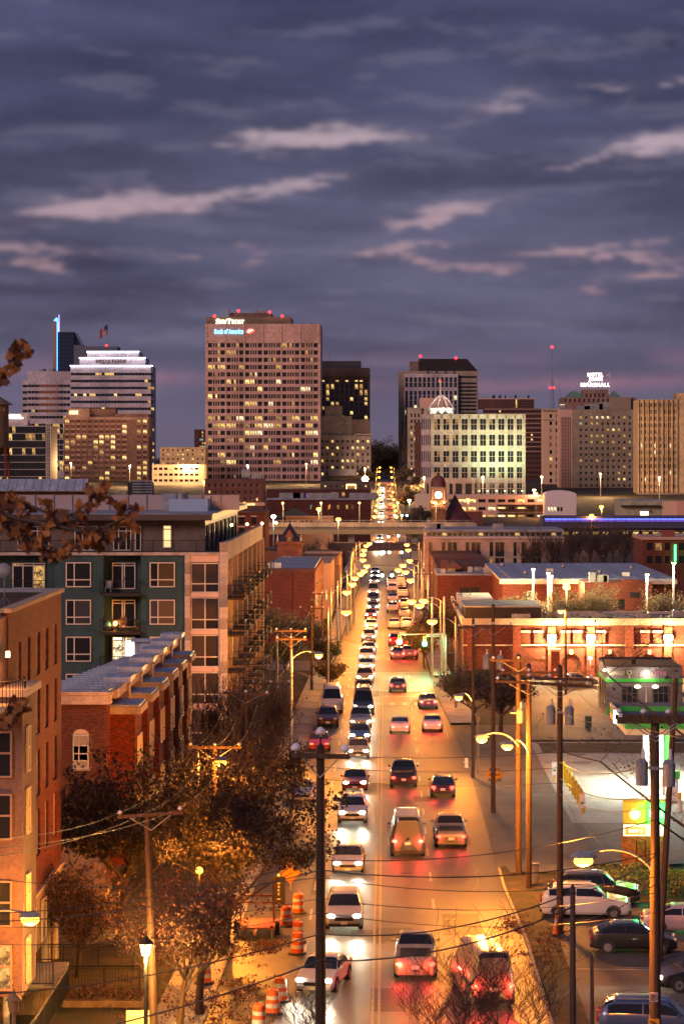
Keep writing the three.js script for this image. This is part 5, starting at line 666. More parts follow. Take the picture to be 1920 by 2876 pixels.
  for (let k = 0; k < 8; k++) { const z = -3 - k * 8; part('pier', bx(0.42, Ht - 1.5, 0.5), wallX, g, [sx - 0.21, (Ht - 1.5) / 2, z - 3.9]); for (let j = 0; j < 4; j++) { const y = 3.2 + j * 3.1; if (k < 7) { const b = part('balcony', bx(1.5, 0.2, 3.2), std(L(0.05, 0.03, 0.02)), g, [sx + 0.5, y, z - 1.6]); railing(b, 'railing', [0.72, 0.1, -1.55], [0.72, 0.1, 1.55], 1.05, 0.13, M.blackMetal, 'h'); railing(b, 'railing', [-0.7, 0.1, 1.55], [0.72, 0.1, 1.55], 1.05, 0.13, M.blackMetal, 'h'); part((k + j) % 5 === 2 ? 'lit_pane_window' : 'window', bx(0.06, 2.4, 2.4), (k + j) % 5 === 2 ? LIT[1] : M.glassDark, g, [sx - 0.42, y + 1.4, z - 1.6]); } part('corrugated_strip', bx(0.16, 2.9, 1.3), M.galv, g, [sx - 0.38, y + 1.55, z + 0.2]); } }
  // penthouse storey set back under a thin roof
  const roofY = Y(1452, 214), pz = -3.2;
  part('penthouse_wall', siding(px(568) - px(-60), roofY - H5 - 0.4), tan, g, [px(-60), H5 + 0.1, pz]).userData.kind = 'stuff'; part('penthouse_core', bx(px(568) - L0, roofY - H5, 46), M.roofDark, g, [(px(568) + L0) / 2, (roofY + H5) / 2, pz - 23.06]);
  part('penthouse_side', new THREE.PlaneGeometry(46, roofY - H5 - 0.3), M.galv, g, [px(568) + 0.03, (roofY + H5) / 2, pz - 23], null, [0, Math.PI / 2, 0]); for (let k = 0; k < 15; k++) part('corrugated_strip', bx(0.14, roofY - H5 - 0.7, 0.7), k % 2 ? M.steel : M.roofDark, g, [px(568) + 0.1, (roofY + H5) / 2 - 0.3, pz - 1.2 - k * 2.9]);
  part('roof', bx(px(590) - L0, 0.34, 53), M.roofGrey, g, [(px(590) + L0) / 2, roofY + 0.2, pz - 25]); part('roof_edge', bx(px(590) - L0 + 0.04, 0.5, 0.12), std(L(0.06, 0.05, 0.05)), g, [(px(590) + L0) / 2, roofY + 0.05, pz + 1.6]); part('roof_edge', bx(0.12, 0.46, 53), std(L(0.62, 0.48, 0.32), { roughness: 0.35, metalness: 0.5, map: rep(mottle, 0.8) }), g, [px(590) + 0.02, roofY + 0.1, pz - 25]);
  for (const [x, w, lit] of [[80, 90, 0], [230, 66, 0], [333, 52, 0], [378, 18, 0], [461, 25, 1]]) windowAt(g, [px(x), py(lit ? 1510 : 1515), pz + 0.06], w * s, (lit ? 66 : 70) * s, { v: w > 50 ? [-0.3, 0.35] : [], h: [0.62], panes: lit ? [emit(1, 0.66, 0.26, 1.15)] : [M.glassDark] });
  railing(g, 'railing', [px(-60), H5 + 0.14, -0.1], [px(612), H5 + 0.14, -0.1], 1.0, 0.13, M.blackMetal, 'h');
  part('terrace_light_string', merge([540, 552, 566, 580, 592].map((x, k) => new THREE.SphereGeometry(0.14, 8, 6).translate(px(x) + k * 0.9, H5 + 1.6, -30 - k * 3))), warmGlow, g);
  // roof screen of pale glass and plant
  const screen = new THREE.MeshPhysicalMaterial({ color: L(0.60, 0.50, 0.48), roughness: 0.25, transmission: 0.45, thickness: 0 }); for (let k = 0; k < 12; k++) part('glass_panel', bx(1.62, 1.35, 0.04), screen, g, [px(0) + k * 1.66, roofY + 1.1, pz - 12]); for (let k = 0; k <= 12; k++) part('screen_post', bx(0.06, 1.5, 0.06), M.steel, g, [px(0) - 0.83 + k * 1.66, roofY + 1.1, pz - 11.9]);
  part('plant_box', bx(3.4, 1.1, 3), std(L(0.30, 0.40, 0.52)), g, [px(505) - 0.2, roofY + 0.9, pz - 10]); part('plant_box', bx(1.6, 1.6, 1.6), M.roofGrey, g, [px(440), roofY + 1.1, pz - 12]); part('plant_fan', cyl(0.55, 0.55, 0.5, 14), M.steel, g, [px(505) - 0.9, roofY + 1.7, pz - 10]); part('flue', bx(0.4, 1.4, 0.4), std(L(0.6, 0.38, 0.26)), g, [px(548), roofY + 1, pz - 12]);
  for (let k = 0; k < 7; k++) part('plant_fan', cyl(0.5, 0.5, 1.1, 12), M.steel, g, [px(60) + k * 2.4, roofY + 1.0, pz - 16]);
  part('louvre_box', bx(2.3, 2.4, 2), M.roofDark, g, [px(300), roofY + 1.6, pz - 26]); for (let k = 0; k < 8; k++) part('louvre_slat', bx(1.9, 0.14, 0.1), M.steel, g, [px(308), roofY + 1.1 + k * 0.26, pz - 24.9]);
}
// what stands on the balconies
{ const d = 208, place = (px, py) => [X(px, d), Y(py, d), -d - 0.1];
  const fire = thing('fire_bowl', 'glowing patio heater on the flats\' middle balcony', 'heater', place(324, 1767)); part('bowl', cyl(0.22, 0.14, 0.3, 12), M.blackMetal, fire, [0, 0.15, 0]); part('flame_light', new THREE.SphereGeometry(0.17, 10, 8).scale(1, 1.3, 1), emit(1, 0.36, 0.06, 14), fire, [0, 0.45, 0]); pointLamp([X(324, d), Y(1752, d), -d + 0.3], L(1, 0.36, 0.08), 10, 0.15);
  const chair = (name, label, p, m) => { const c = thing(name, label, 'chair', p); part('seat', bx(0.5, 0.06, 0.5), m, c, [0, 0.38, 0]); part('backrest', bx(0.5, 0.6, 0.06), m, c, [0, 0.7, -0.24], null, [-0.25, 0, 0]); for (const [a, b] of [[-0.22, 0.22], [0.22, 0.22], [-0.22, -0.22], [0.22, -0.22]]) part('leg', bx(0.05, 0.38, 0.05), m, c, [a, 0.19, b]); };
  chair('garden_chair', 'grey slatted chair on the upper balcony of the flats', place(304, 1664), M.greyPaint); chair('garden_chair', 'small wooden chair beside the heater on the middle balcony', place(347, 1767), M.wood);
  const pot = (label, px, py) => { const p = thing('potted_plant', label, 'plant', place(px, py)); part('pot', cyl(0.15, 0.11, 0.25, 10), M.brickOrange, p, [0, 0.125, 0]); const r = rng(px), l = []; for (let k = 0; k < 40; k++) l.push(at(new THREE.PlaneGeometry(0.1, 0.16), (r() - 0.5) * 0.5, 0.35 + r() * 0.5, (r() - 0.5) * 0.4, r() * 3, r() * 3, r() * 3)); part('foliage', merge(l), std(L(0.06, 0.09, 0.03), { side: THREE.DoubleSide }), p); }; pot('leafy potted plant at the left of the middle balcony', 298, 1768); pot('small potted plant at the right of the middle balcony', 385, 1768);
  const cov = thing('covered_grill', 'turquoise covered grill left of the patio heater', 'grill', place(303, 1767)); part('cover', new THREE.SphereGeometry(0.3, 14, 10, 0, 6.3, 0, 1.8).scale(1, 1.1, 0.7), std(L(0.06, 0.24, 0.26)), cov, [0, 0.32, 0]); part('stand', bx(0.4, 0.2, 0.3), M.blackMetal, cov, [0, 0.1, 0]);
}
{ // row of brick town houses
  const d = 140, sx = -15.72, H = 10.9, far = 186, g = thing('town_house_row', 'brick town houses with blue grey roof and stepped bay cornices', 'building', [0, 0, -d]), xl = X(120, d), cor = std(L(0.60, 0.46, 0.38), { map: rep(mottle, 3) });
  part('core', bx(sx - xl - 0.2, 8.6, far - d - 0.3), M.brickDark, g, [(sx + xl) / 2 - 0.1, 4.3, -(far - d) / 2 - 0.25]);
  // the end wall, brick by brick
  const W = sx - xl, mort = part('end_wall', bx(W, H - 0.4, 0.1), std(L(0.34, 0.24, 0.19), { map: rep(speckle, 1) }), g, [(sx + xl) / 2, (H - 0.4) / 2, -0.05]);
  const r = rng(3), tones = [0, 1, 2, 3].map((k) => std(L(0.115 + 0.03 * k, 0.034 + 0.008 * k, 0.024 + 0.005 * k), { roughness: 0.9, map: rep(speckle, 0.6) })), bl = 0.2, bh = 0.0666, pitch = 0.0805, geo = bx(bl - 0.012, bh, 0.03), rest = [[], [], [], []]; let single = 0;
  const wx0 = X(206, d), wx1 = X(250, d), wy0 = Y(2158, d), wy1 = Y(2064, d), archC = [(wx0 + wx1) / 2, wy1], archR = (wx1 - wx0) / 2;
  const nRow = Math.floor((H - 0.5) / pitch); for (let row = nRow; row > 0; row--) { const y = row * pitch; if (Y(2250, d) > y) break; for (let x = X(160, d) + (row % 2) * bl / 2; x < sx - bl / 2; x += bl) { const cx = x + bl / 2; if (cx > wx0 - bl / 2 && cx < wx1 + bl / 2 && y > wy0 && y < wy1) continue; if (y >= wy1 && Math.hypot(cx - archC[0], (y - archC[1]) * 1.35) < archR + 0.32) continue; const k = Math.floor(r() * 4); if (single < 300 && y > Y(2200, d) - 9) { part('brick', geo, tones[k], g, [cx, y, 0.013]); single++; } else rest[k].push(at(geo, cx, y, 0.013)); } }
  { const m = part('bricks', merge(rest.flat()), tones[1], g); m.userData.kind = 'stuff'; }
  for (let k = 0; k < 19; k++) { const a = Math.PI * (0.06 + 0.88 * k / 18); part('arch_brick', bx(0.075, 0.24, 0.04), tones[(k * 3) % 4], g, [archC[0] + Math.cos(a) * (archR + 0.16), archC[1] + Math.sin(a) * (archR + 0.16) * 0.74, 0.02], null, [0, 0, a - Math.PI / 2]); }
  const tym = new THREE.Shape(); tym.absellipse(0, 0, archR, archR * 0.74, 0, Math.PI, false); part('tympanum', new THREE.ExtrudeGeometry(tym, { depth: 0.04, bevelEnabled: false, curveSegments: 14 }), cor, g, [archC[0], archC[1], 0]);
  windowAt(g, [(wx0 + wx1) / 2, (wy0 + wy1) / 2, 0.02], wx1 - wx0, wy1 - wy0, { v: [-0.1], h: [0.35, -0.1, -0.5], t: 0.05, panes: [M.blind, std(L(0.26, 0.23, 0.19), { roughness: 0.35 })], frame: M.whitePaint, sill: true });
  part('cornice', bx(W + 0.5, 0.55, 0.8), cor, g, [(sx + xl) / 2 + 0.1, H - 0.15, 0.1]); part('cornice_lip', bx(W + 0.7, 0.16, 1.0), cor, g, [(sx + xl) / 2 + 0.1, H + 0.2, 0.12]);
  // metal roof falling to the back
  const roof = part('roof', bx(W + 0.3, 0.12, far - d), M.roofBlue, g, [(sx + xl) / 2, H - 0.55, -(far - d) / 2], null, [0.036 * -1, 0, 0]); for (let k = 0; k < 11; k++) part('roof_seam', bx(W + 0.2, 0.1, 0.09), M.roofBlue, roof, [0, 0.1, (far - d) / 2 - 1.4 - k * 2.6]);
  part('parapet_wall', bx(3.1, 1.7, 0.5), M.roofBlue, g, [sx - 1.35, H - 1.0, -(far - d) + 0.4]); part('parapet_cap', bx(3.6, 0.22, 0.9), M.roofBlue, g, [sx - 1.35, H - 0.1, -(far - d) + 0.4]);
  // street side bays
  const sideWall = part('street_wall', bx(0.25, H - 0.4, far - d), M.brickRed, g, [sx - 0.1, (H - 0.4) / 2, -(far - d) / 2 - 0.16]);
  for (let k = 0; k < 6; k++) {
    const z = -2.4 - k * 7.4, bay = part('bay', bx(1.5, H - 2.2, 3.6), M.brickRed, g, [sx + 0.7, (H - 2.2) / 2 + 1.0, z - 1.8]);
    part('bay_cornice', bx(2.0, 0.4, 4.1), cor, bay, [0.1, (H - 2.2) / 2 + 0.16, 0]); part('bay_roof', bx(1.9, 0.12, 4.0), M.roofBlue, bay, [0.05, (H - 2.2) / 2 + 0.43, 0]);
    for (const zz of [-0.8, 0.8]) for (const y of [H * 0.18, -H * 0.14]) windowAt(bay, [0.77, y, zz], 0.85, 2.1, { axis: 'x', v: [0], h: [0], t: 0.07, frame: sashFrame, panes: [M.glassDark, M.blind], deep: 0.1 });
    const main = part('main_cornice', bx(1.3, 0.5, 7.0), cor, g, [sx - 0.2, H - 0.1, z - 3.4]); part('bracket_box', bx(0.5, 0.9, 1.2), cor, main, [0.5, -0.35, -2.4]); part('cornice_block', bx(1.6, 0.3, 2.6), M.roofBlue, main, [0.1, 0.4, -2.6]);
    for (const y of [H * 0.68, H * 0.36]) windowAt(g, [sx + 0.05, y, z - 5.4], 0.9, 2.1, { axis: 'x', v: [0], h: [0], t: 0.07, panes: [M.glassDark, M.blind] });
    part('canopy', bx(1.9, 0.35, 2.6), std(L(0.05, 0.03, 0.025)), g, [sx + 1.6, 3.2, z - 5.5]);
  }
}
{ // left brick apartment house with stucco bay
  const X1 = X(173, 121), top = 17.75, d2 = 104, d1 = 121, g = thing('brick_apartments', 'brick apartment house with rosy stucco bay at the left edge', 'building', [0, 0, 0]), stuc = std(L(0.25, 0.155, 0.125), { map: rep(mottle, 4), roughness: 0.9 }), base = 4.6;
  part('core', bx(14, top - 0.2, d1 - d2 - 0.6), M.brickDark, g, [X1 - 7.35, (top - 0.2) / 2, -(d1 + d2) / 2]);
  // brick side wall with openings
  const cols5 = [107.1, 109.9, 113, 115.8, 118.8], rowsY = [[14.4, 16.3], [11.7, 13.7], [8.9, 11.0], [6.2, 8.3]], holes = []; for (const z of cols5) for (const [a, b] of rowsY) holes.push([z - d2 - 0.6, a - base, z - d2 + 0.6, b - base]);
  const wall = part('side_wall', wallWithHoles(d1 - d2, top - base, 0.3, holes), M.brickRed, g, [X1, base, -d2], null, [0, Math.PI / 2, 0]);
  for (const z of cols5) for (const [a, b] of rowsY) windowAt(g, [X1 - 0.24, (a + b) / 2, -z], 1.18, b - a - 0.04, { axis: 'x', h: [(b - a) * 0.15, -(b - a) * 0.2], t: 0.08, panes: [M.glassDark, std(L(0.2, 0.14, 0.09), { roughness: 0.3 })] });
  part('coping', bx(0.5, 0.18, d1 - d2 + 0.2), std(L(0.58, 0.42, 0.26), { map: rep(mottle, 1) }), g, [X1 - 0.1, top + 0.08, -(d1 + d2) / 2]); part('coping', bx(13.6, 0.18, 0.5), M.roofGrey, g, [X1 - 7.1, top + 0.08, -d1 + 0.2]); part('roof', bx(13.8, 0.1, d1 - d2 - 0.5), M.roofDark, g, [X1 - 7.2, top - 0.35, -(d1 + d2) / 2]);
  // stucco base on the street side
  part('base_wall', bx(0.34, 2.6, d1 - d2), std(L(0.56, 0.40, 0.20), { map: rep(mottle, 4) }), g, [X1 - 0.12, 3.3, -(d1 + d2) / 2]); part('base_trim', bx(0.5, 0.14, d1 - d2 + 0.1), std(L(0.6, 0.44, 0.28)), g, [X1 - 0.1, 4.62, -(d1 + d2) / 2]);
  for (const z of [107, 110.4, 113.8, 117.4, 119.8]) windowAt(g, [X1 + 0.08, 3.2, -z], z > 119 ? 0.6 : 1.3, 1.9, { axis: 'x', v: [], h: [0.1], t: 0.07, panes: [std(L(0.3, 0.22, 0.1), { roughness: 0.3 }), M.glassDark] });
  for (let k = 0; k < 5; k++) part('column', cyl(0.2, 0.22, 2.0, 12), M.whitePaint, g, [X1 - 0.3, 1.0, -d2 - 1 - k * 3.9]);
  // curved stucco bay at the near end
  const bx0 = X(85, d2), r = rng(9); part('stucco_bay', bx(9, 12.3, 4), stuc, g, [bx0 - 4.5, 2.2 + 6.15, -d2 + 0.2]); part('bay_top', bx(9.4, 0.3, 4.4), std(L(0.55, 0.46, 0.34)), g, [bx0 - 4.5, 14.6, -d2 + 0.2]);
  for (const [y, lit] of [[12.1, 0], [9.55, 1], [6.0, 2], [3.4, 3]]) { windowAt(g, [bx0 - 1.15, y, -d2 + 2.22], 1.5, 1.9, { v: [0], h: [0.05], t: 0.08, frame: std(L(0.3, 0.2, 0.16)), panes: lit === 3 ? [LIT[1], LIT[0]] : lit === 2 ? [LIT[3], M.glassDark] : [M.blind, M.glassDark] }); windowAt(g, [bx0 + 0.02, y + 0.1, -d2 + 1.0], 0.8, 1.9, { axis: 'x', h: [0.05], t: 0.07, panes: lit > 1 ? [LIT[0], M.glassDark] : [M.blind, M.glassDark] }); }
  // round balcony with iron rail
  part('balcony_slab', cyl(2.2, 2.2, 0.35, 32), std(L(0.5, 0.44, 0.3)), g, [bx0 - 2.0, Y(1972, d2), -d2 + 2.0]); const yB = Y(1968, d2), list = []; for (let k = 0; k <= 44; k++) { const a = -0.4 + k / 44 * 3.9; list.push(beam([bx0 - 2 + Math.cos(a) * 2.1, yB, -d2 + 2 + Math.sin(a) * 2.1], [bx0 - 2 + Math.cos(a) * 2.1, yB + 1.05, -d2 + 2 + Math.sin(a) * 2.1], 0.016, 0.016, 4)); } const bal = part('balcony_balusters', merge(list), M.blackMetal, g); bal.userData.kind = 'stuff'; part('balcony_rail', new THREE.TorusGeometry(2.1, 0.045, 6, 40, 4.0).rotateX(Math.PI / 2).rotateY(0.45), M.blackMetal, g, [bx0 - 2, yB + 1.07, -d2 + 2]);
  const wl = part('wall_lamp', bx(0.14, 0.24, 0.14), emit(1, 0.5, 0.12, 20), g, [X(23, 101.5), Y(1838, 101.5), -101.5]); pointLamp([X(23, 101.5) + 0.15, Y(1840, 101.5), -101.1], sodium, 22, 0.08);
  part('attic_bay', bx(8.4, 3.2, 3), stuc, g, [X(20, d2) - 4.2, 16, -d2 + 0.3]);
  // deck below
  part('soffit', bx(2.6, 0.3, 3), std(L(0.4, 0.32, 0.18), { map: rep(mottle, 3) }), g, [X1 + 1.1, 3.4, -d1 + 1.2]); part('column', bx(0.35, 3.5, 0.35), M.whitePaint, g, [X1 - 0.4, 1.75, -d1 + 2.4]);
}
{ const d = 112, p = [X(32, d), 17.45, -d + 2], g = thing('satellite_dish', 'round satellite dish on tripod on the brick flats roof', 'dish', p); part('reflector', new THREE.SphereGeometry(0.42, 16, 8, 0, 6.284, 0, 0.9), M.greyPaint, g, [0, 1.75, 0], null, [1.3, 0, 0]); part('mast', cyl(0.03, 0.03, 1.6, 6), M.steel, g, [0, 0.8, 0]); for (let k = 0; k < 3; k++) part('leg', beam([Math.cos(k * 2.1) * 0.5, 0, Math.sin(k * 2.1) * 0.5], [0, 0.7, 0], 0.015), M.steel, g); }
{ // railings, terrace and planter in the lower left corner
  const y0 = 1.2, dF = 108.2, ter = thing('terrace_wall', 'concrete terrace and retaining wall below the iron railing', 'wall', [X(-80, dF) / 2 + X(150, dF) / 2, 0, -dF]); part('wall', bx(X(150, dF) - X(-80, dF), y0, 5), std(L(0.26, 0.19, 0.12), { map: rep(streak, 3) }), ter, [0, y0 / 2, -2.5]); part('coping', bx(X(150, dF) - X(-80, dF) + 0.1, 0.12, 5.1), M.concrete, ter, [0, y0 + 0.06, -2.5]);
  const rail = (label, pts, h) => { const t = thing('iron_railing', label, 'railing', [0, 0, 0], 0, 'black iron railings by the flats'); for (let k = 0; k < pts.length - 1; k++) railing(t, 'top_rail', pts[k], pts[k + 1], h, 0.14); };
  rail('black iron railing along the terrace wall at the lower left', [[X(-60, 108.1), 1.32, -108.1], [X(150, 108.1), 1.32, -108.1]], 1.15);
  rail('black iron railing behind the planter, upper row', [[X(80, 118), 0.05, -118], [X(375, 118), 0.05, -118]], 1.15);
  rail('black iron railing right of the stair, behind the flower bed', [[X(195, 113), 0.05, -113], [X(392, 113), 0.05, -113]], 1.15);
  rail('sloping iron stair railing running down to the corner', [[X(193, 111), 0.3, -111], [X(85, 100), 0.15, -100]], 1.3);
  rail('black iron railing beside the town houses', [[X(176, 134), 0.05, -134], [X(262, 134), 0.05, -134]], 1.5);
  const bed = thing('flower_bed', 'low brick planter with red brown shrubs by the railing', 'planter', [X(295, 110.5), 0.03, -110.5]); part('edging', bx(3.6, 0.28, 1.6), std(L(0.30, 0.18, 0.10), { map: rep(mottle, 1) }), bed, [0, 0.14, 0]); const r = rng(21), l = []; for (let k = 0; k < 900; k++) { const a = (r() - 0.5) * 3.4, c = (r() - 0.5) * 1.4, hh = 0.28 + r() * (0.25 + 0.35 * Math.exp(-((a + 0.3) ** 2) * 2)); l.push(at(new THREE.PlaneGeometry(0.09, 0.12), a, hh, c, r() * 3, r() * 3, r() * 3)); } part('foliage', merge(l), std(L(0.10, 0.045, 0.025), { side: THREE.DoubleSide }), bed);
}

// ---------------------------------------------------------------- vehicles
const KIND = {
  sedan: { L: 4.6, W: 1.8, belt: 0.93, top: [[0, 0.60], [0.03, 0.74], [0.22, 0.92], [0.27, 0.96], [0.42, 1.38], [0.5, 1.45], [0.66, 1.42], [0.82, 1.08], [0.86, 1.04], [0.97, 0.98], [1, 0.66]], shield: [0.275, 0.425], back: [0.67, 0.82], side: [0.33, 0.76] },
  hatch: { L: 4.2, W: 1.76, belt: 0.95, top: [[0, 0.58], [0.03, 0.72], [0.2, 0.92], [0.26, 0.98], [0.42, 1.42], [0.52, 1.49], [0.74, 1.45], [0.91, 1.12], [0.97, 1.0], [1, 0.6]], shield: [0.265, 0.43], back: [0.77, 0.91], side: [0.33, 0.86] },
  suv: { L: 4.75, W: 1.9, belt: 1.12, top: [[0, 0.7], [0.03, 0.9], [0.2, 1.06], [0.26, 1.12], [0.38, 1.62], [0.46, 1.73], [0.84, 1.70], [0.93, 1.52], [0.98, 1.08], [1, 0.72]], shield: [0.265, 0.39], back: [0.86, 0.955], side: [0.31, 0.90] },
  pickup: { L: 5.5, W: 1.96, belt: 1.16, top: [[0, 0.76], [0.025, 0.98], [0.22, 1.12], [0.27, 1.17], [0.36, 1.70], [0.42, 1.82], [0.56, 1.80], [0.61, 1.16], [0.98, 1.13], [1, 0.8]], shield: [0.275, 0.365], back: [0.565, 0.605], side: [0.31, 0.58] },
  van: { L: 5.8, W: 2.05, belt: 1.4, top: [[0, 0.8], [0.02, 1.02], [0.12, 1.28], [0.15, 1.38], [0.25, 2.30], [0.31, 2.58], [0.98, 2.58], [1, 2.3]], shield: [0.155, 0.25], back: [0.985, 0.999], side: [0.17, 0.33] },
};
const curve = (pts, t) => { let i = 0; while (i < pts.length - 2 && pts[i + 1][0] < t) i++; const [a, p] = pts[i], [b, q] = pts[i + 1]; return lerp(p, q, clamp((t - a) / (b - a), 0, 1)); };
function carShape(kind) { // S(t, v): t from nose to tail, v 0..12 from right sill over the roof to left sill
  const k = KIND[kind], sec = (t) => { const e = Math.min(t, 1 - t), w = k.W / 2 * (0.80 + 0.20 * Math.sqrt(clamp(e / 0.09, 0, 1))), top = curve(k.top, t), b = Math.min(k.belt + 0.06 * (t - 0.3), top - 0.02), up = clamp((top - b) / 0.5, 0, 1), wr = lerp(w * 0.93, w * 0.76, up), lo = 0.22 + 0.1 * (1 - clamp(e / 0.05, 0, 1));
    return [[w * 0.88, lo], [w * 0.985, lo + 0.14], [w, Math.min(b * 0.72, top - 0.1)], [w * 0.965, b], [wr, lerp(b, top, 0.86)], [wr * 0.78, top - 0.01], [0, top]]; };
  const S = (t, v) => { const s = sec(t), m = v > 6 ? 12 - v : v, i = Math.min(5, Math.floor(m)), f = m - i, x = lerp(s[i][0], s[i + 1][0], f), y = lerp(s[i][1], s[i + 1][1], f); return [v > 6 ? -x : x, y, k.L * (0.5 - t)]; };
  const patch = (t0, t1, v0, v1, nt, nv, off = 0) => { const pos = [], uv = [], idx = []; for (let i = 0; i <= nt; i++) for (let j = 0; j <= nv; j++) { const t = lerp(t0, t1, i / nt), v = lerp(v0, v1, j / nv), p = S(t, v); if (off) { const s = v > 6 ? -1 : 1, sideish = Math.abs(v - 6) > 1.6; if (sideish) p[0] += s * off; else p[1] += off; if (t < 0.4) p[2] += off * 0.6; else if (t > 0.7) p[2] -= off * 0.6; } pos.push(...p); uv.push(p[2], p[0]); if (i && j) { const a = (i - 1) * (nv + 1) + j - 1, b = a + 1, c = i * (nv + 1) + j - 1, d = c + 1; idx.push(a, c, b, b, c, d); } } const g = new THREE.BufferGeometry(); g.setAttribute('position', new THREE.Float32BufferAttribute(pos, 3)); g.setAttribute('uv', new THREE.Float32BufferAttribute(uv, 2)); g.setIndex(idx); g.computeVertexNormals(); return g; };
  const body = (() => { const g = patch(0, 1, 0, 12, 44, 36), list = [g]; for (const t of [0, 1]) { const pos = [], uv = [], c = S(t, 6); c[1] = (c[1] + 0.3) / 2; for (let j = 0; j < 24; j++) { const a = S(t, j / 2), b = S(t, (j + 1) / 2); for (const p of t ? [c, b, a] : [c, a, b]) { pos.push(...p); uv.push(p[0], p[1]); } } const q = new THREE.BufferGeometry(); q.setAttribute('position', new THREE.Float32BufferAttribute(pos, 3)); q.setAttribute('uv', new THREE.Float32BufferAttribute(uv, 2)); q.computeVertexNormals(); list.push(q); } return merge(list); })();
  const mid = (k.side[0] + k.side[1]) / 2;
  return { k, S, body, shield: patch(k.shield[0], k.shield[1], 4.2, 7.8, 4, 10, 0.014), back: patch(k.back[0], k.back[1], 4.3, 7.7, 4, 10, 0.014), sideF: [patch(k.side[0], mid - 0.006, 3.12, 3.86, 6, 3, 0.012), patch(k.side[0], mid - 0.006, 8.88, 8.14, 6, 3, 0.012)], sideR: [patch(mid + 0.006, k.side[1], 3.12, 3.86, 6, 3, 0.012), patch(mid + 0.006, k.side[1], 8.88, 8.14, 6, 3, 0.012)] };
}
const shapes = {}; for (const k of Object.keys(KIND)) shapes[k] = carShape(k);
const paint = (r, g, b, m = 0.2) => new THREE.MeshPhysicalMaterial({ color: L(r, g, b), metalness: m, roughness: 0.38, clearcoat: 1, clearcoatRoughness: 0.08 });
const PAINT = { white: paint(0.62, 0.61, 0.58, 0), silver: paint(0.42, 0.43, 0.44, 0.5), black: paint(0.012, 0.012, 0.014), red: paint(0.24, 0.012, 0.014), maroon: paint(0.09, 0.014, 0.018), grey: paint(0.13, 0.135, 0.14, 0.4), blue: paint(0.03, 0.06, 0.16), tan: paint(0.34, 0.28, 0.2, 0.3), rose: paint(0.50, 0.36, 0.36, 0.4) };
const carGlass = new THREE.MeshPhysicalMaterial({ color: L(0.012, 0.013, 0.016), roughness: 0.05, specularIntensity: 1 });
const headOn = emit(1, 0.88, 0.62, 46), headOff = std(L(0.5, 0.5, 0.48), { roughness: 0.12 }), tailOn = emit(1, 0.02, 0.01, 9), brakeOn = emit(1, 0.035, 0.015, 18), tailOff = std(L(0.22, 0.008, 0.01), { roughness: 0.2 }), plateMat = std(L(0.7, 0.68, 0.6));
const tyreGeo = new THREE.CylinderGeometry(0.33, 0.33, 0.22, 20).rotateZ(Math.PI / 2), rimGeo = merge([new THREE.CylinderGeometry(0.2, 0.21, 0.235, 14).rotateZ(Math.PI / 2), ...[0, 1, 2, 3, 4].map((k) => at(bx(0.25, 0.38, 0.05), 0, 0, 0, k * Math.PI * 0.4))]);
const lampGeo = new THREE.SphereGeometry(0.5, 10, 8), headGeo = new THREE.SphereGeometry(0.5, 10, 8).scale(0.40, 0.19, 0.16);
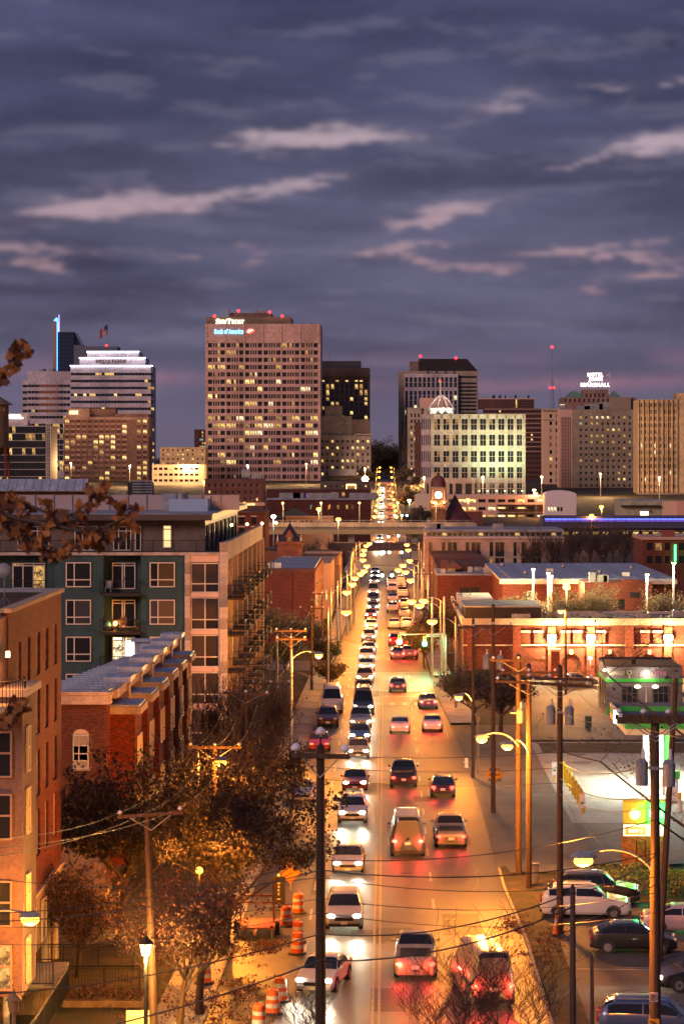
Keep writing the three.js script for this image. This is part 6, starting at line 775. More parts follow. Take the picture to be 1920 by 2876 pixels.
function car(name, label, kind, color, p, turn, o = {}) {
  const sh = shapes[kind], { k } = sh, g = thing(name, label, kind === 'van' ? 'van' : 'car', p, turn, o.group), hy = kind === 'van' ? 0.95 : kind === 'suv' ? 0.82 : 0.68, w = k.W / 2;
  part('body', sh.body, PAINT[color], g); part('windscreen', sh.shield, carGlass, g); part('rear_window', sh.back, carGlass, g);
  for (const s of [0, 1]) { part('side_window', sh.sideF[s], carGlass, g); if (kind !== 'van') part('side_window', sh.sideR[s], carGlass, g); }
  for (const s of [-1, 1]) {
    part('headlight', headGeo, o.head ? headOn : headOff, g, [s * w * 0.70, hy, k.L / 2 - 0.06]); part('tail_light', lampGeo, o.tail ? (o.brake ? brakeOn : tailOn) : tailOff, g, [s * w * 0.76, hy + 0.12, -k.L / 2 + 0.06], [kind === 'suv' ? 0.26 : 0.36, kind === 'suv' ? 0.34 : 0.2, 0.16]);
    for (const t of [0.19, 0.80]) { const wh = part('wheel', tyreGeo, M.rubber, g, [s * (w - 0.1), 0.33, k.L * (0.5 - t)]); part('rim', rimGeo, M.steel, wh, [s * 0.004, 0, 0]); if (!o.simple) part('wheel_arch', new THREE.TorusGeometry(0.37, 0.035, 5, 14, Math.PI), M.rubber, g, [s * (w + 0.0), 0.34, k.L * (0.5 - t)], null, [0, Math.PI / 2, 0]); }
    if (!o.simple) part('mirror', lampGeo, PAINT[color], g, [s * (w + 0.09), k.belt + 0.07, k.L * (0.5 - k.side[0])], [0.2, 0.14, 0.1]);
  }
  part('grille', bx(k.W * 0.5, 0.16, 0.06), M.rubber, g, [0, hy - 0.16, k.L / 2 - 0.005]); part('licence_plate', bx(0.34, 0.16, 0.03), plateMat, g, [0, hy - (o.tail ? 0.02 : 0.34), o.tail ? -k.L / 2 - 0.02 : k.L / 2 + 0.02]); part('bumper', bx(k.W * 0.86, 0.16, 0.12), kind === 'suv' || kind === 'van' ? M.rubber : kind === 'pickup' ? M.steel : PAINT[color], g, [0, 0.36, k.L / 2 - 0.03]); part('bumper', bx(k.W * 0.86, 0.16, 0.12), kind === 'suv' || kind === 'van' ? M.rubber : PAINT[color], g, [0, 0.4, -k.L / 2 + 0.03]);
  if (kind === 'pickup') part('load_bed', bx(k.W * 0.72, 0.03, k.L * 0.33), M.rubber, g, [0, 1.165, -k.L * 0.3]);
  if (kind === 'suv' && !o.simple) for (const s of [-1, 1]) part('roof_rail', bx(0.05, 0.05, 1.8), M.steel, g, [s * 0.62, 1.75, -0.6]);
  if (o.head) for (const s of [-1, 1]) { const v = new THREE.Vector3(s * w * 0.7, hy, k.L / 2 + 0.14).applyAxisAngle(new THREE.Vector3(0, 1, 0), turn), f = new THREE.Vector3(s * 0.4, -0.75, 14).applyAxisAngle(new THREE.Vector3(0, 1, 0), turn), l = new THREE.SpotLight(L(1, 0.84, 0.58), o.beam || 34, 0, 0.46, 0.75); l.position.set(p[0] + v.x, p[1] + v.y, p[2] + v.z); l.target.position.set(p[0] + v.x + f.x, p[1] + v.y + f.y, p[2] + v.z + f.z); l.shadow.radius = 5; l.castShadow = true; scene.add(l, l.target); }
  if (o.tail && !o.dim) for (const s of [-1, 1]) { const v = new THREE.Vector3(s * w * 0.76, hy + 0.1, -k.L / 2 - 0.14).applyAxisAngle(new THREE.Vector3(0, 1, 0), turn); pointLamp([p[0] + v.x, p[1] + v.y, p[2] + v.z], L(1, 0.05, 0.03), o.brake ? 9 : 4.5, 0.1); }
  return g;
}
// parked along the left kerb
car('parked_van', 'white high roofed delivery van parked at the left kerb', 'van', 'white', [-5.15, 0, -GD(1998)], 0.02, { simple: false });
car('parked_car', 'dark maroon suv parked in front of the white van', 'suv', 'maroon', [-5.25, 0, -GD(2033) + 1], 0.02);
car('parked_car', 'red sedan parked at the left kerb nearest the viewer', 'sedan', 'red', [-5.55, 0, -GD(2098) + 1.5], 0.03);
car('parked_car', 'silver sedan parked at the left kerb half hidden by twigs', 'sedan', 'silver', [-6.0, 0, -178], 0.03);
// lot on the right
car('parked_car', 'white suv with dark roof rails parked on the lot', 'suv', 'white', [X(1643, 132), 0.01, -132], Math.PI / 2 - 0.08);
car('parked_car', 'black hatchback with silver wheels parked on the lot', 'hatch', 'black', [X(1776, 122.5), 0.01, -122.5], Math.PI / 2 - 0.05);
car('parked_car', 'rosy silver sedan behind the black hatchback', 'sedan', 'rose', [X(1925, 127.5), 0.01, -127.5], Math.PI / 2 - 0.1, {});
car('parked_car', 'dark estate car behind the white suv, only its roof showing', 'suv', 'black', [X(1672, 136), 0.01, -136], Math.PI / 2 - 0.1, { simple: true });
car('parked_car', 'dark blue suv cut off by the bottom right corner', 'suv', 'blue', [X(1840, 101), groundH(101), -101], Math.PI / 2 - 0.12);
car('parked_car', 'dark sedan standing uphill before the brick hall', 'sedan', 'grey', [X(1617, 268), 0.01, -268], Math.PI / 2, { tail: true, dim: true });
car('moving_car', 'black sedan with bright headlight leaving the lower right corner', 'sedan', 'black', [X(1965, 115), 0.01, -114], -Math.PI / 2 + 0.2, { head: true, beam: 60 });
// oncoming queue with headlights lit
const HUES = ['silver', 'white', 'grey', 'tan', 'white', 'black', 'silver', 'blue', 'white', 'red', 'grey', 'silver'], KINDS = ['sedan', 'suv', 'pickup', 'hatch', 'suv', 'sedan', 'van', 'hatch', 'sedan', 'suv', 'pickup'];
{ const r = rng(41); let d = 114.5, i = 0; while (d < 535) { const x = -2.15 + (d < 122 ? -(122 - d) * 0.1 : 0) + (r() - 0.5) * 0.25, c = HUES[(i * 5 + 1) % 12], k = KINDS[(i * 7 + 5) % 11]; car('oncoming_car', c + ' ' + (k === 'hatch' ? 'hatchback' : k === 'pickup' ? 'pickup truck' : k) + ' with headlights on, ' + ORD[i] + ' in the oncoming queue', k, c, [x, 0.002, -d], d < 122 ? -(122 - d) * 0.025 : (r() - 0.5) * 0.03, { head: true, simple: d > 190, group: 'oncoming cars with headlights lit', beam: 34 }); i++; d += (k === 'van' || k === 'pickup' ? 1.5 : 0) + (d < 300 ? 9.5 + r() * r() * 18 : 13 + r() * 14); } }
// outbound traffic showing tail lights
{ const r = rng(57); let i = 0; for (const [lane, start, stop] of [[1.35, 118, 530], [4.2, 112, 246], [3.0, 306, 500]]) { let d = start; while (d < stop) { const c = HUES[(i * 7 + 3) % 12], k = KINDS[(i * 4 + 2) % 11]; car('outbound_car', c + ' ' + (k === 'hatch' ? 'hatchback' : k === 'pickup' ? 'pickup truck' : k) + ' seen from behind with red tail lights, ' + ORD[i] + ' outbound', k, c, [lane + (r() - 0.5) * 0.3, 0.002, -d], Math.PI + (r() - 0.5) * 0.05 + (d < 118 ? 0.12 : 0), { tail: true, brake: r() < 0.5, dim: d > 330, simple: d > 190, group: 'outbound cars with tail lights lit' }); i++; d += d < 300 ? 17 + r() * 30 : 20 + r() * 24; } } }
// specks of traffic on the hill
{ const r = rng(5); for (let k = 0; k < 16; k++) { const d = 680 + k * 46, out = k % 2; car(out ? 'outbound_car' : 'oncoming_car', (out ? 'tiny outbound car with tail lights on the far hill, ' : 'tiny oncoming car with headlights on the far hill, ') + ORD[k >> 1] + ' past the bridge', 'suv', HUES[k % 12], [out ? 1.7 : -1.8, groundH(d) + 0.02, -d], out ? Math.PI : 0, { tail: !!out, brake: true, head: !out, dim: true, simple: true, beam: 250, group: 'traffic on the far hill' }); } }

// ---------------------------------------------------------------- petrol station and shop
const greenPaint = std(L(0.05, 0.42, 0.06), { roughness: 0.45 }), cream = std(L(0.66, 0.58, 0.36), { roughness: 0.5 }), yellowPaint = std(L(0.68, 0.46, 0.02), { roughness: 0.5, map: rep(mottle, 0.8) });
{
  const xL = 17.2, xR = 34, dN = 178, dF = 190.5, g = thing('fuel_canopy', 'green and cream petrol station canopy with lights beneath', 'canopy', [0, 0, 0]), xc = (xL + xR) / 2, W = xR - xL, D = dF - dN, zc = -(dN + dF) / 2;
  part('roof_deck', bx(W - 0.3, 0.15, D - 0.3), std(L(0.12, 0.14, 0.2), { map: rep(streak, 4) }), g, [xc, 4.95, zc]); part('soffit', bx(W - 0.3, 0.1, D - 0.3), M.whitePaint, g, [xc, 4.62, zc]);
  for (const z of [-dN, -dF]) { part('fascia', bx(W, 0.42, 0.16), cream, g, [xc, 4.78, z]); part('fascia_stripe', bx(W + 0.02, 0.4, 0.18), greenPaint, g, [xc, 5.19, z]); part('fascia', bx(W, 0.3, 0.16), std(L(0.10, 0.12, 0.17)), g, [xc, 5.54, z]); }
  for (const x of [xL]) { part('fascia', bx(0.16, 0.42, D), cream, g, [x, 4.78, zc]); part('fascia_stripe', bx(0.18, 0.4, D - 0.2), greenPaint, g, [x, 5.19, zc]); part('fascia', bx(0.16, 0.3, D), cream, g, [x, 5.54, zc]); }
  for (const [px, d] of [[1812, 183], [1853, 183], [1935, 183]]) { part('column', bx(0.4, 4.6, 0.4), M.whitePaint, g, [X(px, d), 2.3, -d]); }
  part('column_stripe', bx(0.5, 3.4, 0.5), greenPaint, g, [X(1868, 184), 2.4, -184]); part('corner_lamp', bx(0.3, 0.9, 0.6), emit(0.9, 1, 0.92, 9), g, [xL - 0.2, 5.25, -dN - 6]); 
  for (let i = 0; i < 3; i++) for (let j = 0; j < 2; j++) { const x = xL + 2.4 + i * 4.4, z = -dN - 3.2 - j * 6; part('ceiling_lamp', bx(0.9, 0.1, 0.9), emit(1, 0.97, 0.86, 18), g, [x, 4.53, z]); const l = new THREE.RectAreaLight(L(0.97, 1, 0.76), 560, 0.9, 0.9); l.position.set(x, 4.44, z); l.rotation.x = -Math.PI / 2; scene.add(l); }
}
function pump(label, x, d) { const g = thing('fuel_pump', label, 'fuel pump', [x, 0.02, -d], 0, 'fuel pumps'); part('island', bx(1.6, 0.15, 0.9), M.concrete, g, [0, 0.08, 0]); part('cabinet', bx(0.75, 1.5, 0.5), M.whitePaint, g, [0, 0.9, 0]); part('head', bx(0.95, 0.55, 0.55), greenPaint, g, [0, 1.95, 0]); part('display_screen', bx(0.4, 0.25, 0.03), emit(0.3, 0.5, 0.9, 1), g, [0, 1.3, 0.26]); part('hose', new THREE.TorusGeometry(0.3, 0.025, 5, 14, 3.6), M.rubber, g, [0.45, 1.0, 0.1]); }
pump('white and green fuel pump nearest the price sign', X(1888, 176), 176); pump('white and green fuel pump under the canopy', X(1870, 187), 187);
for (let k = 0; k < 9; k++) { const t = k / 8, d = lerp(189, 171, t), g = thing('bollard', 'yellow bollard in the forecourt row, ' + ORD[k] + ' from the far end', 'bollard', [X(lerp(1580, 1637, t), d), 0.015, -d], 0, 'row of yellow bollards'); part('post', cyl(0.14, 0.14, 1.25, 14), yellowPaint, g, [0, 0.62, 0]); part('cap', new THREE.SphereGeometry(0.14, 14, 7, 0, 6.284, 0, 1.571), yellowPaint, g, [0, 1.25, 0]); }
for (const [label, px, py, d] of [['yellow topped white bollard beside the far pump', 1907, 2290, 171], ['yellow bollard behind the price sign', 1863, 2245, 180]]) { const g = thing('bollard', label, 'bollard', [X(px, d), 0.02, -d]); part('post', cyl(0.13, 0.13, 1.0, 12), M.whitePaint, g, [0, 0.5, 0]); part('cap', cyl(0.135, 0.135, 0.4, 12), yellowPaint, g, [0, 1.15, 0]); }
for (const [label, px, d, y] of [['small white notice board beside the near bollard', 1634, 170, 2300], ['small white notice on the yellow post by the pole', 1556, 188, 2170]]) { const g = thing('notice_board', label, 'sign', [X(px, d), 0.01, -d]); part('post', cyl(0.05, 0.05, 1.2, 8), yellowPaint, g, [0, 0.6, 0]); part('panel', bx(0.4, 1.0, 0.04), M.whitePaint, g, [0, 0.95, 0.06]); part('panel_print', bx(0.22, 0.16, 0.01), std(L(0.06, 0.2, 0.12)), g, [0, 0.8, 0.09]); }
{ // fuel price sign
  const d = 148, g = thing('price_sign', 'brick based fuel price sign with sunburst emblem and green price panel', 'sign', [X(1810, d), 0, -d]), s = d / F, px = (p) => (p - 1810) * s, py = (p) => Y(p, d);
  part('brick_base', bx(2.72, py(2346), 0.9), M.brickOrange, g, [0, py(2346) / 2, 0]); part('cabinet', bx(2.6, py(2246) - py(2346), 0.5), std(L(0.30, 0.16, 0.06)), g, [0, (py(2246) + py(2346)) / 2, 0]);
  part('emblem_panel', bx(1.34, 1.24, 0.06), std(L(0.34, 0.17, 0.05)), g, [px(1778), py(2281), 0.28]); part('price_panel_light', bx(1.2, 1.3, 0.06), emit(0.01, 0.34, 0.04, 2), g, [px(1843), py(2281), 0.28]); part('lower_panel_light', bx(2.6, 0.66, 0.06), emit(1, 0.86, 0.55, 1.8), g, [0, py(2330), 0.29]);
  part('shop_panel_sign', bx(1.24, 0.48, 0.03), emit(1, 0.36, 0.05, 0.9), g, [px(1782), py(2331), 0.34]); part('sign_letters', words("RED'S", 0.2, 0.02, 'sans_bold', 0.8), emit(1, 0.9, 0.6, 2), g, [px(1782), py(2331), 0.36]); part('sign_letters', words('bp', 0.17, 0.02, 'sans_bold'), emit(0.4, 1, 0.2, 1.2), g, [px(1797), py(2262), 0.32]);
  const petal = (n, r0, r1, m, z, ph) => { for (let k = 0; k < n; k++) { const a = (k + ph) / n * Math.PI * 2, sh = new THREE.Shape([[0, r0], [0.075, (r0 + r1) / 2], [0, r1], [-0.075, (r0 + r1) / 2]].map(([x, y]) => new THREE.Vector2(x, y))); part('emblem_petal_light', new THREE.ExtrudeGeometry(sh, { depth: 0.02, bevelEnabled: false }), m, g, [px(1780.5), py(2285), z], null, [0, 0, a]); } }; petal(18, 0.2, 0.4, emit(0.35, 0.9, 0.12, 1.3), 0.31, 0); petal(18, 0.12, 0.33, emit(0.9, 1, 0.3, 1.8), 0.325, 0.5); part('emblem_core_light', cyl(0.2, 0.2, 0.03, 18), emit(1, 1, 0.8, 3), g, [px(1780.5), py(2285), 0.345], null, [Math.PI / 2, 0, 0]);
  const num = emit(0.2, 1, 0.4, 16); for (const [x, y] of [[1825, 2277], [1825, 2287], [1855, 2277], [1855, 2289]]) part('price_digit_light', words('8', 0.22, 0.02, 'sans_bold'), num, g, [px(x), py(y), 0.33]); pointLamp([X(1843, d), py(2281), -d + 1.0], L(0.03, 1, 0.12), 60, 0.4);
  for (const x of [1783, 1808]) part('railing_post', cyl(0.05, 0.05, 1.7, 8), M.blackMetal, g, [px(x), 0.85, 0.7]);
}
{ // shop
  const d = 237, s = d / F, x0 = 1702, x1 = 1915, g = thing('corner_shop', 'grey corner shop with green stripe and painted lettering', 'building', [X((x0 + x1) / 2, d), 0, -d]), px = (p) => (p - (x0 + x1) / 2) * s, py = (p) => Y(p, d), W = (x1 - x0) * s, top = py(1873), grey = std(L(0.24, 0.21, 0.20), { map: rep(mottle, 4) });
  part('wall', bx(W, top, 9), grey, g, [0, top / 2, -4.5]); part('roof', bx(W - 0.3, 0.08, 8.7), M.roofDark, g, [0, top + 0.04, -4.5]); part('parapet', bx(W, 0.25, 0.25), M.roofDark, g, [0, top + 0.12, -8.9]); part('stripe', bx(W + 0.04, 0.32, 0.08), greenPaint, g, [0, py(1911), 0.03]); part('stripe', bx(0.08, 0.32, 9), greenPaint, g, [-W / 2 - 0.03, py(1911), -4.5]);
  for (const [a, b] of [[1744, 1788], [1832, 1876]]) windowAt(g, [px((a + b) / 2), py(1950), 0.02], (b - a) * s, 48 * s, { v: [-0.25, 0.25], h: [0.1], t: 0.06, frame: std(L(0.12, 0.1, 0.09)), panes: [M.glassDark] });
  part('roller_door', bx(1.3, 1.7, 0.05), std(L(0.3, 0.27, 0.25), { map: rep(streak, 1) }), g, [px(1810), py(1955), 0.03]); part('base_stripe', bx(0.2, 0.9, 0.06), greenPaint, g, [-W / 2 + 0.1, 0.45, 0.04]); part('chimney', bx(0.4, 0.5, 0.4), M.roofDark, g, [px(1786), top + 0.3, -3]);
  for (let k = 0; k < 3; k++) part('side_window', bx(0.06, 2.4, 1.2), M.glassDark, g, [-W / 2 - 0.02, 1.9, -1.6 - k * 2.7]);
  part('painted_letters', words('KONGEI', 0.34, 0.02, 'sans_bold', 1.5), std(L(0.5, 0.48, 0.34)), g, [px(1730), py(1891), 0.03]); part('painted_emblem', new THREE.TorusGeometry(0.19, 0.06, 6, 14), std(L(0.42, 0.44, 0.26)), g, [px(1766), py(1889), 0.04]); part('painted_emblem', bx(0.14, 0.24, 0.02), std(L(0.48, 0.46, 0.2)), g, [px(1766), py(1901), 0.03]); part('sign_letters', words('grams', 0.5, 0.03, 'serif_bold', 2.5), emit(0.8, 0.16, 0.3, 0.5), g, [px(1832), py(1893), 0.04]);
  for (const [x, y] of [[1696, 1881], [1814, 1887], [1673, 1864]]) { part('wall_lamp', bx(0.26, 0.2, 0.2), emit(1, 0.96, 0.82, 30), g, [px(x), py(y), x < 1680 ? -7 : 0.34]); pointLamp([X(x, d), py(y) - 0.2, -d + (x < 1680 ? -6.6 : 0.62)], L(1, 0.85, 0.6), 9, 0.1); }
  const dish = part('lamp_bracket', beam([px(1673), py(1900), -7], [px(1673), py(1864), -7], 0.04), M.steel, g);
}
{ const d = 226, g = thing('litter_bin', 'dark wheeled bin on the pavement beside the shop', 'bin', [X(1651, d), 0.01, -d]); part('body', bx(0.55, 0.9, 0.6), std(L(0.03, 0.05, 0.035)), g, [0, 0.5, 0]); part('lid', bx(0.6, 0.08, 0.65), std(L(0.02, 0.03, 0.025)), g, [0, 0.99, 0]); for (const x of [-0.2, 0.2]) part('wheel', cyl(0.09, 0.09, 0.06, 10).clone().rotateZ(Math.PI / 2), M.rubber, g, [x, 0.09, -0.28]); }
{ const d = 200, g = thing('area_lamp', 'twin headed pole lamp between the shop and the canopy', 'lamp', [X(1814, 212), 0.05, -212]), h = Y(1930, 212); part('pole', cyl(0.08, 0.1, h, 8), M.whitePaint, g, [0, h / 2, 0]); for (const s of [-1, 1]) { part('arm', beam([0, h, 0], [s * 0.7, h + 0.05, 0], 0.04), M.whitePaint, g); part('lamp_head', lampLens, emit(1, 0.95, 0.7, 1.4), g, [s * 0.75, h, 0]); } }

// ---------------------------------------------------------------- trees
function segMesh(segs) { // tapered limbs as one geometry
  const pos = [], nor = [], uv = [], a = new THREE.Vector3(), u = new THREE.Vector3(), v = new THREE.Vector3();
  for (const [p, q, r0, r1] of segs) { const n = r0 > 0.06 ? 7 : r0 > 0.015 ? 4 : 3; a.subVectors(q, p); const len = a.length(); a.divideScalar(len || 1); u.set(Math.abs(a.y) > 0.9 ? 1 : 0, Math.abs(a.y) > 0.9 ? 0 : 1, 0).cross(a).normalize(); v.crossVectors(a, u);
    const ring = (c, r, k) => { const t = k / n * 6.2832, cx = Math.cos(t), cy = Math.sin(t); return [c.x + (u.x * cx + v.x * cy) * r, c.y + (u.y * cx + v.y * cy) * r, c.z + (u.z * cx + v.z * cy) * r, u.x * cx + v.x * cy, u.y * cx + v.y * cy, u.z * cx + v.z * cy, k / n * r0 * 6, 0]; };
    for (let k = 0; k < n; k++) { const A = ring(p, r0, k), B = ring(p, r0, k + 1), C = ring(q, r1, k + 1), D = ring(q, r1, k); C[7] = D[7] = len; for (const w of [A, B, C, A, C, D]) { pos.push(w[0], w[1], w[2]); nor.push(w[3], w[4], w[5]); uv.push(w[6], w[7]); } } }
  const g = new THREE.BufferGeometry(); g.setAttribute('position', new THREE.Float32BufferAttribute(pos, 3)); g.setAttribute('normal', new THREE.Float32BufferAttribute(nor, 3)); g.setAttribute('uv', new THREE.Float32BufferAttribute(uv, 2)); return g;
}
function grow(r, o) { // recursive branching: trunk, limbs, twigs and the tips that carry leaves
  const trunk = [], limbs = [], tips = [];
  const go = (p, dir, len, rad, lvl) => {
    const n = lvl === 0 ? 4 : 3; let c = p.clone(), d = dir.clone(), rr = rad; const list = lvl === 0 ? trunk : limbs, pts = [];
    for (let k = 0; k < n; k++) { d.x += (r() - 0.5) * o.wander; d.z += (r() - 0.5) * o.wander; d.y += o.up * (lvl ? 1 : 0.2) * 0.3; d.normalize(); const e = c.clone().addScaledVector(d, len / n), r1 = Math.max(rr * (lvl ? 0.78 : 0.9), o.minR); list.push([c, e, rr, r1]); c = e; rr = r1; pts.push([c.clone(), d.clone()]); }
    if (lvl >= o.levels) { tips.push(...pts.map((x) => x[0])); return; }
    const kids = o.kids[Math.min(lvl, o.kids.length - 1)]; for (let k = 0; k < kids; k++) { const [q, qd] = pts[Math.min(n - 1, Math.floor(lvl === 0 ? n - 1 - r() * o.low : r() * n))], ang = (k + r() * 0.8) / kids * 6.2832, sp = o.spread * (0.6 + 0.8 * r()), nd = new THREE.Vector3(Math.cos(ang) * sp, 1 - sp * 0.45, Math.sin(ang) * sp * (o.flat || 1)).normalize().lerp(qd, o.follow).normalize(); go(q, nd, len * (o.shrink * (0.75 + 0.5 * r())), Math.max(rr * 0.66, o.minR), lvl + 1); }
  };
  go(new THREE.Vector3(0, 0, 0), new THREE.Vector3(o.leanX || 0, 1, 0).normalize(), o.trunkH, o.trunkR, 0);
  return { trunk, limbs, tips };
}
const leafGeo = (() => { const g = new THREE.BufferGeometry(), p = [0, -0.5, 0, 0.34, 0, 0.10, 0, 0.05, 0, -0.34, 0, 0.10, 0, 0.5, -0.06]; g.setAttribute('position', new THREE.Float32BufferAttribute(p, 3)); g.setAttribute('uv', new THREE.Float32BufferAttribute([0.5, 0, 1, 0.5, 0.5, 0.5, 0, 0.5, 0.5, 1], 2)); g.setIndex([0, 1, 2, 0, 2, 3, 2, 1, 4, 3, 2, 4]); g.computeVertexNormals(); return g; })();
function leaves(name, r, tips, count, size, spread, hues, parent) {
  const mat = new THREE.MeshPhysicalMaterial({ color: L(1, 1, 1), roughness: 0.8, transmission: 0.3, thickness: 0, side: THREE.DoubleSide }), im = new THREE.InstancedMesh(leafGeo, mat, count), m = new THREE.Matrix4(), q = new THREE.Quaternion(), e = new THREE.Euler(), c = new THREE.Color();
  const keep = [], clump = []; for (let i = 0; i < tips.length; i++) { const c = i >> 3; if (clump[c] === undefined) clump[c] = r(); keep.push(clump[c]); }
  for (let i = 0; i < count; i++) { let ti = Math.floor(r() * tips.length); for (let tr = 0; tr < 3 && r() > keep[ti] * 1.5; tr++) ti = Math.floor(r() * tips.length); const t = tips[ti], s = size * (0.45 + 1.1 * r() * (0.6 + 0.6 * r())); q.setFromEuler(e.set(r() * 6.3, r() * 6.3, r() * 6.3)); const g = () => (r() + r() + r() - 1.5) * spread; m.compose(new THREE.Vector3(t.x + g(), t.y + g() * 0.8, t.z + g()), q, new THREE.Vector3(s, s, s)); im.setMatrixAt(i, m); const h = hues[Math.floor((keep[ti] * 7.3 % 1 * 0.7 + r() * 0.3) * hues.length)], k = 0.6 + 0.8 * r(); im.setColorAt(i, c.setRGB(h[0] * k, h[1] * k, h[2] * k)); }
  im.name = name; im.userData.kind = 'stuff'; im.castShadow = im.receiveShadow = true; parent.add(im); return im;
}
function tree(name, label, p, seed, o, leaf, group) {
  const r = rng(seed), g = thing(name, label, o.cat || 'tree', p, o.turn || 0, group), t = grow(r, o); part('trunk', segMesh(t.trunk), o.bark || M.bark, g); part('branches', segMesh(t.limbs), o.twigMat || M.twig, g); if (leaf) leaves('crown', r, t.tips, leaf.n, leaf.size, leaf.spread, leaf.hues, g); return g;
}
const BROWN = [[0.042, 0.022, 0.011], [0.03, 0.019, 0.01], [0.026, 0.018, 0.01], [0.06, 0.028, 0.011]], RUST = [[0.13, 0.045, 0.018], [0.09, 0.032, 0.014], [0.16, 0.06, 0.02], [0.06, 0.03, 0.014]], GOLD = [[0.34, 0.24, 0.05], [0.28, 0.18, 0.04], [0.20, 0.15, 0.04]], OLIVE = [[0.08, 0.075, 0.03], [0.10, 0.08, 0.03], [0.13, 0.085, 0.03]], PALE_LIT = [[0.44, 0.38, 0.20], [0.36, 0.30, 0.13], [0.5, 0.44, 0.26]];  // the pale set has lamp light put into the leaf colour
const leafy = (o) => ({ levels: 4, kids: [7, 4, 4, 3], trunkH: 3, trunkR: 0.22, wander: 0.35, up: 0.1, spread: 1.0, follow: 0.25, shrink: 0.66, minR: 0.008, low: 2, ...o });
const bare = (o) => ({ levels: 5, kids: [7, 5, 4, 3, 3], trunkH: 1.2, trunkR: 0.16, wander: 0.28, up: 0.32, spread: 0.6, follow: 0.45, shrink: 0.72, minR: 0.007, low: 1.5, ...o });
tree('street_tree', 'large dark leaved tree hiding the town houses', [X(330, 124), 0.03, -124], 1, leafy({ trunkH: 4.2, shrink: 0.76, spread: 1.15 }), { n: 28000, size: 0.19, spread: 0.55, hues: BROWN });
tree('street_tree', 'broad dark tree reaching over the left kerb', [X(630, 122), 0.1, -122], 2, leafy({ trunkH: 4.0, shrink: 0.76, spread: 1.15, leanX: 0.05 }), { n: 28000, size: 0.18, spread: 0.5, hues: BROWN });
tree('street_tree', 'rusty leaved tree with forked pale trunk beside the lantern', [X(505, 105.5), 0.1, -105.5], 3, leafy({ trunkH: 2.6, trunkR: 0.16, shrink: 0.72, spread: 0.85, bark: std(L(0.24, 0.18, 0.12), { map: rep(woodMap, 0.5, 1.2) }) }), { n: 6500, size: 0.14, spread: 0.45, hues: RUST });
tree('street_tree', 'slim dark tree beside the wooden pole at the lower left', [X(560, 108), 0.1, -108], 33, leafy({ trunkH: 3.0, trunkR: 0.2, shrink: 0.62, spread: 0.8 }), { n: 7000, size: 0.15, spread: 0.45, hues: RUST });
tree('street_tree', 'small tree with dull red leaves against the brick flats', [X(215, 116), 0.05, -116], 4, leafy({ trunkH: 2.4, trunkR: 0.12, shrink: 0.7, spread: 0.9 }), { n: 9000, size: 0.14, spread: 0.45, hues: RUST });
[[590, 168, 11, 2.6], [690, 176, 12, 2.7], [775, 184, 13, 2.2], [560, 148, 14, 2.2], [650, 150, 15, 2.5], [740, 158, 16, 2.1], [820, 172, 20, 1.5], [610, 140, 21, 2.2]].forEach(([px, d, s, h], i) => tree('bare_tree', 'bare vase shaped tree with upright twigs, ' + ORD[i] + ' of the thicket by the flats', [X(px, d), 0.05, -d], s, bare({ trunkH: h, trunkR: 0.12, shrink: 0.84, spread: 0.62, up: 0.34, kids: [9, 5, 4, 3], levels: 4, minR: 0.014 }), { n: 3500, size: 0.13, spread: 0.35, hues: BROWN }, 'thicket of bare trees by the flats'));
tree('street_tree', 'dark evergreen oak behind the signal on the right kerb', [X(1330, 228), 0.1, -228], 5, leafy({ trunkH: 2.6, shrink: 0.7, spread: 1.15 }), { n: 16000, size: 0.2, spread: 0.55, hues: OLIVE });
tree('street_tree', 'brown leaved tree behind the transformer poles', [X(1405, 222), 0.05, -222], 6, leafy({ trunkH: 2.8, shrink: 0.68 }), { n: 11000, size: 0.2, spread: 0.55, hues: BROWN });
tree('street_tree', 'small golden tree glowing under the right street lamps', [X(1192, 290), 0.1, -289.5], 7, leafy({ trunkH: 2.4, shrink: 0.7, trunkR: 0.14 }), { n: 9000, size: 0.22, spread: 0.5, hues: GOLD });
tree('street_tree', 'golden brown tree behind the corner lamps on the right', [X(1256, 300), 0.1, -303], 8, leafy({ trunkH: 3, shrink: 0.74, trunkR: 0.14 }), { n: 8000, size: 0.2, spread: 0.5, hues: [...GOLD, ...BROWN] });
tree('street_tree', 'red tinged small tree at the right kerb before the signal', [X(1205, 318), 0.1, -318], 9, leafy({ trunkH: 2, shrink: 0.66, trunkR: 0.12 }), { n: 6000, size: 0.2, spread: 0.45, hues: RUST });
tree('street_tree', 'dark conifer like tree before the blue warehouse roof', [X(1478, 338), 0, -338], 10, leafy({ trunkH: 3.2, shrink: 0.66 }), { n: 12000, size: 0.22, spread: 0.5, hues: OLIVE });
tree('lot_tree', 'pale lamp lit tree behind the brick hall, left one', [X(1600, 304), 0, -304], 17, bare({ trunkH: 3.2, shrink: 0.74, spread: 0.8, levels: 4, kids: [8, 5, 4, 3], minR: 0.012 }), { n: 14000, size: 0.18, spread: 0.5, hues: PALE_LIT });
tree('lot_tree', 'pale lamp lit tree behind the brick hall, middle one', [X(1680, 306), 0, -306], 18, bare({ trunkH: 3.0, shrink: 0.74, spread: 0.8, levels: 4, kids: [8, 5, 4, 3], minR: 0.012 }), { n: 14000, size: 0.18, spread: 0.5, hues: PALE_LIT });
tree('lot_tree', 'broad pale lamp lit tree at the right end of the brick hall', [X(1868, 304), 0, -304], 19, bare({ trunkH: 3.2, shrink: 0.76, spread: 0.9, levels: 4, kids: [8, 5, 4, 3], minR: 0.012 }), { n: 14000, size: 0.18, spread: 0.5, hues: PALE_LIT });
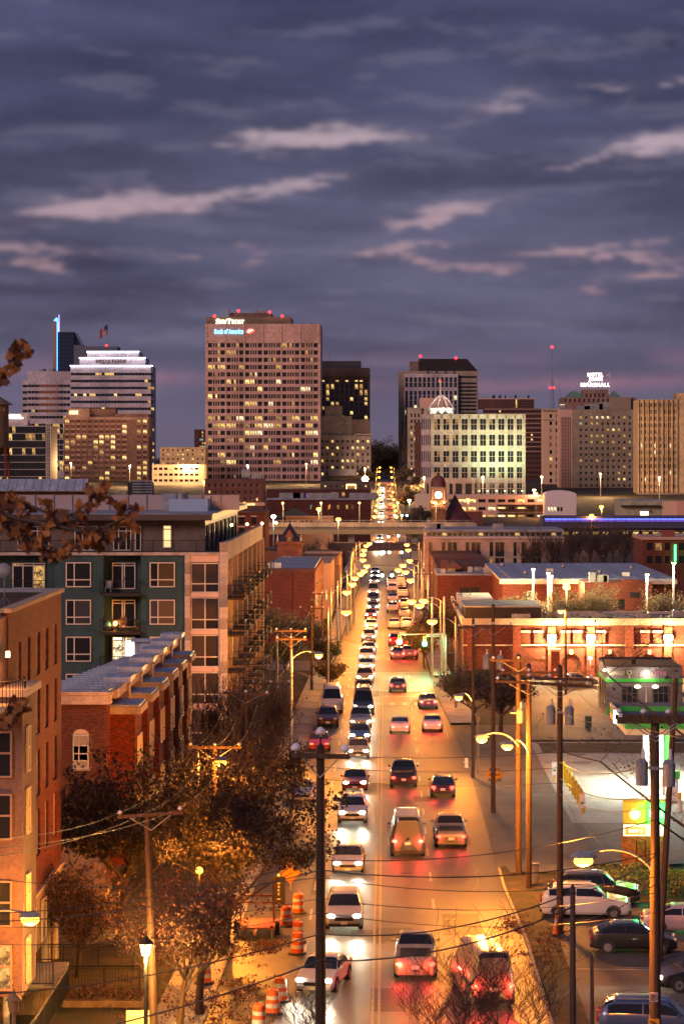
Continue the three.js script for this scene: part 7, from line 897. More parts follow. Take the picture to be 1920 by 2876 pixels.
[[1600, 520], [1650, 535], [1700, 525], [1745, 540], [1560, 468], [1490, 466], [1620, 560], [1720, 560]].forEach(([px, d], i) => tree('bare_tree', 'bare winter tree between the pink flats and the brick loft, ' + ORD[i] + ' of the grove', [X(px, d - (i === 4 || i === 5 ? 2 : 0)), 0, -(d - (i === 4 || i === 5 ? 2 : 0))], 70 + i, bare({ trunkH: 4.2, trunkR: 0.26, shrink: 0.72, spread: 0.75, levels: 4, kids: [8, 5, 4, 4], minR: 0.02 }), null, 'bare grove below the train shed'));
[[885, 560], [860, 520], [930, 545], [905, 470], [960, 500], [890, 440]].forEach(([px, d], i) => tree('bare_tree', 'bare tree beside the turret house, ' + ORD[i] + ' towards the street', [X(px, d), 0, -d], 90 + i, bare({ trunkH: 3.2, trunkR: 0.2, shrink: 0.7, spread: 0.8, levels: 4, kids: [7, 5, 4, 3], minR: 0.018 }), null, 'bare trees by the turret house'));
[[760, 316, 2.8], [830, 310, 2.6], [880, 312, 2.2], [905, 286, 1.8], [925, 262, 1.6], [800, 284, 2]].forEach(([px, d, h], i) => tree('street_tree', 'dim olive tree below the blank brick wall, ' + ORD[i] + ' from the flats', [X(px, d), 0.02, -d], 110 + i, leafy({ trunkH: h, shrink: 0.66, trunkR: 0.14 }), { n: 5200, size: 0.22, spread: 0.5, hues: OLIVE }, 'olive trees on the left'));
for (let k = 0; k < 9; k++) for (const s of [-1, 1]) { const d = 800 + k * 95; tree('hill_tree', 'dark tree lining the far hill street, ' + ORD[k] + (s < 0 ? ' on the left' : ' on the right'), [s * (9 + (k % 3) * 3.4), groundH(d), -d], 130 + k * 2 + (s > 0), leafy({ trunkH: 4, levels: 3, kids: [8, 5, 4], shrink: 0.72, trunkR: 0.25 }), { n: 2600, size: 0.7, spread: 0.9, hues: OLIVE }, 'trees on the far hill'); }
for (let k = 0; k < 14; k++) { const d = 1650 + (k % 3) * 40, px = 1044 + (k % 7) * 13; tree('hill_tree', 'dark tree closing the street vista between the towers, ' + ORD[k] + ' of the hilltop clump', [X(px, d), groundH(d), -d], 170 + k, leafy({ trunkH: 6 + (k % 4) * 2, levels: 3, kids: [8, 5, 4], shrink: 0.72, trunkR: 0.4 }), { n: 2600, size: 1.1, spread: 1.5, hues: OLIVE }, 'hilltop clump'); }
// far wooded ridge behind downtown
{ const r = rng(77), tips = []; for (let k = 0; k < 260; k++) tips.push(new THREE.Vector3((r() - 0.5) * 900, 14 + r() * 12 * (0.5 + r()), -2050 - r() * 120)); const g = new THREE.Group(); const im = leaves('far_woods', r, tips, 9000, 3.2, 5, OLIVE, scene); im.userData = { kind: 'stuff', label: 'distant dark woods low on the horizon behind the towers', category: 'trees' }; }
// bare tree off the right edge whose limbs reach in
tree('bare_tree', 'tall bare tree reaching in from the right edge over the shop', [X(2085, 100), 0, -100], 25, bare({ trunkH: 15.5, trunkR: 0.17, shrink: 0.42, spread: 1.2, follow: 0.12, up: 0.16, levels: 5, kids: [9, 5, 4, 3, 3], minR: 0.006, low: 1.6, leanX: -0.05 }), { n: 900, size: 0.12, spread: 0.3, hues: BROWN });
// bare shrubs on the slope in front
[[1300, 74, 1.75], [1420, 72, 2.1], [1210, 76, 1.2], [900, 82, 1.1], [1360, 68, 1.65], [1490, 70, 1.5]].forEach(([px, d, h], i) => tree('bare_shrub', 'bare twiggy shrub on the slope at the bottom edge, ' + ORD[i] + ' by size', [X(px, d), groundH(d), -d], 50 + i, bare({ cat: 'shrub', trunkH: 0.55 * h, trunkR: 0.05, shrink: 0.86, spread: 0.95, up: 0.12, follow: 0.35, wander: 0.62, levels: 5, kids: [6, 3, 3, 2, 2], minR: 0.0055, twigMat: std(L(0.05, 0.03, 0.025)) }), null, 'bare shrubs at the bottom edge'));
{ // foreground ginkgo with fan leaves
  const fan = (() => { const s = new THREE.Shape(); s.moveTo(0, -0.45); s.quadraticCurveTo(0.2, -0.1, 0.5, 0.16); s.quadraticCurveTo(0.28, 0.42, 0.04, 0.36); s.lineTo(0, 0.22); s.lineTo(-0.04, 0.36); s.quadraticCurveTo(-0.28, 0.42, -0.5, 0.16); s.quadraticCurveTo(-0.2, -0.1, 0, -0.45); return new THREE.ShapeGeometry(s, 4); })();
  const d = 18, g = thing('ginkgo_tree', 'near ginkgo branches with orange fan leaves at the left edge', 'tree', [0, 0, 0]), r = rng(8), V = (px, py, dd = d) => new THREE.Vector3(X(px, dd), Y(py, dd), -dd), segs = [], lf = [];
  const limb = (pts, r0, r1, twigs, len) => { const c = new THREE.CatmullRomCurve3(pts), n = 14; for (let k = 0; k < n; k++) segs.push([c.getPoint(k / n), c.getPoint((k + 1) / n), lerp(r0, r1, k / n), lerp(r0, r1, (k + 1) / n)]); for (let k = 0; k < twigs; k++) { const p = c.getPoint(0.2 + 0.8 * r()), q = p.clone().add(new THREE.Vector3((r() - 0.4) * len, (r() - 0.5) * len, (r() - 0.5) * len)); segs.push([p, q, 0.006, 0.003]); for (let j = 0; j < 5; j++) lf.push(p.clone().lerp(q, 0.3 + 0.7 * r()).add(new THREE.Vector3((r() - 0.5) * 0.09, (r() - 0.6) * 0.09, (r() - 0.5) * 0.09))); } };
  const root = V(-330, 1700), top = V(-330, 300); segs.push([new THREE.Vector3(root.x, groundH(18) - 0.3, root.z), top, 0.2, 0.12]);
  limb([V(-330, 1500), V(-60, 1440), V(120, 1470), V(260, 1490), V(380, 1440)], 0.03, 0.006, 30, 0.26); limb([V(-330, 1450), V(-40, 1400), V(80, 1420), V(190, 1450), V(280, 1380), V(300, 1360)], 0.02, 0.004, 14, 0.18); limb([V(-60, 1440), V(60, 1500), V(160, 1540), V(240, 1520)], 0.012, 0.004, 16, 0.2);
  limb([V(-330, 1150), V(-40, 1080), V(20, 1040), V(50, 990), V(66, 972)], 0.015, 0.003, 12, 0.12); limb([V(-330, 2080), V(-40, 2050), V(30, 2000), V(80, 1985)], 0.012, 0.003, 9, 0.14);
  part('branches', segMesh(segs), M.twig, g); const im = new THREE.InstancedMesh(fan, new THREE.MeshPhysicalMaterial({ color: L(1, 1, 1), roughness: 0.7, transmission: 0.35, thickness: 0, side: THREE.DoubleSide }), lf.length), m = new THREE.Matrix4(), q = new THREE.Quaternion(), e = new THREE.Euler(), c = new THREE.Color(); lf.forEach((p, i) => { const s = 0.05 + r() * 0.045; m.compose(p, q.setFromEuler(e.set((r() - 0.5) * 1.6, (r() - 0.5) * 2, r() * 6.3)), new THREE.Vector3(s, s, s)); im.setMatrixAt(i, m); const k = 0.6 + 0.7 * r(), dk = r() < 0.2; im.setColorAt(i, dk ? c.setRGB(0.10 * k, 0.032 * k, 0.014 * k) : c.setRGB(0.38 * k, 0.14 * k, 0.02 * k)); }); im.name = 'leaves'; im.userData.kind = 'stuff'; g.add(im);
}

// ---------------------------------------------------------------- poles, wires, signs, barrels
const poles = {};
function insulator(g, p, s = 1) { const q = part('insulator', new THREE.LatheGeometry([[0.02, 0], [0.03, 0.06], [0.11, 0.07], [0.13, 0.13], [0.09, 0.2], [0.04, 0.24], [0, 0.25]].map(([a, b]) => new THREE.Vector2(a * s, b * s)), 10), M.porcelain, g, p); return q; }
function transformer(g, p, h = 0.95, r = 0.26) { const t = part('transformer', cyl(r, r, h, 16), M.greyPaint, g, p); part('transformer_lid', cyl(r * 0.5, r * 1.05, 0.12, 16), M.greyPaint, t, [0, h / 2 + 0.06, 0]); part('bushing', cyl(0.05, 0.07, 0.34, 8), M.porcelain, t, [0.05, h / 2 + 0.28, 0]); part('bracket', bx(0.5, 0.08, 0.1), M.galv, t, [p[0] > 0 ? -r - 0.1 : r + 0.1, 0.2, 0]); return t; }
function utilityPole(id, label, px, d, topPy, o = {}) {
  const gy = groundH(d), top = Y(topPy, d), g = thing('utility_pole', label, 'utility pole', [X(px, d), gy - 0.3, -d], 0, 'wooden utility poles'), h = top - gy + 0.3, r = o.r || 0.16;
  part('pole', cyl(r * 0.8, r * 1.15, h, 12), o.mat || M.wood, g, [0, h / 2, 0], null, o.lean ? [0, 0, o.lean] : null); part('pole_cap', new THREE.ConeGeometry(r * 0.85, 0.14, 12), M.blackMetal, g, [0, h + 0.07, 0]);
  for (const [py, w, n = 3, tilt = 0] of o.arms || []) { const y = Y(py, d) - gy + 0.3, a = part('crossarm', bx(w, 0.14, 0.11), M.wood, g, [o.armX || 0, y, r + 0.05], null, [0, 0, tilt]); for (let k = 0; k < n; k++) insulator(a, [-w / 2 + 0.12 + k * (w - 0.24) / (n - 1), 0.07, 0], o.ins || 0.8); for (const s of [-1, 1]) part('arm_brace', beam([s * w * 0.32, -0.05, 0.02], [0, -0.65, 0.02], 0.02, 0.02, 4), M.galv, a); }
  for (const [py, side, n = 1, sc = 1] of o.trans || []) for (let k = 0; k < n; k++) transformer(g, [side * (r + 0.34 * sc + k * 0.7), Y(py, d) - gy + 0.3, 0.1], 0.95 * sc, 0.26 * sc);
  poles[id] = { x: X(px, d), d, at: (py, dx = 0) => [X(px, d) + dx, Y(py, d), -d + r] }; return g;
}
utilityPole('a', 'dark wooden pole in the middle foreground with white insulators', 900, 75, 2098, { r: 0.15, arms: [[2121, 1.72, 2, -0.02]], ins: 1.25, mat: std(L(0.11, 0.085, 0.065), { map: rep(woodMap, 0.9, 4), bumpMap: rep(woodMap, 0.9, 4), bumpScale: 0.01 }) });
{ const p = scene.getObjectByName('utility_pole'); const top = Y(2098, 75) - groundH(75) + 0.3; part('top_pin', cyl(0.03, 0.03, 0.36, 6), M.blackMetal, p, [0, top + 0.15, 0]); insulator(p, [0, top + 0.3, 0], 1.25); }
utilityPole('b', 'lamp lit wooden pole with plain crossarm beside the lantern', 424, 104, 2278, { r: 0.16, arms: [[2286, 2.75, 2, 0.07]], lean: 0.03 });
utilityPole('c', 'thick pole on the right with long crossarm and two transformers', 1838, 80, 2024, { r: 0.17, arms: [[2012, 2.6, 4, -0.01], [2024, 2.5, 2]], trans: [[2172, -1, 1, 0.78], [2175, 1, 1, 0.78]] });
utilityPole('d', 'short black pole stub among the bottom twigs', 1607, 70, 2494, { r: 0.09, mat: M.twig });
utilityPole('e', 'thin black pole just right of the pole stub', 1661, 70, 2690, { r: 0.06, mat: M.twig });
utilityPole('f', 'tall pole with three transformers left of the petrol station', 1571, 127, 1872, { r: 0.16, arms: [[1906, 3.4, 4, -0.02], [1922, 3.0, 3, -0.06]], trans: [[2010, -1, 1, 0.9], [2012, 1, 1, 0.9]] });
utilityPole('g', 'crossarmed pole between the work sign and the transformers', 1484, 141, 1868, { r: 0.16, arms: [[1889, 3.2, 3], [1917, 3.8, 3, -0.05]] });
utilityPole('h', 'sodium lit pole with grey transformer nearest the work sign', 1455, 146, 1842, { r: 0.17, arms: [[1854, 3.2, 3]], trans: [[2012, 0.2, 1, 0.8]] });
utilityPole('i', 'pole carrying two white transformers by the leafy tree', 1384, 171, 1700, { r: 0.15, arms: [[1757, 2.6, 3]], trans: [[1860, -1, 1, 0.95], [1862, 1, 1, 0.9]] });
utilityPole('j', 'slim pole with grey conduit right of the leafy tree', 1328, 190, 1740, { r: 0.13, arms: [[1762, 2.4, 3]] });
utilityPole('k', 'leaning bare pole behind the transformer pole at the right', 1872, 120, 1905, { r: 0.16, lean: -0.06 });
utilityPole('l', 'pole with double crossarm at the left kerb by the van', 817, 203, 1778, { r: 0.15, arms: [[1795, 2.5, 3], [1772, 2.6, 3]] });
utilityPole('m', 'dark pole rising from the bare thicket', 690, 168, 1944, { r: 0.15, arms: [[1948, 3.1, 3, -0.05]] });
utilityPole('n', 'pole with crossarm in the thicket beside the street lamp', 603, 130, 2094, { r: 0.15, arms: [[2098, 2.8, 3]] });
utilityPole('o', 'pole behind the thicket near the flats', 762, 186, 1915, { r: 0.14, arms: [[1920, 2.9, 3]] });
utilityPole('p', 'far pole beyond the left street lamp', 875, 262, 1706, { r: 0.14, arms: [[1709, 2.6, 3]], trans: [[1690, 1, 1, 0.8]] });
utilityPole('q', 'second far pole on the left pavement', 905, 300, 1668, { r: 0.14, arms: [[1668, 2.4, 3]], trans: [[1676, 1, 1, 0.8]] });
utilityPole('r', 'far pole on the right beside the bridge approach', 1189, 330, 1600, { r: 0.14, arms: [[1612, 2.4, 3]] });
const cable = std(L(0.035, 0.033, 0.032), { roughness: 0.5 }), cableLit = cable;
function wire(label, a, b, sag, r = 0.014, mat = cable) { const A = new THREE.Vector3(...a), B = new THREE.Vector3(...b), pts = []; for (let k = 0; k <= 12; k++) { const t = k / 12, p = A.clone().lerp(B, t); p.y -= sag * 4 * t * (1 - t); pts.push(p); } solo('overhead_wire', label, 'wire', new THREE.TubeGeometry(new THREE.CatmullRomCurve3(pts), 24, r, 4), mat, null, 'overhead wires'); }
const off = (px, py, d) => [X(px, d), Y(py, d), -d];
[[2694, 2890, 2585, 0.025], [2620, 2735, 2525, 0.02], [2441, 2530, 2395, 0.018], [2412, 2508, 2300, 0.014], [2462, 2400, 2460, 0.012], [2520, 2540, 2505, 0.01], [2560, 2590, 2560, 0.009]].forEach(([y, yl, yr, r], i) => { wire('overhead wire from the middle pole to the left edge, ' + ORD[i] + ' by weight', off(-80, yl + 60, 78), poles.a.at(y), 0.35, r); wire('overhead wire from the middle pole to the right poles, ' + ORD[i] + ' by weight', poles.a.at(y), i < 2 ? poles.d.at(yr - 40 + i * 20) : poles.c.at(yr), 0.45, r); });
[[2420, 2560], [2340, 2478]].forEach(([a, b], i) => wire('short thick wire between the pole stub and the right pole, ' + ORD[i] + ' from the top', poles.d.at(b + 30), poles.c.at(a + 60), 0.2, 0.018));
[[-1.08, 0], [1.0, 1], [0, 2]].forEach(([dx], i) => { wire('pale wire from the lamp lit pole to the left edge, ' + ORD[i] + ' of three', poles.b.at(2275, dx), off(-120, 2360 + i * 30, 60), 0.3, 0.012, cableLit); wire('pale wire from the lamp lit pole back to the thicket pole, ' + ORD[i] + ' of three', poles.b.at(2275, dx), poles.n.at(2094, dx), 0.5, 0.012, cableLit); wire('wire between the two thicket poles, ' + ORD[i] + ' of three', poles.n.at(2094, dx), poles.m.at(1944, dx), 0.8, 0.012, cableLit); wire('wire from the thicket pole to the kerb pole by the van, ' + ORD[i] + ' of three', poles.m.at(1944, dx), poles.l.at(1795, dx), 0.6, 0.012, cableLit); wire('wire along the left kerb beyond the van, ' + ORD[i] + ' of three', poles.l.at(1772, dx), poles.p.at(1706, dx), 0.6, 0.012); wire('far wire along the left kerb, ' + ORD[i] + ' of three', poles.p.at(1706, dx), poles.q.at(1668, dx), 0.4, 0.012); });
[[-1.2], [0.4], [1.2]].forEach(([dx], i) => { wire('wire between the transformer pole and the crossarmed pole, ' + ORD[i] + ' of three', poles.f.at(1904, dx), poles.g.at(1888, dx), 0.25, 0.012); wire('wire from the crossarmed pole on to the lamp pole, ' + ORD[i] + ' of three', poles.g.at(1888, dx), poles.h.at(1854, dx), 0.15, 0.012); wire('wire from the lamp pole to the white transformer pole, ' + ORD[i] + ' of three', poles.h.at(1854, dx), poles.i.at(1757, dx), 0.5, 0.012); wire('wire from the right crossarm to the transformer pole, ' + ORD[i] + ' of three', poles.c.at(2012, dx), poles.f.at(1906, dx), 0.9, 0.013); wire('wire from the right crossarm out of the frame, ' + ORD[i] + ' of three', poles.c.at(2012, dx), off(2150, 2080 + i * 20, 60), 0.3, 0.013); });
[[2075, 2140, 0.022], [2170, 2185, 0.018], [2200, 2228, 0.014]].forEach(([a, b, r], i) => { wire('sagging service cable across the petrol station, ' + ORD[i] + ' from the top', poles.c.at(a + 60), poles.f.at(b), 0.5, r); wire('telephone cable crossing the street from the right poles, ' + ORD[i] + ' from the top', poles.f.at(b - 30), [-13, Y(2090 + i * 30, 160), -165], 0.8, r * 0.8); });
wire('orange guy wire slanting from the transformer pole to the lot', poles.f.at(2200), off(1700, 2490, 112), 0.05, 0.012, cableLit); wire('second guy wire slanting across the white suv', poles.f.at(2230), off(1835, 2510, 90), 0.3, 0.012, cableLit); wire('cable from the van side pole across the street to the right', poles.l.at(1880), poles.j.at(1920), 1.2, 0.014, cableLit); wire('cable over the street at the far kerb poles', poles.p.at(1760), poles.j.at(1830), 1.0, 0.012);
// lamp on the right pole and others near the frame's edge
{ const d = 80, g = streetLamp('cobra head street lamp reaching left from the thick right pole', 1637, 2418, 80, X(1838, 80) - X(1637, 80), { noPole: true, power: 460 }); }
streetLamp('bright cobra head lamp over the lower left corner', 85, 2583, 98, -2.4, { power: 380, lens: 1.2 });
streetLamp('added street lamp on the slope just below the left of the picture', 620, 3000, 70, -2.0, { power: 620 });  // added lamp out of view, brightens the near road
function lantern(label, px, py, d, on) { const h = Y(py, d) - groundH(d), g = thing('lantern_post', label, 'street lamp', [X(px, d), groundH(d), -d], 0, 'lantern posts'), iron = on ? M.blackMetal : std(L(0.26, 0.17, 0.08)); part('post', cyl(0.07, 0.1, h, 10), iron, g, [0, h / 2, 0]); part('lantern_glass_lamp', new THREE.CylinderGeometry(0.26, 0.17, 0.46, 6), on ? emit(1, 0.62, 0.2, 26) : std(L(0.34, 0.22, 0.10), { roughness: 0.3 }), g, [0, h + 0.23, 0]); part('lantern_roof', new THREE.CylinderGeometry(0.05, 0.36, 0.32, 6), iron, g, [0, h + 0.62, 0]); part('finial', cyl(0.02, 0.05, 0.2, 6), iron, g, [0, h + 0.85, 0]); if (on) pointLamp([X(px, d), groundH(d) + h - 0.12, -d + 0.1], L(1, 0.5, 0.12), on, 0.2); }
lantern('lit lantern post beside the wooden pole at the lower left', 410, 2682, 102, 480); lantern('unlit copper lantern in the lower left corner', 39, 2842, 94, 0); lantern('black lantern post by the hydrant on the right pavement', 1342, 2026, 192, 0);
for (const [px, py, d, i] of [[640, 2321, 131, 0], [560, 2454, 117, 1]]) { const g = thing('path_lamp', ['small warm lamp glowing through the dark tree', 'small warm lamp low in the rusty tree'][i], 'lamp', [X(px, d), 0.05, -d]), h = Y(py, d); part('pole', cyl(0.05, 0.06, h, 8), M.blackMetal, g, [0, h / 2, 0]); part('lamp_globe', new THREE.SphereGeometry(0.17, 12, 8), sodiumGlow, g, [0, h + 0.1, 0]); pointLamp([X(px, d), h + 0.1, -d], sodium, i ? 300 : 620, 0.15); }
// traffic signals
function signal(label, px, py, d, mastPx, green) { const g = thing('traffic_signal', label, 'traffic signal', [X(mastPx, d), 0, -d], 0, 'traffic signals'), y = Y(py, d), dx = X(px, d) - X(mastPx, d); part('mast', cyl(0.1, 0.14, y + 0.9, 8), M.galv, g, [0, (y + 0.9) / 2, 0]); part('mast_arm', beam([0, y + 0.75, 0], [dx, y + 0.75, 0], 0.07, 0.05), M.galv, g); const h = part('housing', bx(0.34, 1.0, 0.26), yellowPaint, g, [dx, y + 0.2, 0.05]); for (let k = 0; k < 3; k++) { part(k === 2 && green ? 'signal_lamp' : 'dark_lens', new THREE.SphereGeometry(k === 2 && green ? 0.3 : 0.12, 12, 8), k === 2 && green ? emit(0.06, 1, 0.55, 10) : M.rubber, h, [0, 0.3 - k * 0.31, 0.13]); part('visor', new THREE.CylinderGeometry(0.14, 0.14, 0.16, 10, 1, true, -1.6, 3.2).rotateX(Math.PI / 2), M.rubber, h, [0, 0.3 - k * 0.31, 0.2]); } if (green) pointLamp([X(px, d), y - 0.1, -d + 0.6], L(0.06, 1, 0.5), 90, 0.15); }
signal('traffic signal showing green over the right lanes', 1192, 1805, 283, 1252, true); signal('second green traffic signal over the street', 1121, 1800, 284, 1240, true); signal('yellow traffic signal seen from behind on the left corner', 796, 1806, 250, 778, false); signal('dark signal head hanging over the left lane', 950, 1815, 286, 900, false);
for (const [px, py, d, n] of [[1118, 1505, 640, 0], [1090, 1507, 640, 1], [1127, 1568, 540, 2], [1093, 1568, 540, 3], [1077, 1567, 540, 4], [1109, 1448, 700, 5], [1128, 1448, 700, 6], [1142, 1448, 700, 7], [1073, 1622, 430, 8], [1100, 1622, 430, 9]]) { const g = thing('traffic_signal', 'distant green white traffic light over the street, ' + ORD[n] + ' of the far ones', 'traffic signal', [X(px, d), 0, -d], 0, 'far traffic lights'); const y = Math.max(4.6, Y(py, d)); part('hanger', cyl(0.04, 0.04, 1.2, 6), M.galv, g, [0, y + 1.1, 0]); part('housing', bx(0.34, 1, 0.24), M.blackMetal, g, [0, y + 0.3, 0]); part('signal_lamp', new THREE.SphereGeometry(0.26, 10, 8), emit(0.5, 1, 0.8, 22), g, [0, y, 0.14]); part('span_wire', beam([-9 - X(px, d), y + 1.7, 0], [9 - X(px, d), y + 1.7, 0], 0.03), M.blackMetal, g); }
// works barrels
const barrelParts = [[0, 0.10, 0.345, 0], [0.10, 0.20, 0.33, 1], [0.30, 0.18, 0.315, 2], [0.48, 0.18, 0.30, 1], [0.66, 0.16, 0.285, 2], [0.82, 0.20, 0.275, 1]];
function barrel(label, px, py, d = GD(py)) { const g = thing('traffic_barrel', label, 'traffic barrel', [X(px, d), 0.004 + (px < 600 ? 0.12 : 0), -d], px * 0.37, 'orange and white works barrels'); part('rubber_base', cyl(0.42, 0.48, 0.1, 18), M.rubber, g, [0, 0.05, 0]); for (const [y, h, r, k] of barrelParts.slice(1)) part(k === 2 ? 'white_band' : 'orange_band', cyl(r - 0.012, r, h - 0.006, 20), k === 2 ? M.reflective : M.orangePlastic, g, [0, y + h / 2, 0]); part('top_lip', cyl(0.24, 0.27, 0.05, 20), M.orangePlastic, g, [0, 1.04, 0]); part('handle', new THREE.TorusGeometry(0.1, 0.025, 6, 12, Math.PI), M.orangePlastic, g, [0, 1.06, 0]); }
[['cone topped pale orange works barrel farthest up the lane', 838, 2566], ['red orange works barrel beside the trailer', 805, 2602], ['works barrel directly behind the middle one', 836, 2648], ['middle works barrel by the dashed lane line', 835, 2680], ['works barrel right of the two near ones', 787, 2813], ['works barrel left of the pair near the bottom', 766, 2848], ['yellowish works barrel cut by the bottom edge', 728, 2893], ['lone works barrel on the pavement behind the trees', 574, 2770]].forEach(([l, x, y]) => barrel(l, x, y));
{ // orange trailer frame
  const d = 127, g = thing('sign_trailer', 'orange utility trailer frame with two wheels at the left kerb', 'trailer', [X(722, d), 0.002, -d]), o = std(L(0.42, 0.09, 0.02), { roughness: 0.5, map: rep(mottle, 1) }); part('deck', bx(1.9, 0.1, 2.6), o, g, [0, 0.5, 0]); for (const s of [-1, 1]) { part('upright', bx(0.09, 2.4, 0.09), o, g, [s * 0.85, 1.6, -0.3]); const w = part('wheel', tyreGeo, M.rubber, g, [s * 1.05, 0.33, 0.2]); part('rim', rimGeo, M.steel, w); part('fender', bx(0.3, 0.05, 0.9), o, g, [s * 1.05, 0.72, 0.2]); part('jack', cyl(0.03, 0.03, 0.55, 6), M.galv, g, [s * 0.8, 0.27, 1.25]); } part('crossbar', bx(1.7, 0.09, 0.09), o, g, [0, 1.9, -0.3]); part('crossbar', bx(1.7, 0.07, 0.07), o, g, [0, 1.55, -0.3]); part('drawbar', bx(0.1, 0.1, 1.4), o, g, [0, 0.45, 1.9]); part('tail_light', bx(0.14, 0.1, 0.04), tailOff, g, [0.8, 0.6, 1.32]);
}
{ const d = 134, g = thing('banner_sign', 'tall dark banner board with white upright letters on the pavement', 'sign', [X(783, d), 0.002, -d]); part('board', bx(0.68, 1.5, 0.05), std(L(0.018, 0.012, 0.01)), g, [0, 1.0, 0]); part('foot', cyl(0.5, 0.55, 0.08, 16), M.rubber, g, [0, 0.04, 0]); part('stem', bx(0.08, 0.3, 0.05), M.blackMetal, g, [0, 0.18, 0]); 'WARD'.split('').forEach((c, k) => part('painted_letters', words(c, 0.13, 0.01), M.whitePaint, g, [0, 1.42 - k * 0.2, 0.03])); part('painted_line', bx(0.2, 0.04, 0.01), M.whitePaint, g, [0, 0.55, 0.03]); part('signal_lamp', new THREE.SphereGeometry(0.07, 8, 6), sodiumGlow, g, [0, 1.82, 0.02]); }
function diamond(label, px, py, size, d, lines, post) { const g = thing('road_sign', label, 'sign', [X(px, d), 0.005, -d]), y = Y(py, d), w = size * d / F / Math.SQRT2; part('post', cyl(0.05, 0.05, y - 0.2, 8), post, g, [0, (y - 0.2) / 2, -0.06]); part('sign_panel', bx(w, w, 0.03), std(L(0.80, 0.34, 0.02), { roughness: 0.4 }), g, [0, y, 0], null, [0, 0, Math.PI / 4]); part('sign_border', merge([0, 1, 2, 3].map((k) => at(bx(w * 0.9, 0.025, 0.01), 0, w * 0.45, 0.02, 0, 0, 0).applyMatrix4(new THREE.Matrix4().makeRotationZ(k * Math.PI / 2 + Math.PI / 4)))), M.rubber, g, [0, y, 0]); lines.forEach((t, k) => part('sign_letters', words(t, 0.2, 0.01), M.rubber, g, [0, y + (lines.length - 1) * 0.17 - k * 0.34, 0.03])); return g; }
{ const g = diamond('orange diamond ROAD WORK AHEAD sign on the right pavement', 1388, 2176, 53, 172, ['ROAD', 'WORK', 'AHEAD'], M.wood); part('route_plate', bx(0.32, 0.32, 0.03), M.whitePaint, g, [0, Y(2210, 172), 0.02]); part('sign_letters', words('P', 0.2, 0.01), M.rubber, g, [0, Y(2210, 172), 0.04]); }
diamond('yellow diamond sign behind the dark banner', 815, 2452, 62, 140, [], M.galv);
{ const d = 79, g = thing('parking_sign', 'small no parking sign nailed to the thick right pole', 'sign', [X(1834, d), Y(2800, d), -d + 0.02]); part('panel', bx(0.26, 0.3, 0.02), M.whitePaint, g); part('painted_letters', words('P', 0.13, 0.01), std(L(0.03, 0.02, 0.02)), g, [0, 0, 0.015]); part('ring', new THREE.TorusGeometry(0.1, 0.014, 6, 20), std(L(0.4, 0.02, 0.02)), g, [0, 0, 0.02]); part('bar', bx(0.19, 0.02, 0.01), std(L(0.4, 0.02, 0.02)), g, [0, 0, 0.03], null, [0, 0, -0.8]); const h = thing('arrow_sign', 'orange arrow sign below the no parking sign', 'sign', [X(1834, d), Y(2872, d), -d + 0.02]); part('panel', bx(0.36, 0.24, 0.02), std(L(0.8, 0.34, 0.03)), h); part('painted_arrow', bx(0.2, 0.05, 0.01), M.rubber, h, [0, 0, 0.015], null, [0, 0, -0.5]); }
{ const d = 196, g = thing('fire_hydrant', 'pale fire hydrant on the right pavement below the street lamp', 'hydrant', [X(1309, d), 0.02, -d]); part('barrel', cyl(0.12, 0.15, 0.65, 12), M.whitePaint, g, [0, 0.33, 0]); part('bonnet', new THREE.SphereGeometry(0.14, 12, 8, 0, 6.284, 0, 1.571), M.whitePaint, g, [0, 0.65, 0]); part('outlet', cyl(0.06, 0.06, 0.4, 8).clone().rotateZ(Math.PI / 2), M.whitePaint, g, [0, 0.45, 0]); part('flange', cyl(0.19, 0.19, 0.05, 12), M.whitePaint, g, [0, 0.03, 0]); }
{ const d = 142, g = thing('utility_cabinet', 'pale graffitied utility cabinet beside the crossarmed pole', 'cabinet', [X(1500, d), 0.05, -d]); part('box', bx(0.44, 1.05, 0.4), std(L(0.44, 0.38, 0.3), { map: rep(mottle, 1) }), g, [0, 0.55, 0]); part('door', bx(0.38, 0.9, 0.02), std(L(0.46, 0.4, 0.32)), g, [0, 0.56, 0.21]); part('lid', bx(0.5, 0.06, 0.46), M.galv, g, [0, 1.1, 0]); part('base', bx(0.5, 0.06, 0.5), M.concrete, g, [0, 0.03, 0]); }
{ const d = 126.5, g = thing('traffic_post', 'slim orange and white marker post at the foot of the transformer pole', 'post', [X(1560, d), 0.05, -d]); part('tube', cyl(0.06, 0.16, 0.55, 12), M.orangePlastic, g, [0, 0.3, 0]); part('white_band', cyl(0.055, 0.075, 0.22, 12), M.reflective, g, [0, 0.68, 0]); part('tip', cyl(0.045, 0.055, 0.2, 12), M.orangePlastic, g, [0, 0.89, 0]); part('base', cyl(0.2, 0.22, 0.05, 14), M.rubber, g, [0, 0.03, 0]); }
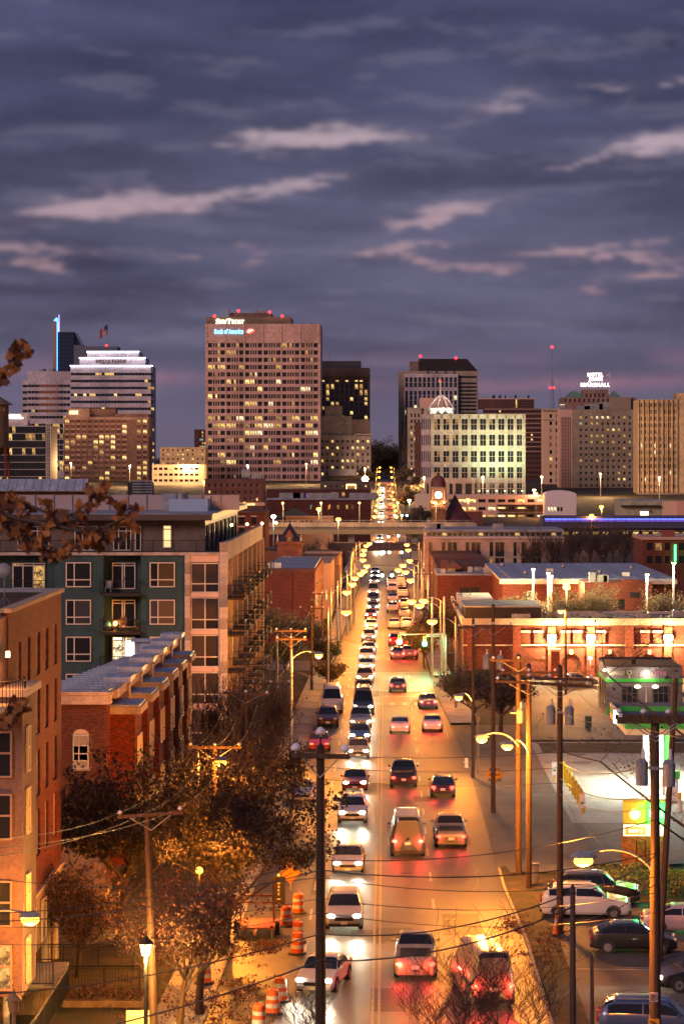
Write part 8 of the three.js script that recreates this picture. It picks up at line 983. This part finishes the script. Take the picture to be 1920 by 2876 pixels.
{ const d = 104, g = thing('info_sign', 'pale yellow sign board at the foot of the lit lantern', 'sign', [X(392, d), 0.03, -d]); part('board', bx(1.1, 0.75, 0.06), std(L(0.66, 0.56, 0.24)), g, [0, 0.75, 0]); part('board_trim', bx(1.1, 0.05, 0.08), M.whitePaint, g, [0, 0.95, 0]); for (const x of [-0.45, 0.45]) part('leg', bx(0.07, 0.5, 0.07), M.wood, g, [x, 0.25, 0]); }
// fallen leaves in drifts
{ const r = rng(61), tips = []; for (const [px, py, s] of [[690, 2680, 1.2], [700, 2800, 1.6], [640, 2860, 1.8], [1450, 2600, 1.0], [1500, 2690, 1.6], [560, 2800, 2.2], [440, 2820, 2.5], [760, 2660, 0.8], [1540, 2640, 1.4]]) for (let k = 0; k < 60; k++) { const d = GD(py) + (r() + r() - 1) * s * 3, x = X(px, GD(py)) + (r() + r() - 1) * s; tips.push(new THREE.Vector3(x, 0.1, -d)); } const im = leaves('fallen_leaves', r, tips, 9000, 0.1, 0.35, RUST, scene), m = new THREE.Matrix4(); for (let i = 0; i < im.count; i++) { im.getMatrixAt(i, m); m.elements[13] = 0.03 + 0.11 * r() + (m.elements[12] < -7.6 ? 0.1 : 0); im.setMatrixAt(i, m); } im.userData = { kind: 'stuff', label: 'drifts of fallen brown leaves along the kerbs', category: 'leaves' }; }
{ const r = rng(62), tips = []; for (let k = 0; k < 700; k++) tips.push(new THREE.Vector3(X(1640, 140) + r() * 9, 0.1, -(138 + r() * 8))); const im = leaves('ground_cover', r, tips, 9000, 0.16, 0.3, [[0.05, 0.10, 0.02], [0.08, 0.11, 0.03], [0.12, 0.09, 0.03]], scene), m = new THREE.Matrix4(); for (let i = 0; i < im.count; i++) { im.getMatrixAt(i, m); m.elements[13] = 0.05 + 0.7 * r() * Math.max(0.2, Math.sin((m.elements[12] - X(1640, 140)) * 0.5)); im.setMatrixAt(i, m); } im.userData = { kind: 'stuff', label: 'green ground cover on the bank below the price sign', category: 'plants' }; }

renderer.render(scene, camera);
